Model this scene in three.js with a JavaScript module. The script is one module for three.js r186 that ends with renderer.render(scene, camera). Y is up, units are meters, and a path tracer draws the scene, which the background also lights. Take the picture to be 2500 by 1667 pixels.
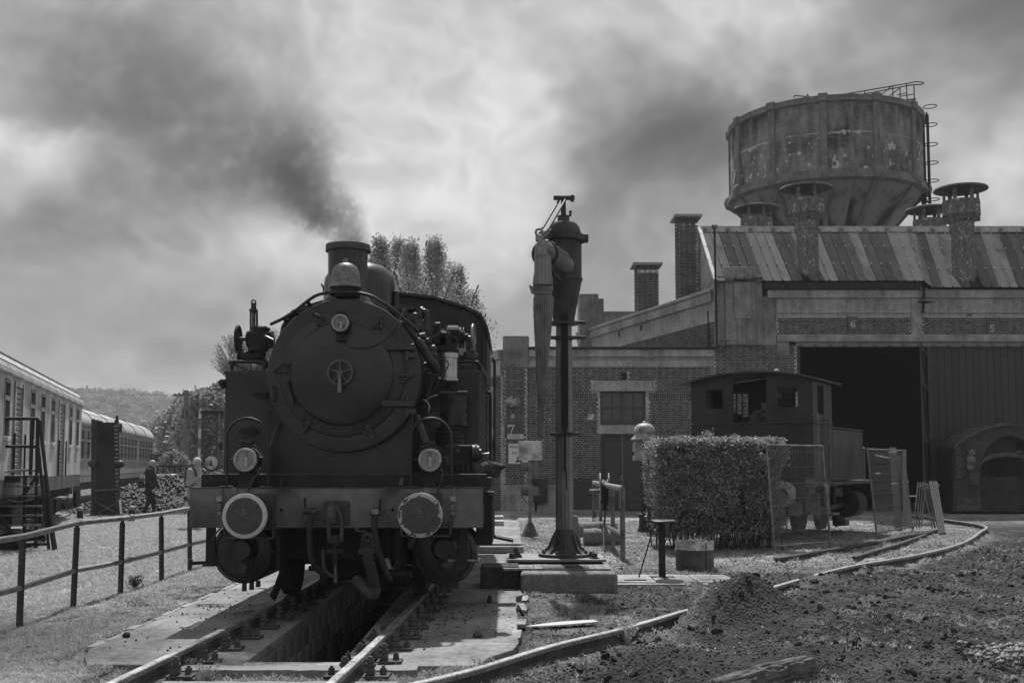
import * as THREE from 'three';
import { mergeGeometries, toCreasedNormals } from 'three/addons/utils/BufferGeometryUtils.js';
import { RoundedBoxGeometry } from 'three/addons/geometries/RoundedBoxGeometry.js';
import { TextGeometry } from 'three/addons/geometries/TextGeometry.js';
import { FontLoader } from 'three/addons/loaders/FontLoader.js';
import { MarchingCubes } from 'three/addons/objects/MarchingCubes.js';

// ---------- small maths ----------
const V = (x, y, z) => new THREE.Vector3(x, y, z);
let seed = 20240511;
const rnd = () => { seed = (seed + 0x6d2b79f5) | 0; let t = Math.imul(seed ^ (seed >>> 15), 1 | seed); t = (t + Math.imul(t ^ (t >>> 7), 61 | t)) ^ t; return ((t ^ (t >>> 14)) >>> 0) / 4294967296; };
const rr = (a, b) => a + (b - a) * rnd();
const clamp = (x, a = 0, b = 1) => Math.min(b, Math.max(a, x));
const sstep = (a, b, x) => { const t = clamp((x - a) / (b - a)); return t * t * (3 - 2 * t); };
const PT = new Uint8Array(512), VT = new Float32Array(256); { for (let i = 0; i < 256; i++) PT[i] = i; for (let i = 255; i > 0; i--) { const j = Math.floor(rnd() * (i + 1)), t = PT[i]; PT[i] = PT[j]; PT[j] = t; } for (let i = 0; i < 256; i++) { PT[i + 256] = PT[i]; VT[i] = rnd(); } }
const h3 = (x, y, z, s) => VT[PT[(x & 255) + PT[(y & 255) + PT[((z + s * 7) & 255) ]]]];
function vn3(x, y, z, s = 0) {
  const xi = Math.floor(x), yi = Math.floor(y), zi = Math.floor(z); let u = x - xi, v = y - yi, w = z - zi;
  u = u * u * (3 - 2 * u); v = v * v * (3 - 2 * v); w = w * w * (3 - 2 * w);
  const L = (a, b, t) => a + (b - a) * t;
  return L(L(L(h3(xi, yi, zi, s), h3(xi + 1, yi, zi, s), u), L(h3(xi, yi + 1, zi, s), h3(xi + 1, yi + 1, zi, s), u), v),
    L(L(h3(xi, yi, zi + 1, s), h3(xi + 1, yi, zi + 1, s), u), L(h3(xi, yi + 1, zi + 1, s), h3(xi + 1, yi + 1, zi + 1, s), u), v), w);
}
const fbm3 = (x, y, z, o, s = 0) => { let a = 0.5, t = 0, n = 0; for (let i = 0; i < o; i++) { t += a * vn3(x, y, z, s + i); n += a; x *= 2.03; y *= 2.03; z *= 2.03; a *= 0.5; } return t / n; };
function vn2(x, y, s = 0, p = 0) {
  let xi = Math.floor(x), yi = Math.floor(y), u = x - xi, v = y - yi;
  u = u * u * (3 - 2 * u); v = v * v * (3 - 2 * v);
  let x1 = xi + 1, y1 = yi + 1;
  if (p) { xi = ((xi % p) + p) % p; x1 = ((x1 % p) + p) % p; yi = ((yi % p) + p) % p; y1 = ((y1 % p) + p) % p; }
  const a = h3(xi, yi, 7, s), b = h3(x1, yi, 7, s), c = h3(xi, y1, 7, s), d = h3(x1, y1, 7, s);
  return a + (b - a) * u + (c - a) * v + (a - b - c + d) * u * v;
}
const fbm2 = (x, y, o, s = 0, p = 0) => { let a = 0.5, t = 0, n = 0; for (let i = 0; i < o; i++) { t += a * vn2(x, y, s + i * 13, p); n += a; x *= 2; y *= 2; p *= 2; a *= 0.5; } return t / n; };

// ---------- camera: eye height 1.64 m, tilted up a little, lens shifted ----------
const EYE = 1.64, FPX = 2626, PITCH = Math.atan(200.2 / FPX);
const scene = new THREE.Scene();
const camera = new THREE.PerspectiveCamera(2 * Math.atan(833.5 / FPX) * 180 / Math.PI, 2500 / 1667, 0.1, 4000);
camera.position.set(0, EYE, 0);
camera.rotation.set(PITCH, 0, 0);
camera.setViewOffset(2500, 1667, 0, -100, 2500, 1667);
// survey helpers: where the sight line through a photo pixel meets the plane d metres ahead / the ground
const P = (px, py, d) => { const rx = (px - 1250) / FPX, ry = -(py - 933.5) / FPX, c = Math.cos(PITCH), s = Math.sin(PITCH), t = d / (c - ry * s); return V(rx * t, EYE + (ry * c + s) * t, -d); };
const GP = (px, py, y = 0) => { const rx = (px - 1250) / FPX, ry = -(py - 933.5) / FPX, c = Math.cos(PITCH), s = Math.sin(PITCH), t = (y - EYE) / (ry * c + s); return V(rx * t, y, -(c - ry * s) * t); };

// ---------- sky ----------
const SKY = 0.58;
function makeSky() {
  const W = 2560, H = 1280, data = new Float32Array(W * H * 4), R = Math.PI / 180;
  // cloud masses: azimuth (right of north), elevation, widths, strength
  const B = [[-6, 18, 8, 7, 0.3], [1.2, 18.2, 2.6, 3.6, 0.4], [-2, 12.5, 3, 2.5, 0.25], [9.4, 18.6, 5.6, 3.0, -1.05], [5, 14.5, 4.5, 2, -0.25], [24.5, 22.5, 5, 3.4, -0.85], [16.5, 21.6, 3.6, 1.3, 0.5], [12, 23.5, 5, 1.2, 0.3], [24.5, 15, 4, 4, 0.3],
    [-20, 20, 7, 4, 0.22], [-24, 15.1, 6, 1.5, 0.4], [-23.5, 12.0, 5.5, 1.4, -0.2], [-20, 7.0, 10, 2.6, -0.16], [0, 7, 9, 4, -0.32], [-13, 13.4, 7, 3, 0.32], [7, 10, 5, 3, -0.15], [-17.5, 2.5, 6, 1.6, 0.35], [-25, 23, 4, 2, 0.25],
    [-45, 14, 12, 5, -0.4], [-62, 26, 14, 7, 0.35], [48, 15, 11, 5, -0.35], [66, 30, 14, 8, 0.35], [95, 14, 14, 6, -0.35], [-95, 16, 15, 6, -0.3], [130, 24, 18, 8, 0.3], [-135, 22, 18, 8, 0.3], [178, 14, 16, 6, -0.3], [0, 40, 22, 9, -0.1]];
  for (let j = 0; j < H; j++) {
    const el = ((j + 0.5) / H - 0.5) * 180, sy = Math.sin(el * R), cy = Math.cos(el * R), low = el < -1;
    for (let i = 0; i < W; i++) {
      const k = (j * W + i) * 4; let v = 0.22;
      if (!low) {
        const az = ((i + 0.5) / W - 0.25) * 360, x = Math.sin(az * R) * cy, z = -Math.cos(az * R) * cy, y = sy * 1.25;
        const wx = fbm3(x * 7 + 3, y * 7, z * 7, 4, 11) - 0.5, wy = fbm3(x * 7, y * 7 + 9, z * 7, 4, 31) - 0.5;
        const w2x = fbm3(x * 26, y * 26 + 4, z * 26, 3, 131) - 0.5, w2y = fbm3(x * 26 + 7, y * 26, z * 26, 3, 151) - 0.5; let a = az + wx * 10 + w2x * 3.2; if (a > 180) a -= 360; const e = el + wy * 8 + w2y * 2.6;
        let g = 0;
        for (const b of B) { if (Math.abs(e - b[1]) > 3 * b[3]) continue; let da = a - b[0]; if (da > 180) da -= 360; da *= Math.cos(e * R) / b[2]; const de = (e - b[1]) / b[3], q = da * da + de * de; if (q < 9) g += b[4] * Math.exp(-q * 0.75); }
        const f = fbm3(x * 14 + wx * 2, y * 16, z * 14 + wy * 2, 5, 71) - 0.5, f2 = fbm3(x * 4, y * 4, z * 4, 4, 5) - 0.5;
        const sun = Math.acos(clamp(-z * 0.545 + sy * 0.839, -1, 1)) / R;
        const bw = 1 - Math.abs(2 * fbm3(x * 22 + wx * 5, y * 24, z * 22, 4, 91) - 1);
        { const t = 16.2 + 1.6 * (bw - 0.7) + 2.2 * wy - el + 0.1 * (az + 25), m = sstep(0, 0.9, t) * Math.exp(-(((a + 25) / 8.5) ** 2)); if (m > 0.001) g += m * (0.62 * Math.exp(-t / 1.6) - 0.32 * sstep(1.6, 3.6, t) * sstep(7.5, 5, t)); }
        g *= 1.12; g += (bw - 0.75) * 0.4 + f * 0.55 + f2 * 0.3 - 0.02 + 0.75 * Math.exp(-((sun / 24) ** 2));
        g += 0.16 * sstep(7, 0, el);
        v = 0.33 * Math.exp(g * 1.0);
      }
      v *= SKY / 0.5;
      data[k] = v; data[k + 1] = v; data[k + 2] = v; data[k + 3] = 1;
    }
  }
  const t = new THREE.DataTexture(data, W, H, THREE.RGBAFormat, THREE.FloatType);
  t.mapping = THREE.EquirectangularReflectionMapping; t.magFilter = THREE.LinearFilter; t.needsUpdate = true;
  return t;
}
scene.background = makeSky();
scene.environment = scene.background;

// ---------- sun ----------
const sun = new THREE.DirectionalLight(0xffffff, 5);
sun.position.set(-4, 84, -54.5).multiplyScalar(2);
sun.shadow.radius = 2.2; sun.castShadow = true;
Object.assign(sun.shadow.camera, { left: -50, right: 50, top: 50, bottom: -50, near: 1, far: 400 });
sun.target.position.set(0, 0, -20);
sun.position.add(sun.target.position);
sun.name = 'sun';
scene.add(sun, sun.target);
const EXPOSURE = 1.06;
scene.fog = new THREE.FogExp2(new THREE.Color(0.9, 0.9, 0.9), 0.0005);

// ---------- geometry helpers ----------
const fin = (g) => { if (g.index) g = g.toNonIndexed(); for (const n of Object.keys(g.attributes)) if (n !== 'position' && n !== 'normal') g.deleteAttribute(n); return g; };
const xf = (g, p = [0, 0, 0], r = [0, 0, 0], s = [1, 1, 1]) => g.applyMatrix4(new THREE.Matrix4().compose(V(...p), new THREE.Quaternion().setFromEuler(new THREE.Euler(...r)), V(...s)));
const box = (w, h, d, x = 0, y = 0, z = 0, r = [0, 0, 0], b = 0) => fin(xf(b ? new RoundedBoxGeometry(w, h, d, 1, Math.min(b, w * 0.49, h * 0.49, d * 0.49)) : new THREE.BoxGeometry(w, h, d), [x, y, z], r));
const box2 = (x0, x1, y0, y1, z0, z1, b = 0) => box(x1 - x0, y1 - y0, z1 - z0, (x0 + x1) / 2, (y0 + y1) / 2, (z0 + z1) / 2, [0, 0, 0], b);
const UPV = V(0, 1, 0);
const arr = (p) => (p.isVector3 ? p : V(...p));
function cyl(a, b, r0, r1 = r0, seg = 14, open = false) {
  a = arr(a); b = arr(b); const d = b.clone().sub(a), L = d.length();
  const g = new THREE.CylinderGeometry(r1, r0, L, seg, 1, open);
  g.applyQuaternion(new THREE.Quaternion().setFromUnitVectors(UPV, d.normalize()));
  return fin(g.translate((a.x + b.x) / 2, (a.y + b.y) / 2, (a.z + b.z) / 2));
}
const tube = (pts, r, seg = 8, n = 0, closed = false) => { const c = new THREE.CatmullRomCurve3(pts.map(arr), closed, 'catmullrom', 0.4); const g = [fin(new THREE.TubeGeometry(c, n || pts.length * 6, r, seg, closed))]; if (!closed) for (const p of [pts[0], pts[pts.length - 1]]) { const q = arr(p); g.push(fin(new THREE.SphereGeometry(r * 0.99, 8, 6).translate(q.x, q.y, q.z))); } return mergeGeometries(g); };
const bar = (pts, r, seg = 8) => { const g = []; for (let i = 0; i + 1 < pts.length; i++) { g.push(cyl(pts[i], pts[i + 1], r, r, seg)); if (i) { const p = arr(pts[i]); g.push(fin(new THREE.SphereGeometry(r * 1.01, seg, 6).translate(p.x, p.y, p.z))); } } return mergeGeometries(g); };
const beam = (a, b, w, h) => { a = arr(a); b = arr(b); const d = b.clone().sub(a), L = d.length(); d.normalize(); const side = Math.abs(d.y) > 0.99 ? V(1, 0, 0) : V(0, 1, 0).cross(d).normalize(), up = d.clone().cross(side); const m = new THREE.Matrix4().makeBasis(side, up, d).setPosition(a.clone().add(b).multiplyScalar(0.5)); return fin(new THREE.BoxGeometry(w, h, L).applyMatrix4(m)); };
const lathe = (prof, seg = 32, p = [0, 0, 0], r = [0, 0, 0], crease = 0.6) => fin(xf(toCreasedNormals(new THREE.LatheGeometry(prof.map(([a, b]) => new THREE.Vector2(Math.max(a, 0.0001), b)), seg), crease), p, r));
const sph = (r, x = 0, y = 0, z = 0, s = [1, 1, 1], w = 14, h = 10) => fin(xf(new THREE.SphereGeometry(r, w, h), [x, y, z], [0, 0, 0], s));
const tor = (R, r, p = [0, 0, 0], rot = [0, 0, 0], arc = Math.PI * 2, a = 8, b = 32) => fin(xf(new THREE.TorusGeometry(R, r, a, b, arc), p, rot));
const shp = (pts, holes = []) => { const s = new THREE.Shape(pts.map((q) => new THREE.Vector2(q[0], q[1]))); for (const h of holes) s.holes.push(h.getPoints ? h : new THREE.Path(h.map((q) => new THREE.Vector2(q[0], q[1])))); return s; };
const ext = (shape, depth, bevel = 0, p = [0, 0, 0], r = [0, 0, 0]) => fin(xf(new THREE.ExtrudeGeometry(shape, { depth, bevelEnabled: bevel > 0, bevelThickness: bevel, bevelSize: bevel, bevelSegments: 1, curveSegments: 20 }), p, r));
const rrect = (w, h, r) => { const s = new THREE.Shape(), x = -w / 2, y = -h / 2; s.moveTo(x + r, y); s.lineTo(x + w - r, y); s.quadraticCurveTo(x + w, y, x + w, y + r); s.lineTo(x + w, y + h - r); s.quadraticCurveTo(x + w, y + h, x + w - r, y + h); s.lineTo(x + r, y + h); s.quadraticCurveTo(x, y + h, x, y + h - r); s.lineTo(x, y + r); s.quadraticCurveTo(x, y, x + r, y); return s; };
function boxUV(g) {
  const p = g.attributes.position, n = g.attributes.normal, uv = new Float32Array(p.count * 2);
  for (let i = 0; i < p.count; i++) {
    const ax = Math.abs(n.getX(i)), ay = Math.abs(n.getY(i)), az = Math.abs(n.getZ(i));
    if (ay >= ax && ay >= az) { uv[2 * i] = p.getX(i); uv[2 * i + 1] = p.getZ(i); } else if (ax > az) { uv[2 * i] = p.getZ(i); uv[2 * i + 1] = p.getY(i); } else { uv[2 * i] = p.getX(i); uv[2 * i + 1] = p.getY(i); }
  }
  g.setAttribute('uv', new THREE.BufferAttribute(uv, 2)); return g;
}
function rough(g, amp, freq, s = 3) { // uneven surface, moved along its own noise
  const p = g.attributes.position; for (let i = 0; i < p.count; i++) { const x = p.getX(i), y = p.getY(i), z = p.getZ(i); p.setXYZ(i, x + (fbm3(x * freq, y * freq, z * freq, 3, s) - 0.5) * amp, y + (fbm3(x * freq, y * freq, z * freq, 3, s + 20) - 0.5) * amp, z + (fbm3(x * freq, y * freq, z * freq, 3, s + 40) - 0.5) * amp); }
  g.computeVertexNormals(); return g;
}
// ---------- objects ----------
const used = {};
const numbered = (n) => { const k = used[n] = (used[n] ?? -1) + 1; return k ? n + '_' + String(k).padStart(3, '0') : n; };
function mesh(name, geoms, mat, parent = scene) {
  const g = Array.isArray(geoms) ? (geoms.length > 1 ? mergeGeometries(geoms) : geoms[0]) : geoms;
  if (!g.attributes.uv) boxUV(g);
  const m = new THREE.Mesh(g, mat); m.name = parent === scene ? numbered(name) : name; m.castShadow = m.receiveShadow = true; parent.add(m); return m;
}
const tag = (o, label, category, group, kind) => { Object.assign(o.userData, { label }); if (category) o.userData.category = category; if (group) o.userData.group = group; if (kind) o.userData.kind = kind; return o; };
function thing(name, label, category, p = [0, 0, 0], turn = 0, group) { const o = new THREE.Group(); o.name = numbered(name); scene.add(o); o.position.copy(arr(p)); o.rotation.y = turn; return tag(o, label, category, group); }
const part = (name, parent, p = [0, 0, 0], turn = 0) => { const o = new THREE.Group(); o.name = name; parent.add(o); o.position.copy(arr(p)); o.rotation.y = turn; return o; };
function dup(root, label, p, turn) { const r = root.clone(); r.name = numbered(root.name.replace(/_\d{3}$/, '')); r.userData = { ...root.userData }; scene.add(r); if (p) r.position.copy(arr(p)); if (turn !== undefined) r.rotation.y = turn; if (label) r.userData.label = label; return r; }
const struct = (name, geoms, mat, label) => { const m = mesh(name, geoms, mat); m.userData.kind = 'structure'; if (label) m.userData.label = label; return m; };

// ---------- textures ----------
function tex(size, fn, rep = 1) {
  const d = new Uint8Array(size * size * 4);
  for (let j = 0; j < size; j++) for (let i = 0; i < size; i++) { const v = clamp(fn(i / size, j / size)) * 255, k = (j * size + i) * 4; d[k] = d[k + 1] = d[k + 2] = v; d[k + 3] = 255; }
  const t = new THREE.DataTexture(d, size, size); t.wrapS = t.wrapT = THREE.RepeatWrapping; t.magFilter = THREE.LinearFilter; t.minFilter = THREE.LinearMipmapLinearFilter; t.repeat.set(rep, rep); t.needsUpdate = true; return t;
}
const re = (t, a, b = a) => { const c = t.clone(); c.repeat.set(a, b); c.needsUpdate = true; return c; };
const T = {};
T.fine = tex(512, (u, v) => 0.55 + 0.9 * (fbm2(u * 24, v * 24, 5, 3, 24) - 0.5) + 0.5 * (fbm2(u * 4, v * 4, 4, 9, 4) - 0.5));
T.blotch = tex(512, (u, v) => { const a = fbm2(u * 4, v * 4, 6, 17, 4), b = fbm2(u * 12, v * 12, 4, 27, 12); return 0.62 + 1.1 * (a - 0.5) + 0.45 * (b - 0.5); });
T.concrete = tex(1024, (u, v) => { const a = fbm2(u * 5, v * 5, 6, 41, 5), b = fbm2(u * 60, v * 60, 3, 47, 60), st = fbm2(u * 24, v * 3, 4, 55, 3), c = Math.abs(fbm2(u * 6, v * 6, 5, 66, 6) - 0.5); return 0.66 + 0.85 * (a - 0.5) + 0.5 * (b - 0.5) + 0.55 * (st - 0.5) - (c < 0.006 ? 0.18 : 0); });
T.streak = tex(512, (u, v) => { const a = fbm2(u * 40, v * 2, 5, 5, 2), b = fbm2(u * 6, v * 3, 5, 6, 3); return 0.6 + 0.9 * (a - 0.5) + 0.9 * (b - 0.5); });
T.grain = tex(512, (u, v) => { const a = fbm2(u * 64, v * 2, 4, 15, 2), b = fbm2(u * 12, v * 1, 4, 16, 1); return 0.6 + 0.9 * (a - 0.5) + 0.6 * (b - 0.5); });
T.soil = tex(1024, (u, v) => { const a = fbm2(u * 10, v * 10, 6, 81, 10), b = fbm2(u * 80, v * 80, 3, 85, 80), c = vn2(u * 150, v * 150, 91, 150); return 0.5 + 1.0 * (a - 0.5) + 0.9 * (b - 0.5) + (c > 0.93 ? 0.5 : 0); });
T.lichen = tex(512, (u, v) => { const a = fbm2(u * 7, v * 7, 5, 101, 7), b = fbm2(u * 26, v * 26, 4, 103, 26), s = fbm2(u * 5, v * 1, 4, 107, 1); let x = 0.3 + 0.4 * (b - 0.5) + 0.3 * (s - 0.5); if (a > 0.55 && b > 0.46) x += 0.34 * sstep(0.46, 0.6, b); if (vn2(u * 60, v * 60, 109, 60) > 0.94) x += 0.2; return x; });
// ---------- materials: grey, as real base colours ----------
const gray = (v, o = {}) => { const { c = 1, phys, ...q } = o; return new (phys ? THREE.MeshPhysicalMaterial : THREE.MeshStandardMaterial)({ color: new THREE.Color(v, v, v), roughness: 0.85, ...q }); };
const M = {
  concrete: gray(0.44, { map: re(T.concrete, 0.4), bumpMap: re(T.fine, 1.2), bumpScale: 0.006, roughness: 0.95 }),
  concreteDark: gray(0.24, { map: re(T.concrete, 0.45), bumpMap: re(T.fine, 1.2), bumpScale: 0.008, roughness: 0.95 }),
  concreteLight: gray(0.5, { map: re(T.concrete, 0.5), bumpMap: re(T.fine, 1.5), bumpScale: 0.005, roughness: 0.95 }),
  slab: gray(0.29, { map: re(T.concrete, 0.3), bumpMap: re(T.fine, 1.4), bumpScale: 0.004, roughness: 0.8 }),
  mortar: gray(0.62, { map: re(T.fine, 0.8), roughness: 1 }),
  black: gray(0.024, { map: re(T.blotch, 0.6), roughness: 0.6, roughnessMap: re(T.blotch, 0.9), bumpMap: re(T.fine, 2), bumpScale: 0.0006 }),
  blackMatt: gray(0.018, { map: re(T.blotch, 0.8), roughness: 0.75, bumpMap: re(T.fine, 2), bumpScale: 0.001 }),
  smokebox: gray(0.03, { map: re(T.blotch, 0.6), roughness: 0.31, bumpMap: re(T.fine, 1.2), bumpScale: 0.0008 }),
  soot: gray(0.012, { roughness: 0.9 }),
  beamPaint: gray(0.17, { map: re(T.blotch, 0.9), roughness: 0.55, bumpMap: re(T.fine, 3), bumpScale: 0.0006 }),
  steelDark: gray(0.075, { map: re(T.blotch, 2), roughness: 0.5, metalness: 0.3, bumpMap: re(T.fine, 3), bumpScale: 0.0006 }),
  steel: gray(0.35, { map: re(T.blotch, 2), roughness: 0.4, metalness: 0.8 }),
  steelBright: gray(0.6, { map: re(T.streak, 2), roughness: 0.32, metalness: 0.9 }),
  railTop: gray(0.5, { map: re(T.fine, 2), roughness: 0.45, metalness: 0.7 }),
  rust: gray(0.09, { map: re(T.blotch, 1.5), roughness: 0.9, bumpMap: re(T.fine, 3), bumpScale: 0.002 }),
  bell: gray(0.3, { map: re(T.fine, 4), roughness: 0.5, metalness: 0.5 }),
  chimney: gray(0.035, { map: re(T.streak, 1), roughness: 0.38 }),
  white: gray(0.68, { map: re(T.blotch, 1.5), roughness: 0.6 }),
  rim: gray(0.5, { map: re(T.fine, 5), roughness: 0.55 }),
  glassDark: new THREE.MeshPhysicalMaterial({ color: 0xffffff, roughness: 0.06, transmission: 1, thickness: 0, ior: 1.5 }),
  pane: gray(0.02, { roughness: 0.06 }),
  wood: gray(0.24, { map: re(T.grain, 1), roughness: 0.85, bumpMap: re(T.grain, 1), bumpScale: 0.003 }),
  woodGrey: gray(0.14, { map: re(T.grain, 1), roughness: 0.9 }),
  woodDark: gray(0.05, { map: re(T.grain, 1), roughness: 0.8, bumpMap: re(T.grain, 1), bumpScale: 0.003 }),
  boardA: gray(0.058, { map: re(T.grain, 0.7), roughness: 0.7, bumpMap: re(T.grain, 1), bumpScale: 0.002 }),
  boardB: gray(0.05, { map: re(T.grain, 0.6), roughness: 0.7, bumpMap: re(T.grain, 1), bumpScale: 0.002 }),
  galv: gray(0.34, { map: re(T.blotch, 3), roughness: 0.5, metalness: 0.5 }),
  grey: gray(0.2, { map: re(T.blotch, 2), roughness: 0.6 }),
  greyLight: gray(0.4, { map: re(T.blotch, 1.2), roughness: 0.6 }),
  craneLight: gray(0.27, { map: re(T.streak, 1), roughness: 0.6, bumpMap: re(T.fine, 2), bumpScale: 0.001 }),
  craneDark: gray(0.05, { map: re(T.blotch, 1.2), roughness: 0.6, bumpMap: re(T.fine, 2), bumpScale: 0.001 }),
  canvas: gray(0.25, { map: re(T.streak, 1.6), roughness: 0.95, bumpMap: re(T.fine, 2), bumpScale: 0.004 }),
};

// ================= SETTING =================
const PIT = { x0: -2.22, x1: -1.42, z0: -18.2, z1: -9.1 };
const trackX = (d) => -1.89 + 0.0448 * (d - 9.6) - 0.00415 * (d - 9.6) ** 2;
const gauss = (x, z, cx, cz, sx, sz) => Math.exp(-(((x - cx) / sx) ** 2 + ((z - cz) / sz) ** 2));
// lie of the land (x, z)
function landHeight(x, z) {
  const d = -z;
  let h = 0.03 * (fbm2(x * 0.6 + 40, z * 0.6, 4, 201) - 0.5);
  const right = sstep(0.4, 1.6, x - (d > 13 ? (d - 13) * 0.55 : 0)) * sstep(30, 20, d); // dug-over yard in front
  h += right * (0.13 * (fbm2(x * 1.1, z * 1.1, 4, 211) - 0.35) + 0.13 * (fbm2(x * 3.6, z * 3.6, 5, 215) - 0.5));
  h += 0.5 * gauss(x, z, 2.35, -11.15, 0.5, 0.42) + 0.2 * gauss(x, z, 3.2, -10.5, 0.8, 0.5) + 0.2 * gauss(x, z, 1.0, -8.1, 0.5, 0.35) + 0.16 * gauss(x, z, 4.6, -8.6, 1.1, 0.9) + 0.1 * gauss(x, z, 2.6, -9.2, 0.8, 0.5) + 0.12 * gauss(x, z, 0.2, -7.3, 0.4, 0.4);
  h += 0.12 * gauss(x, z, 4.0, -14.6, 0.9, 0.5) - 0.05 * gauss(x, z, 1.75, -11.6, 0.5, 0.35);
  if (x > -3.85 && x < 0.16 && d > 8.85 && d < 34) h = -0.07;                    // bed of the concrete slabs
  else if (x > -3.2 && x < -0.6 && d < 9) h = -0.03 + 0.04 * (fbm2(x * 3, z * 3, 3, 231) - 0.5);
  h += 0.06 * sstep(-5.4, -8, x) * sstep(8, 14, d);
  h += sstep(26, 36, d) * 0.08 * sstep(-3, 0, x);
  return h;
}
const RX = [[7, -0.9], [8, -0.27], [9, 0.34], [10, 1.05], [11, 1.75], [12, 2.3], [13, 3.04], [16, 5], [18, 6.73], [20.4, 8.45], [24, 10.4], [27, 11.6], [60, 12]];
const railX = (d) => { for (let i = 1; i < RX.length; i++) if (d < RX[i][0]) { const [a, p] = RX[i - 1], [b, q] = RX[i]; return p + (q - p) * (d - a) / (b - a); } return 12; };
// how sandy / grassy / black the soil is
function landTone(x, z) {
  const d = -z, n = fbm2(x * 0.8 + 9, z * 0.8, 4, 301), n2 = fbm2(x * 3, z * 3, 3, 305);
  if (x < -3.4) { let t = 0.34 + 0.16 * (n - 0.5); t = THREE.MathUtils.lerp(t, 0.05, sstep(0.9, 0.4, Math.hypot((x + 4.15) / 0.9, (d - 13.4) / 3.4)) * sstep(0.3, 0.55, n2)); return t; }
  { const side = sstep(-0.1, 0.5, x - railX(d)) * sstep(33, 27, d); if (side > 0.01 && d < 33) { const g0 = THREE.MathUtils.lerp(0.022, 0.07, sstep(0.46, 0.68, n * 0.5 + n2 * 0.5)); const o = d > 17 ? 0.26 : 0.12; return THREE.MathUtils.lerp(o, g0, side); } }
  if (d > 19 + 0.4 * Math.max(0, 4 - x)) return THREE.MathUtils.lerp(0.36, 0.24, sstep(0.4, 0.65, n)) * (x > 6.5 && d < 26 ? 0.8 : 1);
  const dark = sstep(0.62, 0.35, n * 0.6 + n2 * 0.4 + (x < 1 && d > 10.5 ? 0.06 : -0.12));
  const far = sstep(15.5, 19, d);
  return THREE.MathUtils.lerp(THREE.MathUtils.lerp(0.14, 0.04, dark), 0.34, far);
}
{
  const pos = [], col = [], nor = [];
  const xs = [], zs = [];
  for (let x = -16; x < PIT.x0 - 0.05; x += 0.13) xs.push(x);
  xs.push(PIT.x0); for (let x = PIT.x0 + 0.2; x < PIT.x1 - 0.05; x += 0.2) xs.push(x); xs.push(PIT.x1);
  for (let x = PIT.x1 + 0.1; x < 13; x += 0.09) xs.push(x); xs.push(13, 18);
  for (let d = 4; d < 9; d += 0.09) zs.push(d); zs.push(9.1); for (let d = 9.2; d < 16; d += 0.1) zs.push(d); for (let d = 16.1; d < 18.1; d += 0.16) zs.push(d); zs.push(18.2); for (let d = 18.4; d < 44; d += 0.3) zs.push(d); zs.push(44);
  const put = (x, z, y, t) => { pos.push(x, y, z); col.push(t, t, t); };
  const H = xs.map((x) => zs.map((d) => [landHeight(x, -d), landTone(x, -d)]));
  for (let i = 0; i + 1 < xs.length; i++) for (let j = 0; j + 1 < zs.length; j++) {
    const cx = (xs[i] + xs[i + 1]) / 2, cz = -(zs[j] + zs[j + 1]) / 2;
    if (cx > PIT.x0 && cx < PIT.x1 && cz > PIT.z0 && cz < PIT.z1) continue;
    const q = [[i, j], [i + 1, j], [i + 1, j + 1], [i, j], [i + 1, j + 1], [i, j + 1]];
    for (const [a, b] of q) put(xs[a], -zs[b], H[a][b][0], H[a][b][1]);
  }
  // the far sheet, out to the horizon
  const X = [-1500, -16, 18, 1500], Z = [60, -4, -44, -2500];
  for (let i = 0; i < 3; i++) for (let j = 0; j < 3; j++) { if (i === 1 && j === 1) continue; const q = [[i, j], [i + 1, j], [i + 1, j + 1], [i, j], [i + 1, j + 1], [i, j + 1]]; for (const [a, b] of q) put(X[a], Z[b], 0.0, 0.17); }
  const g = new THREE.BufferGeometry(); g.setAttribute('position', new THREE.Float32BufferAttribute(pos, 3)); g.setAttribute('color', new THREE.Float32BufferAttribute(col, 3));
  g.computeVertexNormals(); boxUV(g);
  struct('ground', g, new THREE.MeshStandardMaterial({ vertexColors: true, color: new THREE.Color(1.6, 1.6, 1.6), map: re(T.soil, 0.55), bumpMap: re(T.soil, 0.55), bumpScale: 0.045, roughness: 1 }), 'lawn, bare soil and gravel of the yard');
}
// wooded hills far off
{
  const hill = (x0, x1, z, hgt, dep, s, name, label) => {
    const g = new THREE.PlaneGeometry(x1 - x0, dep, 90, 24); g.rotateX(-Math.PI / 2); g.translate((x0 + x1) / 2, 0, z - dep / 2);
    const p = g.attributes.position;
    for (let i = 0; i < p.count; i++) { const x = p.getX(i), zz = p.getZ(i), t = (z - zz) / dep; p.setY(i, -1 + sstep(0, 0.75, t) * hgt(x) + 2.5 * (fbm2(x * 0.02, zz * 0.02, 3, s) - 0.5)); }
    g.computeVertexNormals(); return struct(name, fin(g), gray(0.09, { map: re(T.blotch, 0.05), roughness: 1 }), label);
  };
  hill(-700, 100, -420, (x) => 20 + 20 * sstep(-100, -250, x) - 10 * sstep(-85, 15, x), 320, 401, 'hills', 'wooded hills behind the railway yard');
}
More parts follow.
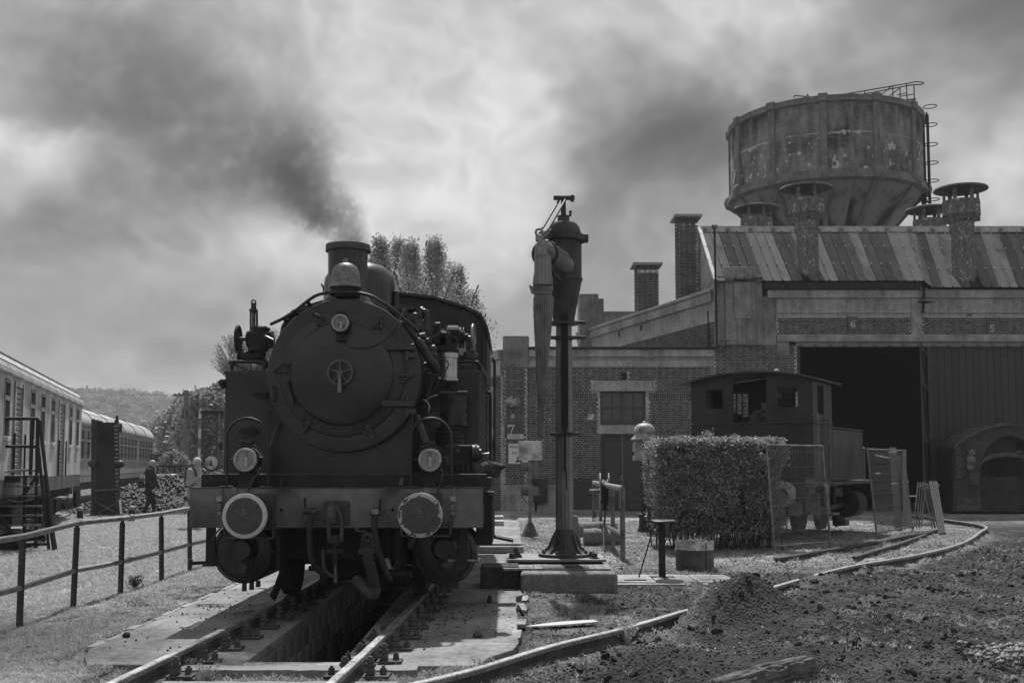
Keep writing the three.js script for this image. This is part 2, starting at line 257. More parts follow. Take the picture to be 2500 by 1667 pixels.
// ---- concrete slabs beside the rails, with ragged outer edges ----
{
  const slab = (x0, x1, d0, d1, ragL, ragR, label) => {
    const pts = [], n = 60;
    for (let i = 0; i <= n; i++) { const d = d0 + (d1 - d0) * i / n; pts.push([ragL ? x0 + 0.05 * (fbm2(d * 3, 2, 3, 71) - 0.5) + ragL(d) : x0, d]); }
    for (let i = n; i >= 0; i--) { const d = d0 + (d1 - d0) * i / n; pts.push([ragR ? x1 + 0.05 * (fbm2(d * 3, 9, 3, 72) - 0.5) + ragR(d) : x1, d]); }
    const m = struct('concrete_slab', ext(shp(pts), 0.1, 0.006, [0, 0, 0], [-Math.PI / 2, 0, 0]).translate(0, -0.106, 0), M.slab, label); m.name = numbered('concrete_slab'); return m;
  };
  slab(-3.76, PIT.x0 - 0.01, 9.0, 32, (d) => 0.25 * sstep(9.6, 9, d), null, 'concrete slab along the left rail');
  slab(PIT.x1 + 0.01, 0.1, 8.95, 32, null, (d) => (d > 13.6 ? 0.1 : -0.05) - 0.35 * sstep(9.9, 9, d), 'concrete slab along the right rail');
  // light stones along the slab edges
  const edge = [];
  for (let d = 10.0; d < 15.5; d += 0.34) edge.push(box(0.07 + 0.03 * Math.sin(d * 7), 0.05, 0.31, -3.8 + 0.02 * Math.sin(d * 5), -0.021 + 0.004 * Math.sin(d * 11), -d, [0, rr(-0.04, 0.04), 0], 0.012));
  const es = struct('edging', edge, M.concrete, 'pale worn edging stones along the left slab');
  const e2 = []; for (const [x, d, w, l] of [[0.16, 13.4, 0.08, 0.5], [0.13, 12.6, 0.08, 0.6], [0.1, 11.4, 0.1, 0.36], [0.04, 10.6, 0.1, 0.5], [-0.12, 10.0, 0.3, 0.1]]) e2.push(box(w, 0.05, l, x, -0.021, -d, [0, rr(-0.1, 0.1), 0], 0.012));
  struct('edging', e2, M.concrete, 'broken pale edging stones along the right slab').name = numbered('edging');
}
// ---- inspection pit ----
{
  const pit = tag(thing('inspection_pit', '', 'pit', [0, 0, 0]), 'brick-lined inspection pit between the rails in front of the steam engine', 'pit');
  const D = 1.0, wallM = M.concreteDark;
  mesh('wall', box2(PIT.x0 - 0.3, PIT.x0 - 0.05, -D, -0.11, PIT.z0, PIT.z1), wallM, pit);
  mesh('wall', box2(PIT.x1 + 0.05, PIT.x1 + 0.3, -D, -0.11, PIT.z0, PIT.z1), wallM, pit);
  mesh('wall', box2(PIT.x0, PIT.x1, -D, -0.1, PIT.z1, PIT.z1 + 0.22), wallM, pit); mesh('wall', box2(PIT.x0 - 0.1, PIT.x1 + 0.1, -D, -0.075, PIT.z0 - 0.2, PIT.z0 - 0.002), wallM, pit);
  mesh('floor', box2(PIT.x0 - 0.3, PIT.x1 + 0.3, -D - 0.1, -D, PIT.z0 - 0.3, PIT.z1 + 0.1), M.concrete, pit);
  const bg = [box(0.05, 0.185, 0.39, 0, 0, 0, [0, 0, 0], 0.006)]; boxUV(bg[0]);
  const bm = [gray(0.42, { map: re(T.streak, 0.8), roughness: 0.95 }), gray(0.48, { map: re(T.streak, 0.8), roughness: 0.95 }), gray(0.25, { map: re(T.streak, 0.8), roughness: 0.95 })];
  for (let r = 0; r < 5; r++) for (let k = 0; k < 23; k++) { const z = PIT.z1 - 0.22 - k * 0.4 - (r % 2) * 0.2; if (z < PIT.z0 + 0.2) continue; for (const s of [-1, 1]) { const b = mesh('block', bg[0], bm[Math.floor(rnd() * 3)], pit); b.position.set((s < 0 ? PIT.x0 : PIT.x1) + s * 0.024, -0.2 - r * 0.195, z); } }
  mesh('lip', box2(PIT.x0 - 0.05, PIT.x1 + 0.1, -0.07, -0.005, PIT.z1 - 0.04, PIT.z1 + 0.1, 0.01), M.concreteLight, pit);
  for (let i = 0; i < 4; i++) { const st = part('step', pit), y = -D + 0.21 * (i + 1), z = PIT.z0 + 0.26 * (4 - i); mesh('tread', box2(PIT.x0 + 0.03, PIT.x1 - 0.01, y - 0.035, y, z - 0.27, z + 0.02, 0.006), M.concreteLight, st); mesh('riser', box2(PIT.x0 + 0.04, PIT.x1 - 0.02, -D, y - 0.036, z - 0.26, z), M.concreteDark, st); }
}
// ---- rails ----
const railProf = (h) => shp([[-0.07, 0], [0.07, 0], [0.065, 0.012], [0.012, 0.03], [0.009, h - 0.045], [0.034, h - 0.035], [0.036, h - 0.006], [0.03, h], [-0.03, h], [-0.036, h - 0.006], [-0.034, h - 0.035], [-0.009, h - 0.045], [-0.012, 0.03], [-0.065, 0.012]]);
function sweep(path, prof) { // path: [x, y, z] points, profile upright
  const pos = [], n = prof.length;
  const fr = path.map((p, i) => { const a = path[Math.max(0, i - 1)], b = path[Math.min(path.length - 1, i + 1)]; const t = V(b[0] - a[0], 0, b[2] - a[2]).normalize(); return V(-t.z, 0, t.x); });
  const at = (i, k) => [path[i][0] + fr[i].x * prof[k][0], path[i][1] + prof[k][1], path[i][2] + fr[i].z * prof[k][0]];
  for (let i = 0; i + 1 < path.length; i++) for (let k = 0; k < n; k++) { const k2 = (k + 1) % n, a = at(i, k), b = at(i, k2), c = at(i + 1, k2), d = at(i + 1, k); pos.push(...a, ...b, ...c, ...a, ...c, ...d); }
  for (const i of [0, path.length - 1]) { const tri = THREE.ShapeUtils.triangulateShape(prof.map((q) => new THREE.Vector2(...q)), []); for (const f of tri) for (const k of f) pos.push(...at(i, k)); }
  const g = new THREE.BufferGeometry(); g.setAttribute('position', new THREE.Float32BufferAttribute(pos, 3)); g.computeVertexNormals(); return toCreasedNormals(g, 0.5);
}
function rail(label, path, h, group, base = 0, topM = M.railTop) {
  const t = thing('rail', label, 'rail', [0, 0, 0], 0, group);
  const pr = railProf(h).getPoints().map((q) => [q.x, q.y]);
  mesh('web', sweep(path.map((p) => [p[0], p[1] + base, p[2]]), pr.filter((q) => q[1] < h - 0.02)), M.rust, t);
  mesh('head', sweep(path.map((p) => [p[0], p[1] + base, p[2]]), [[-0.036, h - 0.037], [0.036, h - 0.037], [0.037, h - 0.007], [0.03, h], [-0.03, h], [-0.037, h - 0.007]]), topM, t);
  return t;
}
{
  const pl = [], prr = [];
  for (let d = 5; d <= 34; d += 0.5) { const dx = 0.0448 - 0.0083 * (d - 9.6), n = Math.hypot(1, dx); pl.push([trackX(d) - 0.7525 / n, 0, -d - 0.7525 * dx / n]); prr.push([trackX(d) + 0.7525 / n, 0, -d + 0.7525 * dx / n]); }
  const L = rail('left running rail under the steam engine, beside the grass', pl, 0.15), Rr = rail('right running rail under the steam engine, beside the bolted chairs', prr, 0.15);
  // chairs with bolts along both rails
  const chair = (parent, x, z, s) => { const c = part('rail_chair', parent, [x, 0, z]);
    mesh('base_plate', box(0.3, 0.025, 0.17, s * 0.1, 0.013, 0, [0, 0, 0], 0.005), M.rust, c);
    mesh('clip', [box(0.06, 0.05, 0.12, s * 0.1, 0.05, 0, [0, 0, s * 0.3], 0.008), cyl([s * 0.1, 0.05, 0], [s * 0.1, 0.16, 0], 0.02, 0.02, 8), box(0.07, 0.025, 0.07, s * 0.1, 0.095, 0, [0, 0.4, 0], 0.004), cyl([s * 0.1, 0.115, 0], [s * 0.1, 0.145, 0], 0.032, 0.032, 6)], M.rust, c);
    mesh('bolt', [cyl([s * 0.2, 0.02, 0], [s * 0.2, 0.075, 0], 0.03, 0.026, 6), cyl([s * 0.2, 0.06, 0], [s * 0.2, 0.09, 0], 0.014, 0.014, 6)], M.rust, c); return c; };
  for (let i = 0; i < 17; i++) { const d = 8.45 + i * 0.62, k = Math.round((d - 5) / 0.5); if (i < 9) chair(L, trackX(d) - 0.7525, -d, 1); chair(Rr, trackX(d) + 0.7525, -d, 1); if (i < 4) chair(Rr, trackX(d) + 0.7525, -d, -1); }
  // second track curving right to the shed
  const c2 = [[1010, 1667], [1160, 1631], [1349, 1574], [1525, 1532], [1663, 1492], [1751, 1469], [1862, 1439], [2073, 1382], [2232, 1355], [2338, 1329], [2392, 1299], [2399, 1281]].map(([x, y]) => { const q = GP(x, y, 0.13); return [q.x, 0, q.z]; });
  c2.unshift([c2[0][0] - 1.2, 0, c2[0][2] + 1.3]); c2.push([11.9, 0, -33]);
  const cv = new THREE.CatmullRomCurve3(c2.map((q) => V(...q))).getPoints(70).map((q) => [q.x, q.y, q.z]);
  rail('curved rail sweeping from the front soil to the shed doors', cv, 0.13);
  // three rails of the track under the small engine
  for (const [a, b, lab] of [[[1895, 1362], [2275, 1297], 'outer rail end lying beside the small tank engine'], [[1950, 1352], [2290, 1292], 'inner rail lying by the small tank engine fence'], [[2085, 1358], [2262, 1303], 'short loose rail length lying by the fence foot']]) { const A = GP(a[0], a[1], 0.1), B = GP(b[0], b[1], 0.1); rail(lab, [[A.x, 0, A.z], [(A.x + B.x) / 2 + 0.06, 0, (A.z + B.z) / 2], [B.x, 0, B.z]], 0.1, null, 0, M.rust); }
  // timber sleepers in front of the pit
  let si = 0;
  for (const [d, x0, x1, lab] of [[8.7, -2.75, -0.75, 'worn timber sleeper just in front of the pit lip'], [8.05, -2.6, -0.85, 'worn timber sleeper between the rails nearest the camera']]) { const s = mesh('sleeper', rough(fin(new THREE.BoxGeometry(x1 - x0, 0.12, 0.22, 24, 2, 4)).translate((x0 + x1) / 2, -0.03, -d), 0.02, 9), M.wood); tag(s, lab, 'sleeper', 'timber sleepers in front of the pit'); si++; }
}
// puddles on the slabs
{
  const pm = gray(0.08, { roughness: 0.04, metalness: 0, map: null }); const puddle = (x, z, a, b, s) => { const pts = []; for (let i = 0; i < 26; i++) { const t = i / 26 * Math.PI * 2, k = 0.6 + 0.8 * vn2(Math.cos(t) * 1.6 + s * 5, Math.sin(t) * 1.6, 41); pts.push([x + Math.cos(t) * a * k, z + Math.sin(t) * b * k]); } const g = fin(new THREE.ShapeGeometry(shp(pts))); g.rotateX(-Math.PI / 2); g.translate(0, 0.003, 0); return g; };
  const one = (list, lab) => tag(mesh('puddle', list, pm), lab, 'puddle', 'rain puddles on the concrete slabs');
  const G = (x, y) => { const q = GP(x, y, 0); return [q.x, -q.z]; };
  const pud = (x, y, a, b, s) => { const [X, D] = G(x, y); return puddle(X, D, a, b, s); };
  one([pud(600, 1497, 0.16, 0.07, 1), pud(612, 1492, 0.1, 0.03, 2), pud(590, 1499, 0.08, 0.03, 12)], 'bright rain puddle in the engine shadow beside the left rail');
  one([pud(518, 1476, 0.2, 0.05, 3), pud(535, 1481, 0.1, 0.05, 4), pud(500, 1481, 0.1, 0.03, 13)], 'shallow rain puddle on the left slab near its grass edge');
  one([pud(635, 1478, 0.17, 0.035, 5)], 'narrow rain puddle touching the left rail');
  one([pud(640, 1437, 0.12, 0.05, 6), pud(652, 1446, 0.06, 0.04, 7)], 'rain puddle under the left cylinder');
  one([pud(1150, 1437, 0.3, 0.03, 8), pud(1120, 1444, 0.1, 0.02, 14)], 'thin rain puddle on the right slab by the crane block');
  one([pud(1125, 1474, 0.25, 0.02, 9)], 'thin rain puddle amid coal bits on the right slab');
  one([pud(1198, 1471, 0.1, 0.03, 10), pud(1215, 1491, 0.05, 0.02, 11)], 'small rain puddle around the standing coal lump');
}

// ================= BUILDINGS =================
const SERIF = await new FontLoader().loadAsync('fonts/droid/droid_serif_bold.typeface.json');
const text3 = (s, size, x, y, z, depth = 0.02) => { const g = fin(new TextGeometry(s, { font: SERIF, size, depth, curveSegments: 6 })); g.computeBoundingBox(); const b = g.boundingBox; return g.translate(x - (b.max.x + b.min.x) / 2, y - (b.max.y + b.min.y) / 2, z); };
function signTex(w, h, draw) { const c = document.createElement('canvas'); c.width = w; c.height = h; draw(c.getContext('2d'), w, h); const t = new THREE.CanvasTexture(c); t.colorSpace = THREE.SRGBColorSpace; return t; }
function panelUV(g, w, h) { const p = g.attributes.position, uv = new Float32Array(p.count * 2); for (let i = 0; i < p.count; i++) { uv[2 * i] = p.getX(i) / w + 0.5; uv[2 * i + 1] = p.getY(i) / h + 0.5; } g.setAttribute('uv', new THREE.BufferAttribute(uv, 2)); return g; }

const brickGeo = {};
for (const [n, w, h] of [['full', 0.204, 0.051], ['half', 0.094, 0.051], ['soldier', 0.05, 0.206]]) brickGeo[n] = [0, 1, 2].map((k) => { const g = fin(new THREE.BoxGeometry(w + rr(-0.006, 0.004), h + rr(-0.004, 0.003), 0.03, 1, 1, 1)); const p = g.attributes.position; for (let i = 0; i < p.count; i++) p.setXY(i, p.getX(i) + 0.003 * (h3(Math.round(p.getX(i) * 90), Math.round(p.getY(i) * 90), Math.round(p.getZ(i) * 50), k) - 0.5), p.getY(i) + 0.004 * (h3(Math.round(p.getX(i) * 90), Math.round(p.getY(i) * 90), Math.round(p.getZ(i) * 50), k + 9) - 0.5)); g.computeVertexNormals(); return boxUV(g); });
const brickMats = [0.1, 0.13, 0.165, 0.075].map((v) => gray(v, { map: re(T.fine, 2.5), roughness: 0.95 }));
const brickStuffMat = gray(1, { map: re(T.fine, 2.5), roughness: 0.95 });
// lays courses on a wall face: frame = Matrix4 (x along, y up, z out), rect in metres, skip(u, v) says where there is no brick
function layBricks(parent, frame, u0, u1, v0, v1, skip, budget, soldier = []) {
  const rest = [], pw = 0.226, ph = 0.071; let c = 0;
  const lay = (u, v, kind) => {
    const m = frame.clone().multiply(new THREE.Matrix4().makeTranslation(u + rr(-0.003, 0.003), v + rr(-0.002, 0.002), rr(-0.004, 0.004)));
    if (budget.n > 0 && (!budget.test || budget.test(u, v))) { budget.n--; const b = new THREE.Mesh(brickGeo[kind][c % 3], brickMats[Math.floor(rnd() * 4)]); b.name = 'brick'; b.castShadow = b.receiveShadow = true; b.applyMatrix4(m); parent.add(b); } else rest.push([kind, m, rr(0.07, 0.175)]);
  };
  let row = 0;
  for (let v = v0 + ph / 2; v < v1; v += ph, row++) {
    const headers = row % 2 === 1, step = headers ? pw / 2 : pw;
    for (let u = u0 + step / 2 + (headers ? pw / 4 : 0); u < u1 - step * 0.4; u += step) { c++; if (skip && skip(u, v)) continue; lay(u, v, headers ? 'half' : 'full'); }
  }
  for (const [a, b, v] of soldier) for (let u = a; u < b; u += ph + 0.003) { c++; lay(u, v, 'soldier'); }
  for (const kind of ['full', 'half', 'soldier']) { const L = rest.filter((r) => r[0] === kind); if (!L.length) continue; const im = new THREE.InstancedMesh(brickGeo[kind][0], brickStuffMat, L.length); L.forEach((r, i) => { im.setMatrixAt(i, r[1]); im.setColorAt(i, new THREE.Color(r[2], r[2], r[2])); }); im.name = 'brick_courses'; im.userData.kind = 'stuff'; im.castShadow = im.receiveShadow = true; parent.add(im); }
}
const frameAt = (p, turn) => new THREE.Matrix4().makeRotationY(turn).setPosition(arr(p));

// ---------- the engine shed (roundhouse) ----------
const SD = 36.1;
const sx = (px, py = 800, d = SD) => P(px, py, d).x, sy = (py, d = SD, px = 2000) => P(px, py, d).y;
const shed = thing('engine_shed', 'long brick and concrete locomotive shed with numbered bays 6 and 5 and striped metal roof', 'shed', [0, 0, 0]);
{
  const y = { top: sy(708), c1: sy(728), c2: sy(764), b1: sy(774), b0: sy(816), l0: sy(834), open: sy(846) };
  const xL = sx(1743), xR = 21.5, xd0 = sx(1947, 900), xd1 = sx(2268, 900), xPier = sx(1897), xJoint = sx(2237);
  // mortar core above the doors, concrete bands
  mesh('wall', [box2(xPier, xR, y.b0 - 0.02, y.b1 + 0.02, -SD - 0.4, -SD - 0.03), box2(xL, xd0, -0.2, sy(843), -SD - 0.45, -SD - 0.03)], M.mortar, shed);
  mesh('cornice', [box2(xPier - 0.3, xR, y.c1, y.top, -SD - 0.4, -SD + 0.1, 0.015)], M.concrete, shed);
  mesh('frieze', [box2(xPier, xR, y.c2, y.c1 + 0.01, -SD - 0.38, -SD + 0.02), box2(xPier, xR, y.b1, y.c2 - 0.002, -SD - 0.4, -SD - 0.025)], M.concrete, shed);
  mesh('beam', [box2(xPier, xR, y.l0, y.b0, -SD - 0.4, -SD + 0.05, 0.02), box2(xd0, xR, y.l0 - 0.1, y.l0, -SD - 0.4, -SD - 0.08)], M.concrete, shed);
  mesh('lintel', [box2(xd0 - 0.1, xR, y.open, y.l0 - 0.1, -SD - 0.4, -SD - 0.02)], M.grey, shed);
  mesh('pilaster', [box2(xJoint - 0.16, xJoint + 0.16, y.l0 + 0.1, y.c1 - 0.002, -SD - 0.3, -SD + 0.06, 0.02)], M.concrete, shed);
  const pierBrick = frameAt([0, 0, -SD - 0.028], 0), budget = { n: 300 };
  layBricks(shed, pierBrick, xPier + 0.02, 17.7, y.b0, y.b1, (u, v) => Math.abs(u - xJoint) < 0.2, budget);
  layBricks(shed, pierBrick, xL, xd0, 0, sy(843), (u, v) => v < 0.25, { n: 0 });
  // tall concrete pier with stepped head and raised panel
  const px = (x, yy) => P(1500 + x / 3.733, 480 + yy / 3.733, SD);
  const pr = (x0, x1, y0, y1, z) => box2(px(x0, y1).x, px(x1, y1).x, px(x0, y1).y, px(x0, y0).y, -SD - 0.45, -SD + z, 0.025);
  mesh('pier', [pr(922, 1016, 720, 1356, 0.04), pr(1012, 1290, 645, 1357, 0.14), pr(1288, 1356, 716, 1356, 0.08), pr(1354, 1484, 905, 1358, 0.0), pr(1085, 1240, 782, 1122, 0.2), pr(1115, 1160, 1118, 1355, 0.18), pr(1160, 1200, 1118, 1355, 0.165), pr(1486, 1600, 1320, 1455, -0.0)], gray(0.3, { map: re(T.concrete, 0.45), bumpMap: re(T.fine, 1.2), bumpScale: 0.008, roughness: 0.95 }), shed);
  mesh('plinth', [box2(xL - 0.02, xd0 + 0.02, -0.2, 0.28, -SD - 0.4, -SD + 0.03, 0.02)], M.concrete, shed);
  // number plates
  for (const [n, x, yy] of [['6', 2083, 791], ['5', 2423, 802]]) { const q = P(x, yy, SD), b = part('number_plate', shed); mesh('plate', box(0.34, 0.5, 0.03, q.x, q.y, -SD + 0.01, [0, 0, 0], 0.006), gray(0.09, { roughness: 0.7 }), b); mesh('number', text3(n, 0.24, q.x, q.y, -SD + 0.026, 0.008), M.white, b); }
  // gutter over bay 6 and its end
  const gx1 = sx(2250);
  mesh('gutter', [box2(sx(1865), gx1, sy(708) + 0.003, sy(691), -SD - 0.3, -SD + 0.22, 0.02)], M.blackMatt, shed);
  mesh('gutter', [box2(gx1 + 0.3, xR, sy(711) + 0.06, sy(704) + 0.06, -SD - 0.3, -SD + 0.12, 0.02)], M.blackMatt, shed);
  // corrugated roof, fanning slightly from ridge to eave
  const eY = sy(690) + 0.02, rY = P(1900, 560, 39).y, rz = -39, ez = -SD + 0.25;
  const nR = 46, xe0 = sx(1752, 690) - 0.1;
  const eave = [], ridge = [];
  for (let i = 0; i <= nR; i++) { const t = i / nR, xe = xe0 + (xR - xe0) * t; eave.push(V(xe, eY - (xe > gx1 + 0.2 ? 0.22 : 0), ez)); ridge.push(V(xe + 0.05 + 0.75 * sstep(8, 17, xe), rY, rz)); }
  const rs = { phys: true, specularIntensity: 0.12, roughness: 0.9 }, light = gray(0.15, { map: re(T.grain, 0.35), ...rs }), dark = gray(0.05, { map: re(T.streak, 0.5), ...rs });
  const lights = [light, gray(0.17, { map: re(T.streak, 0.45), ...rs }), gray(0.135, { map: re(T.grain, 0.3), ...rs })], darks = [dark, gray(0.062, { map: re(T.streak, 0.4), ...rs })];
  const pat = [1, 1, 0, 0, 0, 1, 1, 1, 0, 0, 1, 1, 1, 0, 0, 0, 1, 0, 0, 0, 1, 1, 1, 0, 1, 1, 1, 0, 0, 0, 1, 1, 0, 0, 0, 1, 1, 1, 0, 0, 1, 1, 1, 0, 0, 0, 1];
  const up = ridge[0].clone().sub(eave[0]).normalize(), out = V(1, 0, 0).cross(up).normalize();
  for (let i = 0; i < nR; i++) {
    const A = eave[i], B = eave[i + 1], C = ridge[i + 1], D = ridge[i], s = [], nrm = out;
    // a trapezoid rib at each side and a flat pan
    const prof = [[0, 0], [0.06, 0.05], [0.14, 0.05], [0.2, 0.004], [0.92, 0.004], [1, 0]];
    const pos = []; for (let k = 0; k + 1 < prof.length; k++) { const p = (E, F, q) => E.clone().lerp(F, q[0]).addScaledVector(nrm, q[1]); const a = p(A, B, prof[k]), b = p(A, B, prof[k + 1]), c = p(D, C, prof[k + 1]), d = p(D, C, prof[k]); for (const q of [a, b, c, a, c, d]) pos.push(q.x, q.y, q.z); }
    const g = new THREE.BufferGeometry(); g.setAttribute('position', new THREE.Float32BufferAttribute(pos, 3)); g.computeVertexNormals();
    const sh = mesh('roof_sheet', fin(g), pat[i % pat.length] ? lights[i % 3] : darks[i % 2], shed);
    const scr = []; for (const t of [0.28, 0.62]) { const q = A.clone().lerp(D, t).lerp(B.clone().lerp(C, t), 0.1).addScaledVector(nrm, 0.06); scr.push(sph(0.035, q.x, q.y, q.z, [1, 1, 1], 6, 5)); }
    mesh('screw', scr, M.greyLight, sh);
  }
  mesh('roof_slope', (() => { const g = new THREE.BufferGeometry(), q = (a) => [a.x, a.y, a.z], b0 = V(xe0 + 0.6, eY, -42), b1 = V(xR + 1.5, eY, -42), r0 = ridge[0].clone().setY(rY - 0.02), r1 = ridge[nR].clone().setY(rY - 0.02); g.setAttribute('position', new THREE.Float32BufferAttribute([...q(r0), ...q(r1), ...q(b1), ...q(r0), ...q(b1), ...q(b0)], 3)); g.computeVertexNormals(); return g; })(), dark, shed);
  { const rc = []; for (let i = 0; i < 9; i++) { const a = ridge[Math.round(i * nR / 9)], b = ridge[Math.round((i + 1) * nR / 9)]; const c = a.clone().lerp(b, 0.5); rc.push(xf(box(b.x - a.x - 0.012, 0.3, 0.03, 0, 0, 0), [c.x, rY - 0.02, rz + 0.12], [-0.55, 0, 0]), xf(box(b.x - a.x - 0.012, 0.3, 0.03, 0, 0, 0), [c.x, rY - 0.02, rz - 0.12], [0.55, 0, 0])); } mesh('ridge_cap', rc, M.greyLight, shed); }
  // slate-hung gable end: a wall and fish-scale slates
  const e0 = V(xe0 + 0.02, eY, ez), rg = V(ridge[0].x + 0.02, rY - 0.03, rz), b0 = V(xe0 + 0.55, eY, -42);
  const gable = part('gable', shed);
  { const g = new THREE.BufferGeometry(), A = e0, B = rg, C = b0, A2 = e0.clone().setY(eY - 1.3), C2 = b0.clone().setY(eY - 1.3); g.setAttribute('position', new THREE.Float32BufferAttribute([A, C, B, A, A2, C2, A, C2, C].flatMap((q) => [q.x, q.y, q.z]), 3)); g.computeVertexNormals(); mesh('gable_wall', fin(g), M.greyLight, gable); }
  { const dir = b0.clone().sub(e0); const L = dir.length(); dir.normalize(); const nn = V(-dir.z, 0, dir.x); if (nn.x > 0) nn.negate();
    const s = new THREE.Shape(); s.moveTo(-0.14, 0.16); s.lineTo(-0.14, -0.05); s.absarc(0, -0.05, 0.14, Math.PI, 0, false); s.lineTo(0.14, 0.16); const sg = boxUV(ext(s, 0.012, 0)); const sm = [gray(0.3, { map: re(T.fine, 2) }), gray(0.25, { map: re(T.fine, 2) }), gray(0.35, { map: re(T.fine, 2) })];
    const yaw = Math.atan2(nn.x, nn.z);
    for (let r = 0; r < 13; r++) for (let k = 0; k < 26; k++) { const v = -0.7 + r * 0.27, u = 0.15 + k * 0.28 + (r % 2) * 0.14; if (u > L - 0.1) continue; const top = (u < L * 0.49 ? u / (L * 0.49) : (L - u) / (L * 0.51)) * (rY - eY) - 0.2; if (v > top) continue; const q = e0.clone().addScaledVector(dir, u).addScaledVector(nn, 0.012 + 0.004 * (r % 2)); const m = mesh('slate', sg, sm[Math.floor(rnd() * 3)], gable); m.position.set(q.x, eY + v, q.z); m.rotation.set(-0.06, yaw, 0, 'YXZ'); } }
  mesh('verge', [beam(e0.clone().add(V(-0.04, 0.03, 0)), rg.clone().add(V(-0.04, 0.06, 0)), 0.12, 0.09), beam(b0.clone().add(V(-0.04, 0.03, 0)), rg.clone().add(V(-0.04, 0.06, 0)), 0.12, 0.09)], M.greyLight, shed);
  // side wall running back to the left
  const w0 = V(xL + 0.06, 0, -SD - 0.1), w1 = V(3.03, 0, -48.5), wd = w1.clone().sub(w0), wl = wd.length(), wyaw = Math.atan2(wd.x, wd.z) + Math.PI / 2 + Math.PI;
  const sw = part('side_wall', shed, [w1.x, 0, w1.z], Math.atan2(-(w0.z - w1.z), w0.x - w1.x));
  { const hT = sy(702), hB1 = sy(734), hB0 = sy(784);
    mesh('wall', box2(0, wl, -0.2, hB0, -0.45, -0.03), M.mortar, sw);
    mesh('band', box2(0, wl, hB0, hB1, -0.42, 0, 0.01), M.concrete, sw);
    mesh('coping', [box2(-0.05, wl - 0.15, hB1 + 0.002, hT - 0.12, -0.45, 0.08, 0.02), box2(-0.05, wl - 0.1, hT - 0.12, hT, -0.5, 0.14, 0.02)], M.concrete, sw);
    layBricks(sw, frameAt([0, 0, -0.028], 0), 0, wl, 5.2, hB0, null, { n: 0 }); }
  // flat roof, inner walls and floor so that the shed is dark inside
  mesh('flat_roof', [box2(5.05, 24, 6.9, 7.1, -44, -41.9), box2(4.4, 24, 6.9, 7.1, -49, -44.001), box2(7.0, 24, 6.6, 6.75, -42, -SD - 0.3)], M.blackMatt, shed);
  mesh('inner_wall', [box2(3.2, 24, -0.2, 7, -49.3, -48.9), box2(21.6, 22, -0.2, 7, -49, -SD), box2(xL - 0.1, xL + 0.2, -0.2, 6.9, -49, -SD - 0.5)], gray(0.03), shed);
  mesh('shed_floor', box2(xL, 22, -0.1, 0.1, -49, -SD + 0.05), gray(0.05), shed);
  // chimneys on the side wall
  const chim = (pxl, pxe, pxr, ptop, pbot, d, n) => { const c = part('chimney', shed); const a = P(pxe, ptop, d), b = P(pxr, ptop, d), w = b.x - a.x, yb = P(pxe, pbot, d).y - 0.6, yt = a.y;
    const dep = 1.0, corner = a; mesh('flue', box2(corner.x + 0.03, corner.x + w - 0.03, yb, yt - 0.3, -d - dep + 0.03, -d - 0.03), M.mortar, c);
    layBricks(c, frameAt([corner.x, yb, -d - 0.025], 0), 0, w, 0, yt - yb - 0.02, null, { n });
    layBricks(c, frameAt([corner.x + 0.025, yb, -d - dep], -Math.PI / 2), 0, dep, 0, yt - yb - 0.02, (u, v) => v > yt - yb - 0.42 && v < yt - yb - 0.08 && (Math.abs(u - 0.28) < 0.11 || Math.abs(u - 0.68) < 0.11), { n: 0 });
    mesh('cap', box2(corner.x - 0.15, corner.x + w + 0.13, yt, yt + 0.11, -d - dep - 0.12, -d + 0.13, 0.02), M.concrete, c); return c; };
  chim(1638, 1656, 1706, 530, 715, 41.2, 0); chim(1538, 1554.5, 1610, 647, 755, 43.5, 0);
  // stepped concrete block at the back end of the wall
  { const q = (x, yy) => P(1160 + x / 3.135, 460 + yy / 3.135, 47); const a = q(800, 805), b = q(945, 840), c = q(985, 840), e = q(800, 1030);
    mesh('parapet', [box2(a.x, b.x, 5.5, a.y, -48.6, -47, 0.03), box2(b.x - 0.01, c.x, 5.5, c.y, -48.6, -47.02, 0.03), box2(c.x - 0.01, 9, 5.5, q(1000, 938).y, -48.6, -47.05, 0.03)], M.concreteDark, shed); }
  // four smoke vents
  const vm = gray(0.48, { map: re(T.lichen, 0.7), bumpMap: re(T.lichen, 0.7), bumpScale: 0.01, roughness: 1 });
  const vent = (pxc, ptop, d, k, y0) => { const v = part('smoke_vent', shed, [P(pxc, ptop, d).x, P(pxc, ptop, d).y, -d]); const s = k; // s: scale in metres
    mesh('cap', lathe([[0, 0], [0.5 * s, -0.02 * s], [0.8 * s, -0.1 * s], [0.82 * s, -0.15 * s], [0.5 * s, -0.12 * s], [0, -0.1 * s]], 36), M.concreteDark, v);
    const legs = []; for (let i = 0; i < 6; i++) { const a = i / 6 * Math.PI * 2 + 0.3; legs.push(box(0.1 * s, 0.42 * s, 0.07 * s, 0.5 * s * Math.sin(a), -0.31 * s, 0.5 * s * Math.cos(a), [0, a, 0])); } mesh('leg', legs, vm, v);
    mesh('drum', lathe([[0.5 * s, -0.5 * s], [0.56 * s, -0.51 * s], [0.57 * s, -0.98 * s], [0.54 * s, -1.0 * s], [0.37 * s, -1.22 * s], [0.5 * s, -1.0 * s], [0.5 * s, -0.52 * s]], 36), vm, v);
    mesh('pipe', lathe([[0.3 * s, -0.75 * s], [0.37 * s, -1.22 * s], [0.375 * s, -1.5 * s], [0.355 * s, -1.52 * s], [0.36 * s, y0 - 0.0]], 30), vm, v);
    const fin3 = []; for (let i = 0; i < 6; i++) { const a = i / 6 * Math.PI * 2; fin3.push(box(0.03 * s, 0.2 * s, 0.2 * s, 0.45 * s * Math.sin(a), -1.1 * s, 0.45 * s * Math.cos(a), [0, a, 0])); } mesh('bracket', fin3, vm, v); };
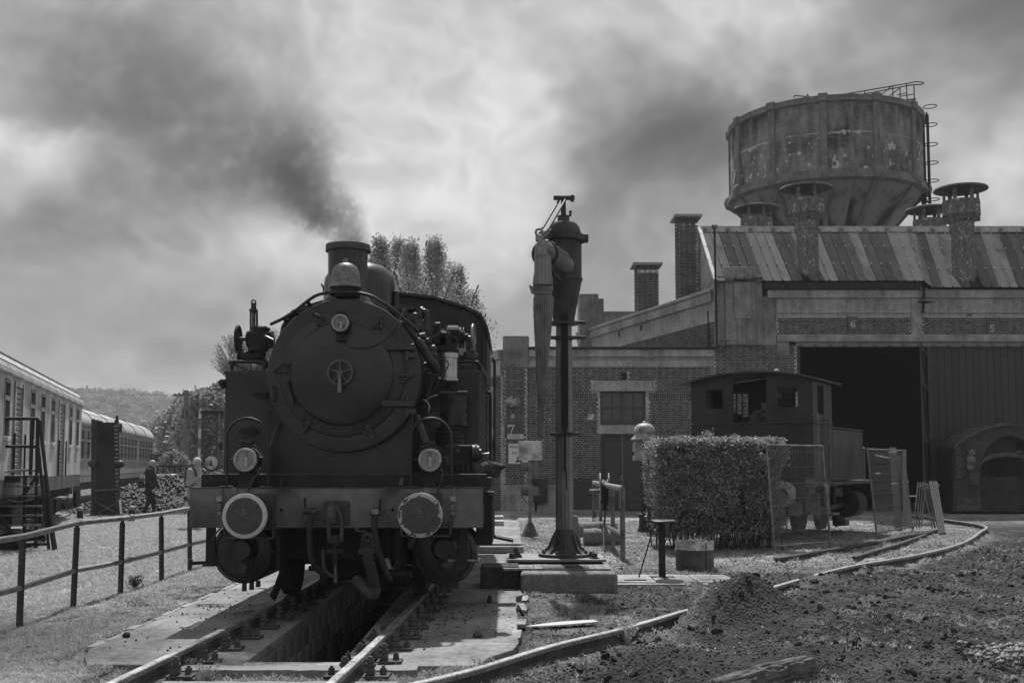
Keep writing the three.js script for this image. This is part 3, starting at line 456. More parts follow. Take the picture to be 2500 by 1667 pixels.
  vent(1968, 451, 36.5, 1.07, -4.5); vent(2346, 453, 36.5, 1.09, -4.6); vent(1847, 501, 40.6, 1.07, -3.6); vent(2269, 504, 40.6, 1.07, -3.6);
  // doors of bay 5: boards; folded leaf of bay 6
  const xj = sx(2277, 900), yT = y.open - 0.06;
  mesh('door_post', [box2(sx(2267, 900), xj, 0.05, y.open, -SD - 0.25, -SD - 0.05, 0.01), box2(sx(1947, 900) - 0.02, sx(1957, 900), 0.05, y.open, -SD - 0.3, -SD - 0.1, 0.01)], M.steelDark, shed);
  const door = part('door_leaf', shed); const nb = 22, bw = (19.4 - xj) / nb; const bg = boxUV(fin(new THREE.BoxGeometry(bw - 0.014, yT - 0.12, 0.05)));
  for (let i = 0; i < nb; i++) { const b = mesh('board', bg, i % 3 ? M.boardA : M.boardB, door); b.position.set(xj + bw * (i + 0.5), (yT + 0.12) / 2, -SD - 0.14 + rr(-0.004, 0.004)); }
  mesh('frame', [box2(xj, 19.4, 0.06, 0.2, -SD - 0.3, -SD - 0.17), box2(xj, 19.4, yT, yT + 0.05, -SD - 0.25, -SD - 0.08)], M.steelDark, door);
  const leaf = part('door_leaf', shed, [sx(2265, 900), 0, -SD - 0.2], 1.15); // swung inwards, seen on its braced back
  const lg = boxUV(fin(new THREE.BoxGeometry(0.225, yT - 0.1, 0.04))); for (let i = 0; i < 10; i++) { const b = mesh('board', lg, M.boardB, leaf); b.position.set(-0.12 - i * 0.235, (yT + 0.1) / 2, 0); }
  mesh('brace', [box(2.35, 0.16, 0.05, -1.2, 0.4, 0.05), box(2.35, 0.16, 0.05, -1.2, 2.4, 0.05), box(2.35, 0.16, 0.05, -1.2, 4.2, 0.05), box(2.35, 0.16, 0.05, -1.2, yT - 0.2, 0.05), beam([-0.1, 0.5, 0.045], [-2.2, 2.3, 0.045], 0.05, 0.14), beam([-0.1, 2.5, 0.045], [-2.2, 4.1, 0.045], 0.05, 0.14), beam([-0.1, 4.3, 0.045], [-2.2, yT - 0.3, 0.045], 0.05, 0.14)], M.woodDark, leaf);
  // floodlight arm at the bay joint
  { const q = P(2252, 713, SD), fl = part('floodlight', shed); mesh('arm', [beam([q.x, q.y + 0.05, -SD + 0.2], [q.x - 0.12, q.y - 0.75, -SD + 0.35], 0.06, 0.09), box(0.3, 0.05, 0.25, q.x - 0.05, q.y - 0.38, -SD + 0.3, [0, 0.3, -0.1])], M.soot, fl); mesh('lamp', [box(0.42, 0.07, 0.2, q.x + 0.05, q.y - 0.36, -SD + 0.45, [0, 0.1, -0.05], 0.01), sph(0.05, q.x - 0.1, q.y + 0.08, -SD + 0.2), sph(0.05, q.x + 0.06, q.y + 0.08, -SD + 0.2)], M.grey, fl); }
  // aerial pole with a little box on the corner
  { const a = P(1744, 556, SD - 0.2), pl = part('mast', shed); mesh('pole', cyl([a.x, a.y, -SD + 0.25], [a.x + 0.03, sy(850), -SD + 0.25], 0.035, 0.035, 8), M.soot, pl); mesh('lamp_box', [box(0.2, 0.12, 0.14, a.x, a.y + 0.02, -SD + 0.25, [0, 0, 0], 0.01), cyl([a.x, a.y, -SD + 0.3], [a.x, a.y, -SD + 0.36], 0.04, 0.04, 10)], M.grey, pl); }
  { const a = P(1768, 829, SD - 0.2), c = part('camera', shed); mesh('body', [cyl([a.x - 0.08, a.y + 0.01, -SD + 0.18], [a.x + 0.12, a.y - 0.03, -SD + 0.3], 0.05, 0.05, 10), box(0.14, 0.16, 0.1, a.x - 0.03, a.y - 0.12, -SD + 0.1)], M.grey, c); mesh('cable', tube([[a.x + 0.05, a.y - 0.12, -SD + 0.15], [a.x + 0.05, a.y - 0.3, -SD + 0.12], [a.x - 0.25, a.y - 0.5, -SD + 0.1]], 0.012, 6), M.soot, c); }
}
// ---------- the low brick annex ----------
const annex = thing('brick_annex', 'low flat-roofed brick annex with double door and window behind the water crane', 'building', [0, 0, 0]);
{
  const d = 36.2, Q = (x, y) => P(1160 + x / 2.8, 900 + y / 2.8, d), K = (x, y) => P(1160 + x / 3.135, 460 + y / 3.135, d);
  const xl = Q(190, 500).x, xr = 6.85, xp = K(412, 1200).x, base = -0.05, yc = K(500, 1368).y, yt = K(500, 1215).y;
  const w = { x0: Q(855, 0).x, x1: Q(1165, 0).x, y0: Q(0, 385).y, y1: Q(0, 155).y }, dr = { x0: Q(855, 0).x, x1: Q(1140, 0).x, y1: Q(0, 447).y };
  mesh('wall', [box2(xl + 0.03, w.x0, base, yc, -d - 0.4, -d - 0.03), box2(w.x1, xr, base, yc, -d - 0.4, -d - 0.03), box2(w.x0 - 0.01, w.x1 + 0.01, w.y1, yc, -d - 0.4, -d - 0.031), box2(w.x0 - 0.01, w.x1 + 0.01, dr.y1, w.y0, -d - 0.4, -d - 0.032)], M.mortar, annex);
  const vent = { x0: Q(995, 0).x, x1: Q(1040, 0).x, y0: Q(0, 78).y, y1: Q(0, 25).y };
  const sol = Q(0, 188).y, plinth = Q(0, 795).y;
  const lint = { x0: Q(820, 0).x, x1: Q(1213, 0).x, y0: w.y1, y1: Q(0, 84).y };
  const skip = (u, v) => (u > w.x0 - 0.11 && u < w.x1 + 0.11 && v < w.y1 + 0.02) && (v > w.y0 - 0.3 || u > w.x0 && u < dr.x1 + 0.3) && (u > w.x0 - 0.1) || (u > lint.x0 - 0.11 && u < lint.x1 + 0.11 && v > lint.y0 - 0.03 && v < lint.y1 + 0.03) || (u > vent.x0 && u < vent.x1 && v > vent.y0 && v < vent.y1) || (Math.abs(v - sol) < 0.12 && u > Q(480, 0).x && (u < w.x0 - 0.1 || u > w.x1 + 0.1)) || (v < plinth && u < Q(545, 0).x) || v < 0.15;
  layBricks(annex, frameAt([0, 0, -d - 0.028], 0), xl, xr, 0, yc - 0.02, skip, { n: 300, test: (u, v) => u > Q(670, 0).x && u < Q(1300, 0).x && v > 1.2 }, [[Q(482, 0).x, w.x0 - 0.13, sol], [w.x1 + 0.14, xr - 0.1, sol]]);
  // pier at the left corner
  const pa = K(212, 1130);
  mesh('pier', [box2(pa.x, xp, K(0, 1370).y, pa.y, -d - 0.5, -d + 0.16, 0.05), box2(K(315, 0).x, K(345, 0).x, K(0, 1348).y, K(0, 1290).y, -d, -d + 0.165), box2(K(218, 0).x, K(410, 0).x, K(0, 1372).y, K(0, 1285).y, -d, -d + 0.18, 0.01)], M.concreteDark, annex);
  mesh('quoin', [box2(xl - 0.05, Q(214, 0).x, base, Q(0, 370).y, -d - 0.3, -d + 0.05, 0.01)], M.concreteLight, annex);
  layBricks(annex, frameAt([0, 0, -d + 0.13], 0), pa.x + 0.05, xp - 0.05, plinth, K(0, 1370).y, null, { n: 0 });
  mesh('pier_core', [box2(pa.x + 0.06, xp - 0.06, base, K(0, 1370).y, -d - 0.3, -d + 0.12)], M.mortar, annex);
  mesh('plinth', [box2(xl, Q(545, 0).x, base, plinth, -d - 0.2, -d + 0.2, 0.02)], M.concrete, annex);
  mesh('cornice', [box2(xp, xr, K(0, 1310).y, K(0, 1288).y, -d - 0.35, -d + 0.02), box2(xp, xr, yc, K(0, 1312).y, -d - 0.35, -d + 0.05, 0.015), box2(xp, xr, K(0, 1290).y, K(0, 1232).y, -d - 0.35, -d + 0.14, 0.02)], M.concrete, annex);
  mesh('roof_edge', [box2(xp, xr, K(0, 1234).y, yt, -d - 0.6, -d + 0.22, 0.01)], M.blackMatt, annex);
  mesh('roof', box2(xl + 0.1, xr, yt - 0.35, yt - 0.2, -d - 8, -d - 0.3), M.blackMatt, annex);
  mesh('lintel', box2(lint.x0, lint.x1, lint.y0, lint.y1, -d - 0.3, -d + 0.05, 0.015), M.concrete, annex);
  mesh('transom', [box2(Q(830, 0).x, w.x1, Q(0, 446).y, Q(0, 390).y, -d - 0.3, -d + 0.02, 0.01)], M.concrete, annex);
  const win = part('window', annex), fr = [], fw = 0.07; const wm = gray(0.05, { roughness: 0.6 });
  for (const x of [w.x0 + fw / 2, (w.x0 + w.x1) / 2, w.x1 - fw / 2]) fr.push(box(x === (w.x0 + w.x1) / 2 ? 0.12 : fw, w.y1 - w.y0, 0.08, x, (w.y0 + w.y1) / 2, -d - 0.16));
  for (const y of [w.y0 + 0.06, (w.y0 + w.y1) / 2 + 0.02, w.y1 - fw / 2]) fr.push(box(w.x1 - w.x0, y === w.y0 + 0.06 ? 0.12 : 0.045, 0.075, (w.x0 + w.x1) / 2, y, -d - 0.16));
  for (const t of [0.27, 0.74]) fr.push(box(0.035, w.y1 - w.y0, 0.06, w.x0 + (w.x1 - w.x0) * t, (w.y0 + w.y1) / 2, -d - 0.165));
  mesh('frame', fr, wm, win);
  for (const [a, b] of [[0.02, 0.26], [0.28, 0.48], [0.52, 0.73], [0.75, 0.98]]) for (const [c, e] of [[0.08, 0.5], [0.53, 0.97]]) mesh('pane', box2(w.x0 + (w.x1 - w.x0) * a, w.x0 + (w.x1 - w.x0) * b, w.y0 + (w.y1 - w.y0) * c, w.y0 + (w.y1 - w.y0) * e, -d - 0.19, -d - 0.18), gray(0.07, { roughness: 0.12 }), win);
  const dm = gray(0.055, { map: re(T.grain, 0.8), roughness: 0.6 }), mid = (dr.x0 + dr.x1) / 2 + 0.05;
  for (const [a, b] of [[dr.x0 + 0.02, mid - 0.01], [mid + 0.01, dr.x1 + 0.28]]) { const l = part('door_leaf', annex); mesh('panel', [box2(a, b, 0.1, dr.y1, -d - 0.22, -d - 0.16, 0.006), box2(a + 0.12, b - 0.12, 0.4, dr.y1 - 0.15, -d - 0.17, -d - 0.15, 0.006), box2(a + 0.04, b - 0.04, 0.14, 0.34, -d - 0.17, -d - 0.14)], dm, l); if (b < mid) mesh('handle', [sph(0.035, b - 0.04, Q(0, 735).y, -d - 0.13), sph(0.035, b - 0.04, Q(0, 752).y, -d - 0.13)], M.greyLight, l); }
  mesh('vent', box2(vent.x0, vent.x1, vent.y0, vent.y1, -d - 0.1, -d - 0.028), M.soot, annex);
  mesh('plaque', box2(Q(765, 0).x, Q(811, 0).x, Q(0, 348).y, Q(0, 312).y, -d - 0.03, -d + 0.02), M.white, annex);
  mesh('hatch', box2(Q(662, 0).x, Q(795, 0).x, 0.15, Q(0, 755).y, -d - 0.05, -d + 0.02, 0.008), gray(0.05), annex);
  mesh('meter_box', [box2(Q(395, 0).x, Q(490, 0).x, Q(0, 915).y, Q(0, 755).y, -d, -d + 0.4, 0.01), box2(Q(405, 0).x, Q(420, 0).x, base, Q(0, 910).y, -d + 0.1, -d + 0.2)], gray(0.045, { map: re(T.blotch, 1) }), annex);
  // side wall running back on the left
  const s = part('side_wall', annex, [xl - 3.2, 0, -d - 7.95], Math.atan2(-0.93, 0.37)), SL = 8.5;
  mesh('wall', [box2(0, SL, base, yt - 0.9, -0.4, -0.03)], M.mortar, s); mesh('cornice', [box2(0, SL, yt - 0.95, yt - 0.42, -0.4, 0.04), box2(0, SL, yt - 0.4, yt - 0.08, -0.4, 0.12)], M.concrete, s);
  layBricks(s, frameAt([0, 0, -0.02], 0), 0, SL, 0, yt - 1, (u, v) => (u > SL - 1.9 && u < SL - 0.7 && v > 2.2 && v < 4.3), { n: 0 });
  mesh('window', box2(SL - 1.88, SL - 0.72, 2.2, 4.3, -0.2, -0.015), M.pane, s);
  // lamp, number and notices on the pier
  { const q = Q(262, 222), l = part('wall_lamp', annex); mesh('shade', lathe([[0.03, 0.16], [0.05, 0.1], [0.16, 0.06], [0.24, -0.02], [0.25, -0.04], [0.05, 0.0]], 24, [q.x, q.y, -d + 0.45], [0.9, 0, 0]), M.galv, l); mesh('bulb', sph(0.07, q.x, q.y - 0.02, -d + 0.48), M.white, l); mesh('arm', tube([[q.x - 0.05, q.y - 0.3, -d + 0.14], [q.x - 0.05, q.y - 0.1, -d + 0.2], [q.x, q.y + 0.08, -d + 0.35]], 0.02, 6), M.grey, l); mesh('lamp_box', sph(0.1, q.x - 0.02, Q(0, 328).y, -d + 0.16, [1, 1, 0.5]), M.greyLight, l); }
  { const q = Q(245, 420), b = part('number_plate', annex); mesh('plate', box(0.6, 0.52, 0.02, Q(262, 0).x, q.y, -d + 0.16), gray(0.07), b); mesh('number', text3('7', 0.36, q.x, q.y, -d + 0.172, 0.008), M.white, b); }
  { const t = signTex(220, 68, (c, W, H) => { c.fillStyle = '#b4b4b4'; c.fillRect(0, 0, W, H); c.fillStyle = '#333'; for (const [y, w2] of [[16, 90], [36, 150], [54, 110]]) for (let x = (W - w2) / 2; x < (W + w2) / 2; x += 9) c.fillRect(x, y - 4, 6, 7); }); const q = Q(276, 465); mesh('notice', panelUV(box(0.55, 0.165, 0.015), 0.55, 0.165), new THREE.MeshStandardMaterial({ map: t, roughness: 0.6 }), annex).position.set(q.x, q.y, -d + 0.17); }
  { const t = signTex(512, 512, (c, W, H) => { c.fillStyle = '#c9c9c9'; c.fillRect(0, 0, W, H); c.fillStyle = '#222'; c.textAlign = 'left'; c.font = 'bold 92px sans-serif'; c.fillText('Attention', 26, 110); c.fillText('Let op d', 90, 262); c.fillRect(200, 410, 130, 50); c.beginPath(); c.arc(215, 455, 30, 0, 7); c.arc(315, 455, 30, 0, 7); c.fill(); c.beginPath(); c.arc(245, 350, 24, 0, 7); c.fill(); c.fillRect(225, 365, 50, 60); c.fillRect(270, 385, 50, 16); });
    const q = Q(296, 582); mesh('warning_sign', panelUV(box(0.67, 0.67, 0.02), 0.67, 0.67), new THREE.MeshStandardMaterial({ map: t, roughness: 0.5 }), annex).position.set(q.x, q.y, -d + 0.2); }
}
// ---------- water tower ----------
{
  const d = 56, c = P(2012, 300, d), t = thing('water_tower', 'stained round concrete water tower tank on a flared base behind the shed roof', 'water tower', [c.x, 0, -d]);
  const yy = (py) => P(2012, py, d).y, W = 4.9;
  const st = new Uint8Array(1024 * 1024 * 4); // stains: dark runs, pale lime line half way up
  for (let j = 0; j < 1024; j++) for (let i = 0; i < 1024; i++) { const u = i / 1024, v = j / 1024; const run = fbm2(u * 90, v * 3, 4, 501, 0), big = fbm2(u * 14, v * 5, 5, 505), fine = fbm2(u * 160, v * 60, 3, 509); let x = 0.3 + 0.55 * (run - 0.5) + 0.45 * (big - 0.5) + 0.25 * (fine - 0.5) - 0.1 * sstep(0.6, 1, v);
    const line = 0.505 + 0.012 * (fbm2(u * 40, 3, 3, 511) - 0.5), drip = fbm2(u * 120, 1, 3, 513), strong = sstep(0.42, 0.62, fbm2(u * 12, 5, 3, 515)); if (v < line && v > line - 0.018 - 0.13 * Math.max(0, drip - 0.5)) x = Math.max(x, 0.35 + 0.45 * strong); { const q = fbm2(u * 130, v * 12, 4, 521); if (q > 0.68 && v < 0.52) x += 0.9 * sstep(0.68, 0.76, q); } x = clamp(x, 0.06, 1); const k = (j * 1024 + i) * 4; st[k] = st[k + 1] = st[k + 2] = x * 255; st[k + 3] = 255; }
  const stx = new THREE.DataTexture(st, 1024, 1024); stx.wrapS = stx.wrapT = THREE.RepeatWrapping; stx.magFilter = THREE.LinearFilter; stx.needsUpdate = true;
  const wallM = gray(0.5, { map: stx, roughness: 1, bumpMap: re(T.fine, 40, 12), bumpScale: 0.01 });
  const cylWall = (r0, r1, y0, y1, mat, name, seg = 96, n = 1, fnR) => { const g = new THREE.CylinderGeometry(r1, r0, y1 - y0, seg, n, true); if (fnR) { const p = g.attributes.position; for (let i = 0; i < p.count; i++) { const y = p.getY(i), t2 = (y + (y1 - y0) / 2) / (y1 - y0), r = fnR(t2), a = Math.atan2(p.getX(i), p.getZ(i)); p.setX(i, r * Math.sin(a)); p.setZ(i, r * Math.cos(a)); } g.computeVertexNormals(); } g.translate(0, (y0 + y1) / 2, 0); return mesh(name, g.toNonIndexed(), mat, t); };
  const yTop = 19.6, yBot = 15.95, yEdge = 15.5, yNeck = 12.9;
  cylWall(W, W, yBot, yTop, wallM, 'tank_wall');
  const coneT = new THREE.DataTexture(st.slice(), 1024, 1024); coneT.wrapS = coneT.wrapT = THREE.RepeatWrapping; coneT.magFilter = THREE.LinearFilter; coneT.repeat.set(1, 0.25); coneT.needsUpdate = true;
  const streakC = tex(512, (u, v) => { const a = fbm2(u * 64, v * 2 , 4, 601, 2), b = fbm2(u * 22, v * 3, 4, 603, 1); const c = fbm2(u * 9, v * 2, 4, 607, 2); return 0.24 + 0.6 * (a - 0.5) + 0.6 * sstep(0.5, 0.64, b) * sstep(0.4, 0.6, c) + 0.5 * (c - 0.5); }); streakC.repeat.set(2, 1);
  cylWall(2.9, W, yNeck, yEdge - 0.05, gray(0.25, { map: streakC, roughness: 1 }), 'flared_base', 96, 16, (q) => 2.65 + (W - 0.1 - 2.65) * Math.pow(Math.max(q, 0), 1.08));
  mesh('top_ring', lathe([[W, yTop - 0.35], [W + 0.12, yTop - 0.3], [W + 0.14, yTop - 0.02], [W - 0.02, yTop + 0.02], [W - 0.3, yTop + 0.03], [W - 0.3, yTop - 0.3]], 96), M.concreteDark, t);
  mesh('bottom_ring', lathe([[W, yBot], [W + 0.1, yBot - 0.02], [W + 0.12, yBot - 0.25], [W + 0.2, yEdge + 0.15], [W + 0.2, yEdge], [W - 0.2, yEdge - 0.1]], 96), M.concreteDark, t);
  mesh('lid', lathe([[0, yTop + 0.25], [2.5, yTop + 0.18], [W - 0.25, yTop]], 64), M.concreteDark, t);
  for (let i = 0; i < 12; i++) { const a = i / 12 * Math.PI * 2 + 0.23, s = Math.sin(a), k = Math.cos(a), rib = part('rib', t); mesh('rib_post', [box(0.34, yTop - yBot - 0.1, 0.16, s * (W + 0.03), (yTop + yBot) / 2, k * (W + 0.03), [0, a, 0], 0.02), box(0.46, 0.4, 0.22, s * (W + 0.12), yTop - 0.12, k * (W + 0.12), [0, a, 0], 0.04)], M.concreteDark, rib); { const q = (u) => { const r = 2.65 + (W - 0.1 - 2.65) * Math.pow(u, 1.08) + 0.02, y = yNeck + (yEdge - 0.05 - yNeck) * u; return [s * r, y, k * r]; }; mesh('under_rib', [0, 1, 2, 3].map((i) => beam(q(i / 4), q((i + 1) / 4), 0.26, 0.16)), M.concreteDark, rib); } mesh('corbel', [sph(0.3, s * (W + 0.1), yBot - 0.2, k * (W + 0.1), [1, 1.3, 1], 12, 8)], M.concreteDark, rib); }
  // brick shaft with blind arches
  const sh = part('shaft', t); mesh('core', lathe([[2.6, 0], [2.6, yNeck + 0.05]], 48), gray(0.13, { map: re(T.fine, 1), roughness: 1 }), sh); mesh('string_course', lathe([[2.6, yNeck - 0.06], [2.8, yNeck - 0.02], [2.8, yNeck + 0.14], [2.68, yNeck + 0.2]], 48), M.concrete, sh);
  const arch = []; for (let i = 0; i < 10; i++) { const a = i / 10 * Math.PI * 2; for (let k = -4; k <= 4; k++) { const b = k * 0.33; arch.push(xf(box(0.11, 0.34, 0.1, 0, 0.62, 0, [0, 0, 0]), [0, 0, 0], [0, 0, -b])); const g = arch[arch.length - 1]; xf(g, [0, yNeck - 1.1, 2.75]); xf(g, [0, 0, 0], [0, a, 0]); } } mesh('arch_stone', arch, gray(0.2, { map: re(T.fine, 2) }), sh);
  // caged ladder on the right, rail with platform on top
  const la = 1.22, lx = Math.sin(la) * (W + 0.25), lz = Math.cos(la) * (W + 0.25), lad = part('ladder', t);
  const L0 = yy(498), L1 = yTop + 0.1;
  mesh('stile', [bar([[lx - 0.1, L0 - 0.8, lz + 0.15], [lx - 0.1, L1, lz + 0.15]], 0.045), bar([[lx + 0.12, L0 - 0.8, lz - 0.25], [lx + 0.12, L1, lz - 0.25]], 0.045), box(0.22, 6, 0.12, lx - 0.35, yBot - 0.3, lz + 0.1)], M.soot, lad);
  const rung = []; for (let y = L0 - 0.6; y < L1; y += 0.3) rung.push(cyl([lx - 0.1, y, lz + 0.15], [lx + 0.12, y, lz - 0.25], 0.016, 0.016, 6)); mesh('rung', rung, M.soot, lad);
  for (const py of [257, 302, 350, 395, 439, 485]) { const y = P(2012, py, 54).y; mesh('hoop', tor(0.32, 0.025, [lx + 0.12, y, lz + 0.05], [Math.PI / 2, 0, 0.3], Math.PI * 2, 6, 24), M.soot, lad); }
  mesh('strut', [beam([lx - 0.4, yEdge - 0.6, lz], [lx + 0.1, L0 - 0.9, lz], 0.05, 0.05), beam([lx, yEdge - 0.8, lz], [lx + 0.7, L0 - 0.7, lz], 0.05, 0.05), beam([lx - 0.9, yEdge - 0.1, lz], [lx, L0 - 0.4, lz], 0.05, 0.05)], M.soot, lad);
  const TQ = (x, y, dz) => { const q = P(1700 + x / 3.564, 160 + y / 3.564, d - dz); return [q.x - c.x, q.y, q.z + d]; };
  const rail2 = part('roof_railing', t);
  mesh('handrail', [bar([TQ(1200, 265, 1.5), TQ(1860, 152, 1.5), TQ(1915, 139, 1.5), TQ(1975, 146, 1.5), TQ(1983, 156, 1.4), TQ(1960, 164, 1.3), TQ(1880, 168, 1.2), TQ(1350, 268, 1.2)], 0.03, 6), bar([TQ(1750, 255, 1.4), TQ(1835, 238, 1.4)], 0.025, 6), bar([TQ(1775, 268, 1.2), TQ(1895, 248, 1.2)], 0.025, 6), bar([TQ(1835, 300, 1.4), TQ(1915, 290, 1.4)], 0.04, 6)], M.soot, rail2);
  mesh('post', [[1468, 220, 1470, 275], [1534, 232, 1538, 275], [1712, 180, 1716, 285], [1776, 195, 1778, 292], [1832, 158, 1838, 300], [1897, 168, 1902, 315], [1590, 275, 1700, 180], [1675, 272, 1775, 193]].map(([a, b, e, f]) => cyl(TQ(a, b, 1.4), TQ(e, f, 1.4), 0.028, 0.028, 6)), M.soot, rail2);
  mesh('float_rod', [tube([TQ(855, 275, 2), TQ(860, 262, 2), TQ(960, 268, 2), TQ(968, 250, 2), TQ(980, 270, 2)], 0.03, 6)], M.soot, rail2);
}

// ================= THE STEAM ENGINE =================
const OX = -1.82, OZ = -11.2; // buffer beam face
const loco = thing('steam_locomotive', 'black tank steam locomotive facing the camera over the pit, smoke rising from its chimney', 'steam locomotive', [OX, 0, OZ]);
const Lq = (px, py, z) => { const q = P(px, py, 11.2 - z); return V(q.x - OX, q.y, q.z - OZ); };
const L3 = (px, py, z) => Lq(px, py, z).toArray();
const C1 = (x, y, z) => Lq(440 + x / 3.92, 560 + y / 3.92, z), C2 = (x, y, z) => Lq(800 + x / 3.92, 560 + y / 3.92, z), C3 = (x, y, z) => Lq(440 + x / 3.92, 940 + y / 3.92, z), C4 = (x, y, z) => Lq(800 + x / 3.92, 940 + y / 3.92, z), B1 = (x, y, z) => Lq(440 + x / 4.05, 1280 + y / 4.05, z), B2 = (x, y, z) => Lq(800 + x / 4.05, 1280 + y / 4.05, z);
const bolt = (p, r = 0.018, d = 0.02) => { p = arr(p); return cyl([p.x, p.y, p.z - 0.01], [p.x, p.y, p.z + d], r, r * 0.85, 6); };
{
  // ---- buffer beam ----
  const bb = part('buffer_beam', loco);
  const sq = (x) => shp([[x - 0.028, 1.16], [x + 0.028, 1.16], [x + 0.028, 1.216], [x - 0.028, 1.216]]);
  const plate = new THREE.Shape([[-1.515, 0.99], [1.515, 0.99], [1.515, 1.395], [-1.515, 1.395]].map((q) => new THREE.Vector2(...q)));
  for (const x of [Lq(686, 1253.5, 0).x, Lq(958.5, 1253, 0).x]) plate.holes.push(new THREE.Path([[x - 0.018, 1.15], [x + 0.018, 1.15], [x + 0.018, 1.186], [x - 0.018, 1.186]].map((q) => new THREE.Vector2(...q))));
  mesh('plate', ext(plate, 0.03, 0.004, [0, 0, -0.03]), M.beamPaint, bb);
  mesh('backing', box2(-1.5, 1.5, 1.0, 1.385, -0.1, -0.036), M.soot, bb);
  mesh('top_flange', box2(-1.52, 1.52, 1.392, 1.404, -0.16, 0.012), M.steelDark, bb);
  const hx = []; for (const [x, y] of [[285, 1095], [285, 1205], [285, 1320], [130, 1105], [130, 1205], [130, 1310]]) hx.push(bolt(C3(x, y, 0.002), 0.026, 0.004)); for (const [x, y] of [[1130, 1155], [1300, 1095], [1300, 1205], [1300, 1315], [1450, 1060], [1450, 1195], [1450, 1310], [1130, 1300]]) hx.push(bolt(C4(x, y, 0.002), 0.028, 0.005));
  mesh('bolt', hx, M.beamPaint, bb);
  mesh('end_plate', [box2(-1.515, -1.485, 1.0, 1.385, -0.9, -0.04), box2(1.485, 1.515, 1.0, 1.385, -0.9, -0.04)], M.blackMatt, bb);
  // ---- buffers ----
  const faceTex = (worn) => { const N = 512, d = new Uint8Array(N * N * 4); for (let j = 0; j < N; j++) for (let i = 0; i < N; i++) { const x = (i + 0.5) / N * 2 - 1, y = (j + 0.5) / N * 2 - 1, r = Math.hypot(x, y), f = fbm2(i / 60, j / 60, 4, worn ? 701 : 733), f2 = fbm2(i / 14, j / 14, 4, 705), a = Math.atan2(y, x); let v = 0.048 + 0.03 * (f - 0.5) + 0.04 * (f2 - 0.5); const sc = fbm2(x * 5 + y * 9, y * 3 - x * 5, 4, 711); if (r < 0.5 && sc > 0.64) v += 0.25 * (sc - 0.64) * 6 * (0.55 - r);
      if (!worn) { if (r > 0.815) v = 0.46 + 0.22 * (f - 0.5) + 0.2 * (f2 - 0.5); } else { const q = 0.815 + 0.05 * (f - 0.5); const keep = fbm2(x * 3 + 7, y * 3, 4, 721) + 0.22 * Math.max(0, -y - 0.3) + 0.2 * Math.max(0, y - 0.3); if (r > q && keep + 0.4 * (f2 - 0.5) + (r > 0.96 ? 0.2 : 0) > 0.5) v = 0.38 + 0.2 * (f2 - 0.5); }
      const k = (j * N + i) * 4; d[k] = d[k + 1] = d[k + 2] = clamp(v) * 255; d[k + 3] = 255; } const t = new THREE.DataTexture(d, N, N); t.magFilter = THREE.LinearFilter; t.needsUpdate = true; return t; };
  for (const [px, py, worn] of [[594.8, 1260, 0], [1025, 1258, 1]]) {
    const b = part('buffer', loco), q = Lq(px, py, 0.55), R = 0.222, x = q.x, y = q.y;
    const sx2 = x + (worn ? -0.04 : 0.055); // stock sits a little inboard on its plate
    mesh('stock_plate', ext(rrect(0.36, 0.36, 0.03), 0.03, 0.004, [x, y + 0.02, 0.004]), M.steelDark, b);
    mesh('stock', lathe([[0.17, 0], [0.17, 0.03], [0.12, 0.06], [0.11, 0.3], [0.125, 0.31], [0.125, 0.34], [0.075, 0.345], [0.075, 0.52]], 28, [x, y, 0.03], [Math.PI / 2, 0, 0]), M.blackMatt, b);
    const disc = new THREE.LatheGeometry([[0.0001, 0.022], [0.08, 0.02], [0.15, 0.014], [0.205, 0.004], [0.216, 0.0], [0.222, -0.008], [0.222, -0.03], [0.0001, -0.03]].map((v2) => new THREE.Vector2(...v2)), 64).rotateX(Math.PI / 2); const g = fin(toCreasedNormals(disc, 0.6));
    panelUV(g, 2 * R, 2 * R); mesh('head', g, gray(1, { map: faceTex(worn), roughness: 0.6, bumpMap: re(T.fine, 2), bumpScale: 0.001 }), b).position.set(x, y, 0.53);
  }
  // hand rails under the buffers (shunter's grips)
  const grip = (pts) => mesh('shunter_grip', bar(pts, 0.012), M.steelDark, loco);
  grip([C3(415, 1350, 0.1), C3(420, 1440, 0.12), C3(440, 1462, 0.12), C3(880, 1466, 0.12), C3(890, 1440, 0.12), C3(890, 1340, 0.1)]);
  grip([C4(700, 1350, 0.1), C4(704, 1430, 0.12), C4(720, 1444, 0.12), C4(1160, 1444, 0.12), C4(1172, 1425, 0.12), C4(1176, 1300, 0.1)]);
  for (const [f, pts] of [[C3, [[870, 1300], [910, 1345]]], [C4, [[1160, 1295], [1200, 1345]]]]) { const a = f(...pts[0], 0.06), b2 = f(...pts[1], 0.06); mesh('grip_bracket', box2(a.x, b2.x, b2.y, a.y, 0.0, 0.12, 0.01), M.steelDark, loco); }
  // ---- drawgear ----
  const hk = part('coupling', loco), pc = Lq(822, 1252, 0.02);
  mesh('hook_plate', [ext(rrect(0.25, 0.24, 0.03), 0.025, 0.006, [pc.x, pc.y, 0.006]), ...[[-0.1, -0.09], [0.1, -0.09], [-0.1, 0.09], [0.1, 0.09]].map(([a, b]) => bolt([pc.x + a, pc.y + b, 0.04], 0.02, 0.025))], M.steelDark, hk);
  const hs = new THREE.Shape([[0, -0.06], [0.16, -0.06], [0.24, -0.1], [0.33, -0.09], [0.38, -0.02], [0.37, 0.06], [0.33, 0.07], [0.31, 0.02], [0.26, 0.0], [0.2, 0.05], [0, 0.06]].map((q) => new THREE.Vector2(...q)));
  mesh('draw_hook', fin(ext(hs, 0.06, 0.01)).translate(0, 0, -0.03).rotateY(-Math.PI / 2).translate(pc.x, pc.y + 0.01, 0.03), M.rust, hk);
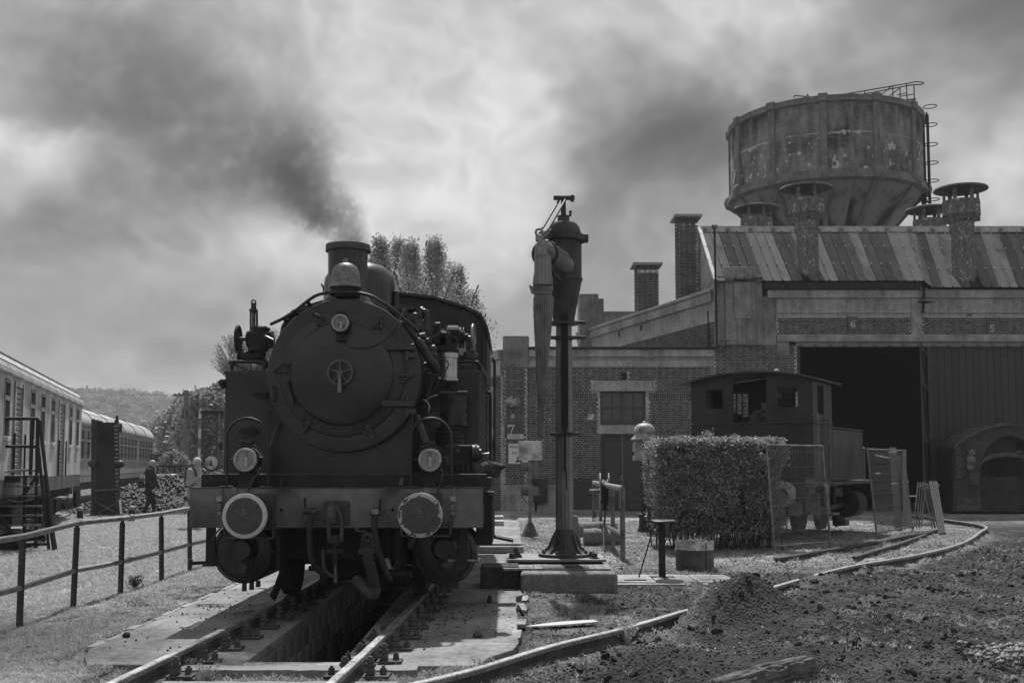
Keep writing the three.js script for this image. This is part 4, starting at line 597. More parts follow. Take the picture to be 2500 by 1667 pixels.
  const sh = (x, y) => { const q = C3(x, y, 0.3); return [q.x, q.y, 0.3]; };
  mesh('shackle', [tube([sh(1425, 1490), sh(1420, 1330), sh(1440, 1260), sh(1490, 1190), sh(1530, 1260), sh(1545, 1330), sh(1540, 1490)], 0.022, 10, 60), cyl(sh(1415, 1460), sh(1550, 1460), 0.025)], M.steelDark, hk);
  { const q = C3(1482, 1480, 0.3); mesh('trunnion', [box(0.1, 0.09, 0.08, q.x, q.y, 0.3, [0, 0, 0], 0.012), cyl([q.x, q.y, 0.33], [q.x, q.y, 0.36], 0.03), cyl([q.x, q.y, 0.3], [q.x, q.y - 0.26, 0.28], 0.02), box(0.17, 0.04, 0.05, q.x, q.y - 0.12, 0.28, [0, 0, 0], 0.01)], M.blackMatt, hk); mesh('screw_handle', [cyl([q.x, q.y - 0.2, 0.28], [q.x + 0.01, q.y - 0.42, 0.3], 0.012, 0.024), sph(0.025, q.x + 0.01, q.y - 0.42, 0.3)], M.steelDark, hk); mesh('lower_link', tube([[q.x - 0.13, q.y - 0.12, 0.25], [q.x - 0.12, q.y - 0.3, 0.2], [q.x - 0.05, q.y - 0.38, 0.18]], 0.018, 8), M.rust, hk); }
  // ---- air hoses ----
  const hose = (name, valve, pts, r, mat) => { const h = part(name, loco); const v = valve; mesh('cock', [cyl([v.x - 0.055, v.y, v.z], [v.x + 0.055, v.y, v.z], 0.032), cyl([v.x, v.y + 0.045, v.z], [v.x, v.y - 0.05, v.z], 0.03), cyl([v.x, v.y, v.z - 0.12], [v.x, v.y, v.z + 0.02], 0.026)], M.steelDark, h); mesh('rubber_hose', tube(pts, r, 12, 40), mat, h); return h; };
  const rub = gray(0.035, { map: re(T.fine, 3), roughness: 0.8 });
  { const v = C3(1262, 1215, 0.14), h = hose('air_hose', v, [[v.x - 0.01, v.y - 0.04, 0.14], [v.x - 0.02, v.y - 0.2, 0.18], [v.x - 0.005, v.y - 0.42, 0.17], [v.x + 0.03, v.y - 0.56, 0.1], [v.x + 0.09, v.y - 0.62, 0.05]], 0.03, rub); mesh('handle', [beam(C3(1195, 1180, 0.16), C3(1190, 1080, 0.18), 0.014, 0.035), box(0.05, 0.04, 0.03, C3(1205, 1225, 0.14).x, C3(1205, 1225, 0.14).y, 0.16)], M.soot, h); }
  { const v = C4(455, 1215, 0.14), h = hose('air_hose', v, [[v.x - 0.01, v.y - 0.05, 0.14], [v.x + 0.0, v.y - 0.2, 0.18], [v.x + 0.03, v.y - 0.35, 0.19], [v.x + 0.09, v.y - 0.55, 0.14], [v.x + 0.15, v.y - 0.68, 0.1]], 0.033, rub); mesh('collar', box(0.08, 0.06, 0.07, v.x, v.y + 0.005, 0.15, [0, 0, 0.05], 0.01), M.grey, h); mesh('handle', [beam(C4(495, 1195, 0.16), C4(503, 1095, 0.18), 0.014, 0.035)], M.soot, h); mesh('coupling_head', [box(0.08, 0.12, 0.07, B2(580, 395, 0.1).x, B2(580, 395, 0.1).y, 0.1, [0, 0, 0.3], 0.02), cyl(B2(600, 430, 0.1), B2(645, 432, 0.1), 0.012)], M.grey, h); }
  { const h = part('steam_heating_hose', loco); const q = (x, y, z = 0.2) => B2(x, y, z);
    mesh('valve', [lathe([[0.03, 0.1], [0.05, 0.09], [0.055, 0.04], [0.085, 0.0], [0.09, -0.03], [0.07, -0.04]], 20, q(390, 255, 0.16).toArray()), tube([q(345, 260, 0.2), q(340, 160, 0.2), q(392, 95, 0.2), q(445, 160, 0.2), q(445, 260, 0.2)], 0.014, 8), sph(0.05, q(390, 170, 0.16).x, q(390, 170, 0.16).y, 0.16), box(0.12, 0.04, 0.05, q(395, 100, 0.16).x, q(395, 100, 0.16).y, 0.16, [0, 0, 0], 0.01), tube([q(280, 55, 0.22), q(310, 72, 0.21), q(375, 72, 0.2)], 0.011, 8), sph(0.02, q(285, 52, 0.22).x, q(285, 52, 0.22).y, 0.22)], M.rust, h);
    mesh('ribbed_hose', [tube([q(392, 265, 0.18), q(400, 350, 0.24), q(430, 450, 0.26), q(450, 540, 0.25), q(462, 620, 0.22)], 0.056, 16, 40), ...[0.12, 0.28, 0.44, 0.6, 0.76, 0.92].map((t) => { const a = q(395 + 68 * t, 290 + 320 * t, 0.2 + 0.05 * Math.sin(t * 3)); return tor(0.057, 0.006, a.toArray(), [Math.PI / 2 - 0.2, -0.12, 0], Math.PI * 2, 6, 18); })], gray(0.035, { map: re(T.fine, 2), roughness: 0.85 }), h);
    mesh('elbow', [tube([q(462, 610, 0.22), q(462, 660, 0.2), q(430, 680, 0.17), q(340, 600, 0.1), q(290, 560, 0.06)], 0.06, 14, 30), sph(0.075, q(440, 680, 0.17).x, q(440, 680, 0.17).y, 0.17)], M.rust, h); }
  // electrical sockets on the beam
  for (const [f, x] of [[C3, 378], [C4, 1198]]) { const a = f(x, 1090, 0.03), s = part('socket', loco); mesh('socket_box', [box(0.058, 0.062, 0.06, a.x, a.y, 0.04, [0, 0, 0], 0.01), box(0.04, 0.035, 0.04, a.x, f(x, 1225, 0.03).y, 0.035, [0, 0, 0], 0.008)], M.greyLight, s); mesh('plug', [box(0.046, 0.075, 0.06, a.x - 0.003, f(x, 1170, 0.03).y, 0.04, [0, 0, 0], 0.012), cyl([a.x, f(x, 1180, 0).y, 0.06], [a.x, f(x, 1180, 0).y, 0.075], 0.018)], M.grey, s); mesh('conduit', cyl([a.x + 0.005, a.y, 0.03], [a.x + 0.01, f(x, 985, 0.03).y, 0.02], 0.018), M.grey, s); }
  mesh('cable', [tube([C4(1192, 1235, 0.03), C4(1185, 1290, 0.05), C4(1140, 1330, 0.06), C4(1090, 1332, 0.05)], 0.01, 6), tube([C3(385, 1370, 0.05), C3(345, 1410, 0.05), C3(325, 1450, 0.0)], 0.01, 6)], M.steelDark, loco);
  // ---- raised step behind the beam with diamond mesh ----
  const st = part('running_board', loco); const y0 = 1.4, y1 = Lq(800, 1157, -0.12).y, xa = Lq(490, 1170, -0.12).x, xb = Lq(1188, 1170, -0.12).x;
  mesh('front_sheet', box2(xa, xb, y0, y1, -0.16, -0.13), M.blackMatt, st);
  mesh('deck', [box2(-1.5, 1.55, 1.38, 1.4, -0.62, -0.02), box2(xa, xb, y1 - 0.012, y1, -2.2, -0.12, 0.004)], M.steelDark, st);
  { const g = []; for (let x = xa - 0.1; x < xb; x += 0.045) for (const s of [-1, 1]) { const a = [x, y0, -0.127], b = [x + 0.25, y1 - 0.012, -0.127]; if (s < 0) { a[1] = y1 - 0.012; b[1] = y0; } let t0 = Math.max(0, (xa - a[0]) / 0.25), t1 = Math.min(1, (xb - a[0]) / 0.25); if (t1 - t0 < 0.05) continue; const lp = (t) => [a[0] + 0.25 * t, a[1] + (b[1] - a[1]) * t, a[2]]; g.push(beam(lp(t0), lp(t1), 0.005, 0.004)); } mesh('mesh_pattern', g, M.steelDark, st).userData.kind = 'stuff'; }
  mesh('strut', [beam(C3(975, 895, -0.05), C3(950, 970, -0.03), 0.05, 0.012), beam(C4(712, 890, -0.05), C4(700, 960, -0.03), 0.05, 0.012)], M.steelDark, st);
  // ---- head lamps on the deck ----
  const headlamp = (cx, cy, r, z, f) => { const l = part('headlamp', loco, Lq(cx, cy, z).toArray()); const R = 0.124 * r;
    mesh('body', [lathe([[R * 1.02, -0.0], [R * 1.06, -0.03], [R * 1.06, -0.2], [R * 0.9, -0.24], [0, -0.25]], 36, [0, 0, 0], [Math.PI / 2, 0, 0]), tor(R * 1.08, 0.006, [0, 0, -0.03], [0, 0, 0], Math.PI * 2, 6, 40)], M.blackMatt, l);
    mesh('rim', lathe([[R * 0.76, 0.002], [R * 0.78, 0.022], [R * 0.97, 0.02], [R * 1.0, 0.008], [R * 1.0, -0.02]], 48, [0, 0, 0], [Math.PI / 2, 0, 0]), M.rim, l);
    mesh('lens', lathe([[R * 0.78, 0.004], [R * 0.5, 0.02], [0, 0.026]], 32, [0, 0, 0], [Math.PI / 2, 0, 0]), M.glassDark, l);
    mesh('reflector', lathe([[R * 0.78, 0.0], [R * 0.6, -0.06], [R * 0.25, -0.1], [0, -0.105]], 32, [0, 0, 0], [Math.PI / 2, 0, 0]), gray(0.75, { metalness: 0.2, roughness: 0.5, map: re(T.streak, 6) }), l);
    mesh('bulb', [sph(R * 0.16, 0.0, R * 0.08, -0.03, [1, 1.1, 1]), cyl([0, R * -0.6, -0.04], [0, R * -0.05, -0.035], R * 0.13, R * 0.1)], gray(0.5, { roughness: 0.3 }), l);
    return l; };
  const lampStand = (l, pl) => { mesh('chimney', [tor(0.135, 0.006, [0, 0.0, -0.06], [0, 0, Math.PI * 0.12], Math.PI * 0.76, 6, 24), ext(shp([[-0.05, 0.1], [0.05, 0.1], [0.045, 0.19], [-0.045, 0.19]]), 0.1, 0.004, [0, 0, -0.14]), tor(0.16, 0.008, [0.0, 0.0, -0.1], [0, 0, Math.PI * 0.15], Math.PI * 0.7, 6, 24)], M.blackMatt, l); mesh('stand', [ext(shp([[-0.09, -0.24], [0.09, -0.24], [0.07, -0.1], [-0.07, -0.1]]), 0.12, 0.004, [0, 0, -0.2]), box(0.14, 0.05, 0.16, 0, -0.26, -0.1, [0, 0, 0], 0.006)], M.blackMatt, l); mesh('side_lug', [cyl([0.12, 0.02, -0.1], [0.19, 0.02, -0.1], 0.015), box(0.035, 0.09, 0.03, 0.185, 0.0, -0.1), cyl([-0.12, 0.0, -0.1], [-0.17, 0.0, -0.1], 0.015)], M.steelDark, l); };
  lampStand(headlamp(598, 1122.5, 1.0, 0.02)); lampStand(headlamp(1049.5, 1123, 0.97, 0.02));
  mesh('lamp_iron', [box2(Lq(588, 0, 0).x, Lq(602, 0, 0).x, 1.33, 1.4, 0.004, 0.03, 0.004), box2(Lq(1041, 0, 0).x, Lq(1057, 0, 0).x, 1.33, 1.4, 0.004, 0.03, 0.004)], M.beamPaint, loco);
  mesh('cable', [tube([C3(760, 800, 0.06), C3(735, 850, 0.05), C3(680, 930, 0.04), C3(640, 1035, 0.05)], 0.011, 6), tube([C4(1085, 800, 0.06), C4(1100, 850, 0.05), C4(1075, 950, 0.04), C4(1045, 1050, 0.03), C4(1045, 1110, 0.03)], 0.011, 6)], M.steelDark, loco);
  // hoop handrails round the lamps
  for (const [f, xl, xr, ty, by] of [[C3, 441, 837, 318, 960], [C4, 795, 1182, 318, 955]]) { const h = part('hoop_handrail', loco), xm = (xl + xr) / 2, rx = (xr - xl) / 2, pts = [f(xl, by, -0.02)]; pts.push(f(xl, 700, -0.02)); for (let i = 0; i <= 12; i++) { const a = Math.PI - Math.PI * i / 12; pts.push(f(xm + rx * Math.cos(a), ty + 190 - 190 * Math.sin(a), -0.02)); } pts.push(f(xr, 700, -0.02), f(xr, by, -0.02)); mesh('rail', tube(pts, 0.015, 8, 80), M.black, h); mesh('foot', [xl, xr].map((x) => { const q = f(x, by, -0.02); return box(0.14, 0.016, 0.09, q.x, 1.41, -0.02, [0, 0, 0], 0.004); }), M.steelDark, h); }
  // ---- smokebox ----
  const sb = part('smokebox', loco), sc = Lq(839, 915.5, -0.35), cx = sc.x, cy = sc.y, R = 0.828;
  mesh('barrel', lathe([[R - 0.01, 0.0], [R + 0.0, -0.02], [R + 0.0, -1.75], [R - 0.03, -1.76], [R - 0.03, -3.6]], 72, [cx, cy, -0.36], [Math.PI / 2, 0, 0]), M.smokebox, sb);
  mesh('front_ring', lathe([[0.6, -0.02], [0.64, 0.012], [0.8, 0.012], [0.824, 0.006], [0.83, -0.01], [0.83, -0.04]], 80, [cx, cy, -0.36], [Math.PI / 2, 0, 0]), M.smokebox, sb);
  const dq = Lq(834, 912, -0.25), door = part('smokebox_door', loco, [cx - 0.012, cy + 0.01, -0.35]);
  mesh('door_plate', lathe([[0, 0.145], [0.2, 0.138], [0.4, 0.115], [0.5, 0.09], [0.545, 0.068], [0.56, 0.05], [0.6, 0.034], [0.655, 0.028], [0.672, 0.022], [0.678, 0.008], [0.678, -0.02]], 80, [0, 0, 0], [Math.PI / 2, 0, 0], 0.35), M.smokebox, door);
  { const w = part('hand_wheel', loco, [dq.x, dq.y, -0.16]); const sp = [tor(0.128, 0.013, [0, 0, 0.02], [0, 0, 0], Math.PI * 2, 8, 40), cyl([0, 0, -0.05], [0, 0, 0.05], 0.034, 0.03, 16)]; for (let i = 0; i < 5; i++) { const a = i / 5 * Math.PI * 2 + 0.33; sp.push(cyl([0.02 * Math.cos(a), 0.02 * Math.sin(a), 0.02], [0.122 * Math.cos(a), 0.122 * Math.sin(a), 0.02], 0.012, 0.009, 8)); } mesh('wheel', sp, gray(0.085, { roughness: 0.45, metalness: 0.2 }), w); mesh('lever', ext(shp([[-0.011, 0], [0.011, 0], [0.021, -0.19], [-0.016, -0.19]]), 0.016, 0.003, [0.0, -0.02, 0.05]), M.grey, w); }
  // door dogs: clamp, arm and nut
  for (const [px, py] of [[C1(1270, 800, -.3), 0], [C2(490, 860, -.3), 0], [C1(905, 1350, -.3), 0], [C2(820, 1395, -.3), 0], [C3(1205, 400, -.3), 0], [C4(410, 445, -.3), 0]].map(([q]) => [q.x, q.y])) { const a = Math.atan2(py - cy, px - cx), dg = part('door_dog', loco, [cx + 0.715 * Math.cos(a), cy + 0.715 * Math.sin(a), -0.3]); dg.rotation.z = a; dg.scale.setScalar(0.8); mesh('clamp', [box(0.2, 0.05, 0.03, -0.05, 0, 0.0, [0, 0, 0], 0.01), box(0.08, 0.1, 0.02, -0.1, -0.01, -0.012, [0, 0, 0], 0.006)], M.smokebox, dg); mesh('nut', [cyl([0.03, 0, 0], [0.03, 0, 0.06], 0.032, 0.03, 6), cyl([0.03, 0, 0.05], [0.03, 0, 0.08], 0.018), cyl([0.03, 0, 0.035], [-0.09, -0.1, 0.05], 0.014, 0.02, 8), sph(0.024, -0.09, -0.1, 0.05)], M.steelDark, dg); }
  // hinge straps
  for (const [y, a, b] of [[797 * 1.063, 575, 830], [927 * 1.063, 545, 830]]) { const q0 = Lq(800 + a / 3.92, y, -0.28), q1 = Lq(800 + b / 3.92, y, -0.28), h = part('hinge', loco); mesh('strap', [box2(q0.x, q1.x, q0.y - 0.036, q0.y + 0.036, -0.33, -0.26, 0.012), cyl([q0.x, q0.y, -0.32], [q0.x, q0.y, -0.265], 0.036, 0.032, 18)], M.smokebox, h); mesh('knuckle', [box(0.085, 0.06, 0.08, q1.x - 0.03, q0.y - 0.085, -0.32, [0, 0, 0], 0.008), cyl([q1.x - 0.08, q0.y - 0.14, -0.3], [q1.x - 0.08, q0.y + 0.08, -0.3], 0.02)], M.steelDark, h); }
  // small grab bars and plates on the ring
  for (const [a, b] of [[C1(880, 1500, -.3), C1(885, 1640, -.3)], [C1(1020, 1460, -.28), C1(1075, 1680, -.28)]]) mesh('grab_bar', [bar([[a.x, a.y, -0.34], [a.x, a.y, -0.28], [b.x, b.y, -0.28], [b.x, b.y, -0.34]], 0.013)], M.steelDark, loco);
  mesh('lamp_bracket', [box(0.12, 0.03, 0.04, C3(640, 435, -1.15).x, C3(640, 435, -1.15).y + 0.02, -1.13), box(0.2, 0.045, 0.03, C3(640, 435, -1.15).x, C3(640, 435, -1.15).y - 0.01, -1.13)], M.blackMatt, loco);
  mesh('lamp_bracket', [box(0.14, 0.05, 0.03, C3(770, 100, -1.15).x, C3(770, 100, -1.15).y, -1.14), box(0.18, 0.01, 0.05, C3(770, 80, -1.15).x, C3(770, 80, -1.15).y, -1.13)], M.blackMatt, loco);
  // top lamp on the door
  { const l = headlamp(830.5, 788, 0.76, -0.13); mesh('bracket', [box(0.06, 0.16, 0.08, 0, -0.12, -0.14, [0, 0, 0], 0.01), cyl([-0.05, -0.17, -0.08], [0.05, -0.17, -0.08], 0.025), box(0.1, 0.03, 0.14, 0, 0.115, -0.08, [0, 0, 0], 0.006)], M.blackMatt, l);
    mesh('cable', tube([C2(125, 1055, -0.2), C2(190, 1110, -0.22), C2(330, 1135, -0.22), C2(450, 1110, -0.24), C2(570, 1030, -0.28), C2(670, 890, -0.32), C2(730, 770, -0.4)], 0.0075, 6, 60), M.steelDark, loco); }
  // curved handrail over the smokebox
  { const h = part('smokebox_handrail', loco); mesh('rail', [tube([C1(870, 905, -0.42), C1(985, 850, -0.35), C1(1110, 770, -0.33), C1(1210, 690, -0.33), C1(1300, 632, -0.33), C1(1410, 605, -0.33), C1(1568, 600, -0.33), C2(270, 603, -0.33), C2(420, 640, -0.33), C2(560, 722, -0.34), C2(700, 828, -0.4), C2(860, 970, -0.46)], 0.019, 8, 90)], M.black, h); mesh('knob', [[985, 850], [1090, 780], [1215, 690]].map(([x, y]) => { const q = C1(x, y, -0.36); return cyl([q.x, q.y, -0.36], [q.x * 0.96 + cx * 0.04, q.y * 0.96 + cy * 0.04, -0.42], 0.022); }), M.black, h); mesh('wire', tube([C1(1035, 835, -0.36), C1(1060, 790, -0.34), C1(1080, 770, -0.34), C1(1100, 775, -0.34), C1(1120, 770, -0.34)], 0.008, 6), M.steel, h); }
  // ---- chimney, bell, dome ----
  { const q = P(849.5, 607, 12.1), c = part('chimney', loco, [q.x - OX, 0, q.z - OZ]); const yt = P(849, 600, 12.1).y, yl = P(849, 615, 12.1).y, yb = P(849, 714, 12.1).y;
    mesh('barrel', lathe([[0.225, yl], [0.218, yb], [0.24, yb - 0.06], [0.36, yb - 0.22], [0.42, yb - 0.34]], 56), M.chimney, c); mesh('cap_ring', lathe([[0.19, yt - 0.1], [0.2, yt], [0.25, yt + 0.004], [0.254, yt - 0.005], [0.254, yl], [0.225, yl - 0.004]], 56), gray(0.055, { map: re(T.blotch, 2), roughness: 0.5 }), c); }
  { const q = P(843, 690, 11.66), b = part('bell', loco, [q.x - OX, P(843, 701, 11.66).y, q.z - OZ]); const s = 0.17 / 0.17; mesh('dome', lathe([[0.172, -0.01], [0.175, 0.0], [0.168, 0.012], [0.162, 0.08], [0.148, 0.17], [0.12, 0.225], [0.075, 0.258], [0.03, 0.268], [0.027, 0.275], [0.031, 0.3], [0.022, 0.318], [0, 0.322]], 48), M.bell, b); mesh('stand', [lathe([[0.15, -0.012], [0.14, -0.05], [0.16, -0.06], [0.165, -0.09]], 32), box(0.26, 0.035, 0.2, 0.02, -0.095, 0, [0, 0, 0], 0.008)], M.blackMatt, b); }
  { const q = P(878, 700, 13.1), d = part('steam_dome', loco, [q.x - OX, 0, q.z - OZ]); const yt = P(878, 648, 13.1).y + 0.02, r = 0.44; mesh('casing', lathe([[0, yt + 0.01], [0.15, yt], [0.28, yt - 0.035], [0.37, yt - 0.1], [0.425, yt - 0.19], [r, yt - 0.3], [r, yt - 0.6], [r + 0.03, yt - 1.0], [r + 0.1, yt - 1.1]], 56), gray(0.035, { map: re(T.streak, 0.8), roughness: 0.3 }), d); const e = P(968, 725, 13.1); mesh('side_fitting', [cyl([r - 0.1, yt - 0.62, 0.1], [r + 0.08, yt - 0.62, 0.12], 0.06), cyl([r + 0.05, yt - 0.75, 0.1], [r + 0.17, yt - 0.74, 0.12], 0.02), box(0.05, 0.2, 0.1, r + 0.02, yt - 0.45, 0.08, [0, 0, 0], 0.01)], M.black, d); mesh('lug', [tube([C1(1370, 585, -1.8), C1(1368, 560, -1.8), C1(1350, 525, -1.8)].map((v) => v.clone().sub(V(q.x - OX, 0, q.z - OZ))), 0.012, 6)], M.black, d); }
  // ---- side tanks ----
  const tankZ = -1.2, yT = Lq(600, 903, tankZ).y, xo = 1.5;
  for (const s of [-1, 1]) { const t = part('side_tank', loco), x0 = s < 0 ? Lq(547, 1000, tankZ).x : 0.72, x1 = s < 0 ? -0.72 : Lq(1171, 1000, tankZ).x; mesh('tank_plate', [box2(x0, x1, 1.38, yT, -5.6, tankZ, 0.02), box2(x0 - 0.008, x1 + 0.008, yT - 0.06, yT - 0.045 + 0.03, -5.6, tankZ + 0.008)], M.black, t);
    const rv = []; for (let x = x0 + 0.05; x < x1 - 0.03; x += 0.085) { rv.push(sph(0.012, x, yT - 0.018, tankZ + 0.004, [1, 1, 0.6], 6, 4), sph(0.011, x + 0.03, yT - 0.115, tankZ + 0.001, [1, 1, 0.6], 6, 4)); } for (let y = 1.5; y < yT - 0.2; y += 0.075) { if (s < 0) rv.push(sph(0.012, Lq(658, 1000, tankZ).x, y, tankZ, [1, 1, 0.6], 6, 4)); else rv.push(sph(0.011, x1 - 0.03, y, tankZ, [1, 1, 0.6], 6, 4)); } if (s > 0) for (let z = tankZ - 0.1; z > -5.5; z -= 0.1) rv.push(sph(0.012, x1 + 0.002, yT - 0.1, z, [0.6, 1, 1], 6, 4), sph(0.012, x1 + 0.002, 1.75, z, [0.6, 1, 1], 6, 4)); for (let y = 1.45; y < yT - 0.1; y += 0.1) if (s > 0) for (const z of [tankZ - 0.06, -2.6, -3.9]) rv.push(sph(0.012, x1 + 0.002, y, z, [0.6, 1, 1], 6, 4));
    mesh('rivets', rv, M.steelDark, t).userData.kind = 'stuff';
    const hr = s < 0 ? [C1(490, 1330, -1.3), C1(488, 1290, -1.3), C1(470, 1275, -1.3), C1(500, 1268, -1.3), C1(740, 1266, -1.3), C1(790, 1290, -1.3), C1(800, 1330, -1.3)] : [C2(1245, 1330, -1.3), C2(1245, 1272, -1.3), C2(1400, 1268, -1.3), C2(1440, 1280, -1.3), C2(1455, 1330, -1.35)]; mesh('top_rail', [tube(hr, 0.022, 8, 50), tube(hr.map((v) => v.clone().add(V(s < 0 ? 0.25 : -0.1, 0.0, -1.6))), 0.02, 8, 40), tube([hr[s < 0 ? 2 : 3], hr[s < 0 ? 2 : 3].clone().add(V(0.1, -0.06, -1.5))], 0.018, 8, 8)], M.black, t); }
  // ---- cab ----
  { const cz = -4.3, cab = part('cab', loco); const ym = P(943, 716, 15.5).y, pts = [[-1.47, 1.38], [1.46, 1.38]]; const top = [[1172, 770], [1132, 751], [1055, 728], [976, 719]].map(([a, b]) => { const q = P(a, b, 15.5); return [q.x - OX, q.y]; }); const e1 = P(1189, 815, 15.5).y; pts.push([1.46, e1], ...top, [0, top[3][1] + 0.03]); for (const q of top.slice().reverse()) pts.push([-q[0] - 0.02, q[1]]); pts.push([-1.48, e1]);
    const wnd = (x) => { const p = new THREE.Path(); p.absellipse(x, P(1100, 840, 15.5).y, 0.24, 0.26, 0, Math.PI * 2); return p; };
    mesh('front_wall', ext(shp(pts, [wnd(0.95), wnd(-0.95)]), 0.03, 0, [0, 0, cz - 0.03]), M.black, cab);
    const roof = [...top.slice().reverse().map((q) => [-q[0] - 0.02, q[1] + 0.012]).reverse(), [0, top[3][1] + 0.045]]; const rp = [[1.5, e1 - 0.02], [1.47, e1 + 0.1], ...top.map((q) => [q[0] + 0.02, q[1] + 0.015]), [0, top[3][1] + 0.045], ...top.slice().reverse().map((q) => [-q[0] - 0.04, q[1] + 0.015]), [-1.5, e1 + 0.1], [-1.52, e1 - 0.02]]; const inner = rp.slice().reverse().map((q) => [q[0] * 0.985, q[1] - 0.035]);
    mesh('roof', ext(shp([...rp, ...inner]), 2.7, 0, [0, 0, cz - 2.55]), M.black, cab); mesh('roof_vent', sph(0.09, P(1135, 749, 15.3).x - OX, P(1135, 749, 15.3).y + 0.02, cz - 0.3, [1.2, 0.5, 1.2]), M.black, cab);
    mesh('side_wall', [box2(1.43, 1.46, 1.38, e1, cz - 2.4, cz - 0.03), box2(-1.48, -1.45, 1.38, e1, cz - 2.4, cz - 0.03), box2(-1.47, 1.45, 1.38, e1 + 0.3, cz - 2.42, cz - 2.38)], M.black, cab);
    mesh('window_rim', [tor(0.25, 0.02, [0.95, P(1100, 840, 15.5).y, cz + 0.01], [0, 0, 0], Math.PI * 2, 8, 36), tor(0.25, 0.02, [-0.95, P(1100, 840, 15.5).y, cz + 0.01], [0, 0, 0], Math.PI * 2, 8, 36)], M.black, cab); for (const x of [-0.95, 0.95]) mesh('window', cyl([x, P(1100, 840, 15.5).y, cz - 0.03], [x, P(1100, 840, 15.5).y, cz - 0.02], 0.25, 0.25, 28), M.pane, cab);
    const hq = P(1180, 840, 15.45); mesh('handrail', [bar([[hq.x - OX, P(1180, 805, 15.45).y, cz + 0.08], [hq.x - OX, P(1178, 885, 15.45).y, cz + 0.08]], 0.022), bar([[1.52, e1 - 0.3, cz - 0.5], [1.56, e1 - 0.35, cz - 0.5], [1.56, 1.5, cz - 0.5]], 0.02), bar([C4(1520, 65, -2.2), C4(1550, 75, -2.2), C4(1560, 100, -2.2), C4(1558, 750, -2.2)], 0.02)], M.black, cab); }
  // boiler behind the dome and safety valve humps
  mesh('boiler_fittings', [cyl([cx, cy + 0.86, -2.9], [cx, cy + 1.1, -2.9], 0.18, 0.16, 24), box(0.5, 0.3, 0.8, cx, cy + 0.75, -3.4, [0, 0, 0], 0.05)], M.black, loco);
  // ---- saddle, frames, under-works ----
  const sq0 = [C3(945, 345, -0.5), C3(858, 600, -0.5), C3(850, 850, -0.5)]; const rt = 2 * cx; mesh('saddle', ext(shp([[sq0[0].x, sq0[0].y + 0.35], [sq0[0].x, sq0[0].y], [sq0[1].x, sq0[1].y], [sq0[2].x, 1.4], [rt - sq0[2].x - 0.1, 1.4], [rt - sq0[1].x - 0.1, sq0[1].y], [rt - sq0[0].x, sq0[0].y], [rt - sq0[0].x, sq0[0].y + 0.35]]), 0.9, 0.01, [0, 0, -1.45]), M.smokebox, loco);
  mesh('stay', bar([C3(950, 350, -0.48), C3(868, 560, -0.42), C3(852, 620, -0.4)], 0.014), M.steelDark, loco); mesh('stay', bar([C4(850, 300, -0.48), C4(945, 565, -0.3)], 0.04), M.steelDark, loco);
  const uf = part('frame', loco); mesh('plate_frame', [box2(-0.64, -0.6, 0.55, 1.0, -9, -0.1), box2(0.6, 0.64, 0.55, 1.0, -9, -0.1), box2(-0.62, 0.62, 0.62, 0.98, -0.6, -0.55), box2(-1.2, 1.2, 0.95, 1.38, -9, -0.7), box2(-0.55, 0.55, 0.5, 0.95, -9, -3.2), box2(-0.3, 0.3, 0.32, 0.6, -3, -1.2, 0.05)], M.soot, uf);
  // cylinders
  for (const [bx, by, f, s] of [[598, 1345, 1, -1], [1086, 1350, 2, 1]]) { const c = part('cylinder', loco), q = Lq(bx, by, -0.55); const r = 0.345; mesh('casing', lathe([[0, 0.02], [r - 0.05, 0.02], [r - 0.02, 0.0], [r, -0.02], [r, -1.0]], 52, [q.x, q.y, -0.5], [Math.PI / 2, 0, 0]), M.black, c); mesh('cover_ring', tor(r - 0.045, 0.01, [q.x, q.y, -0.475], [0, 0, 0], Math.PI * 2, 6, 48), M.black, c);
    const q2 = f === 1 ? B1(640, 425, -0.4) : B2(1165, 400, -0.4), q3 = f === 1 ? B1(615, 250, -0.4) : B2(1150, 240, -0.4); mesh('gland', [lathe([[0.085, -0.06], [0.085, 0.0], [0.06, 0.02], [0.045, 0.05], [0.03, 0.08], [0, 0.085]], 24, [q2.x, q2.y, -0.42], [Math.PI / 2, 0, 0]), tor(0.1, 0.012, [q2.x, q2.y, -0.46], [0, 0, 0], Math.PI * 2, 6, 26)], M.steelDark, c); mesh('valve_chest', [lathe([[0.15, -0.5], [0.15, -0.05], [0.14, -0.02], [0.11, 0.0], [0.1, 0.02], [0.1, 0.1], [0, 0.11]], 30, [q3.x, q3.y, -0.42], [Math.PI / 2, 0, 0]), box(0.5, 0.3, 0.7, q3.x - s * 0.18, q3.y + 0.12, -0.9, [0, 0, 0], 0.03)], M.black, c);
    const bt = []; for (let i = 0; i < 14; i++) { const a = i / 14 * Math.PI * 2; bt.push(bolt([q.x + (r - 0.03) * Math.cos(a), q.y + (r - 0.03) * Math.sin(a), -0.49], 0.014, 0.018)); } mesh('bolt', bt, M.black, c);
    const dr = []; for (const dx of [-0.02, 0.06, 0.13]) dr.push(cyl([q.x + dx, q.y - r + 0.02, -0.62], [q.x + dx, q.y - r - 0.1 + Math.abs(dx) * 0.4, -0.62], 0.024, 0.028, 10)); mesh('drain_cock', dr, M.rust, c); }
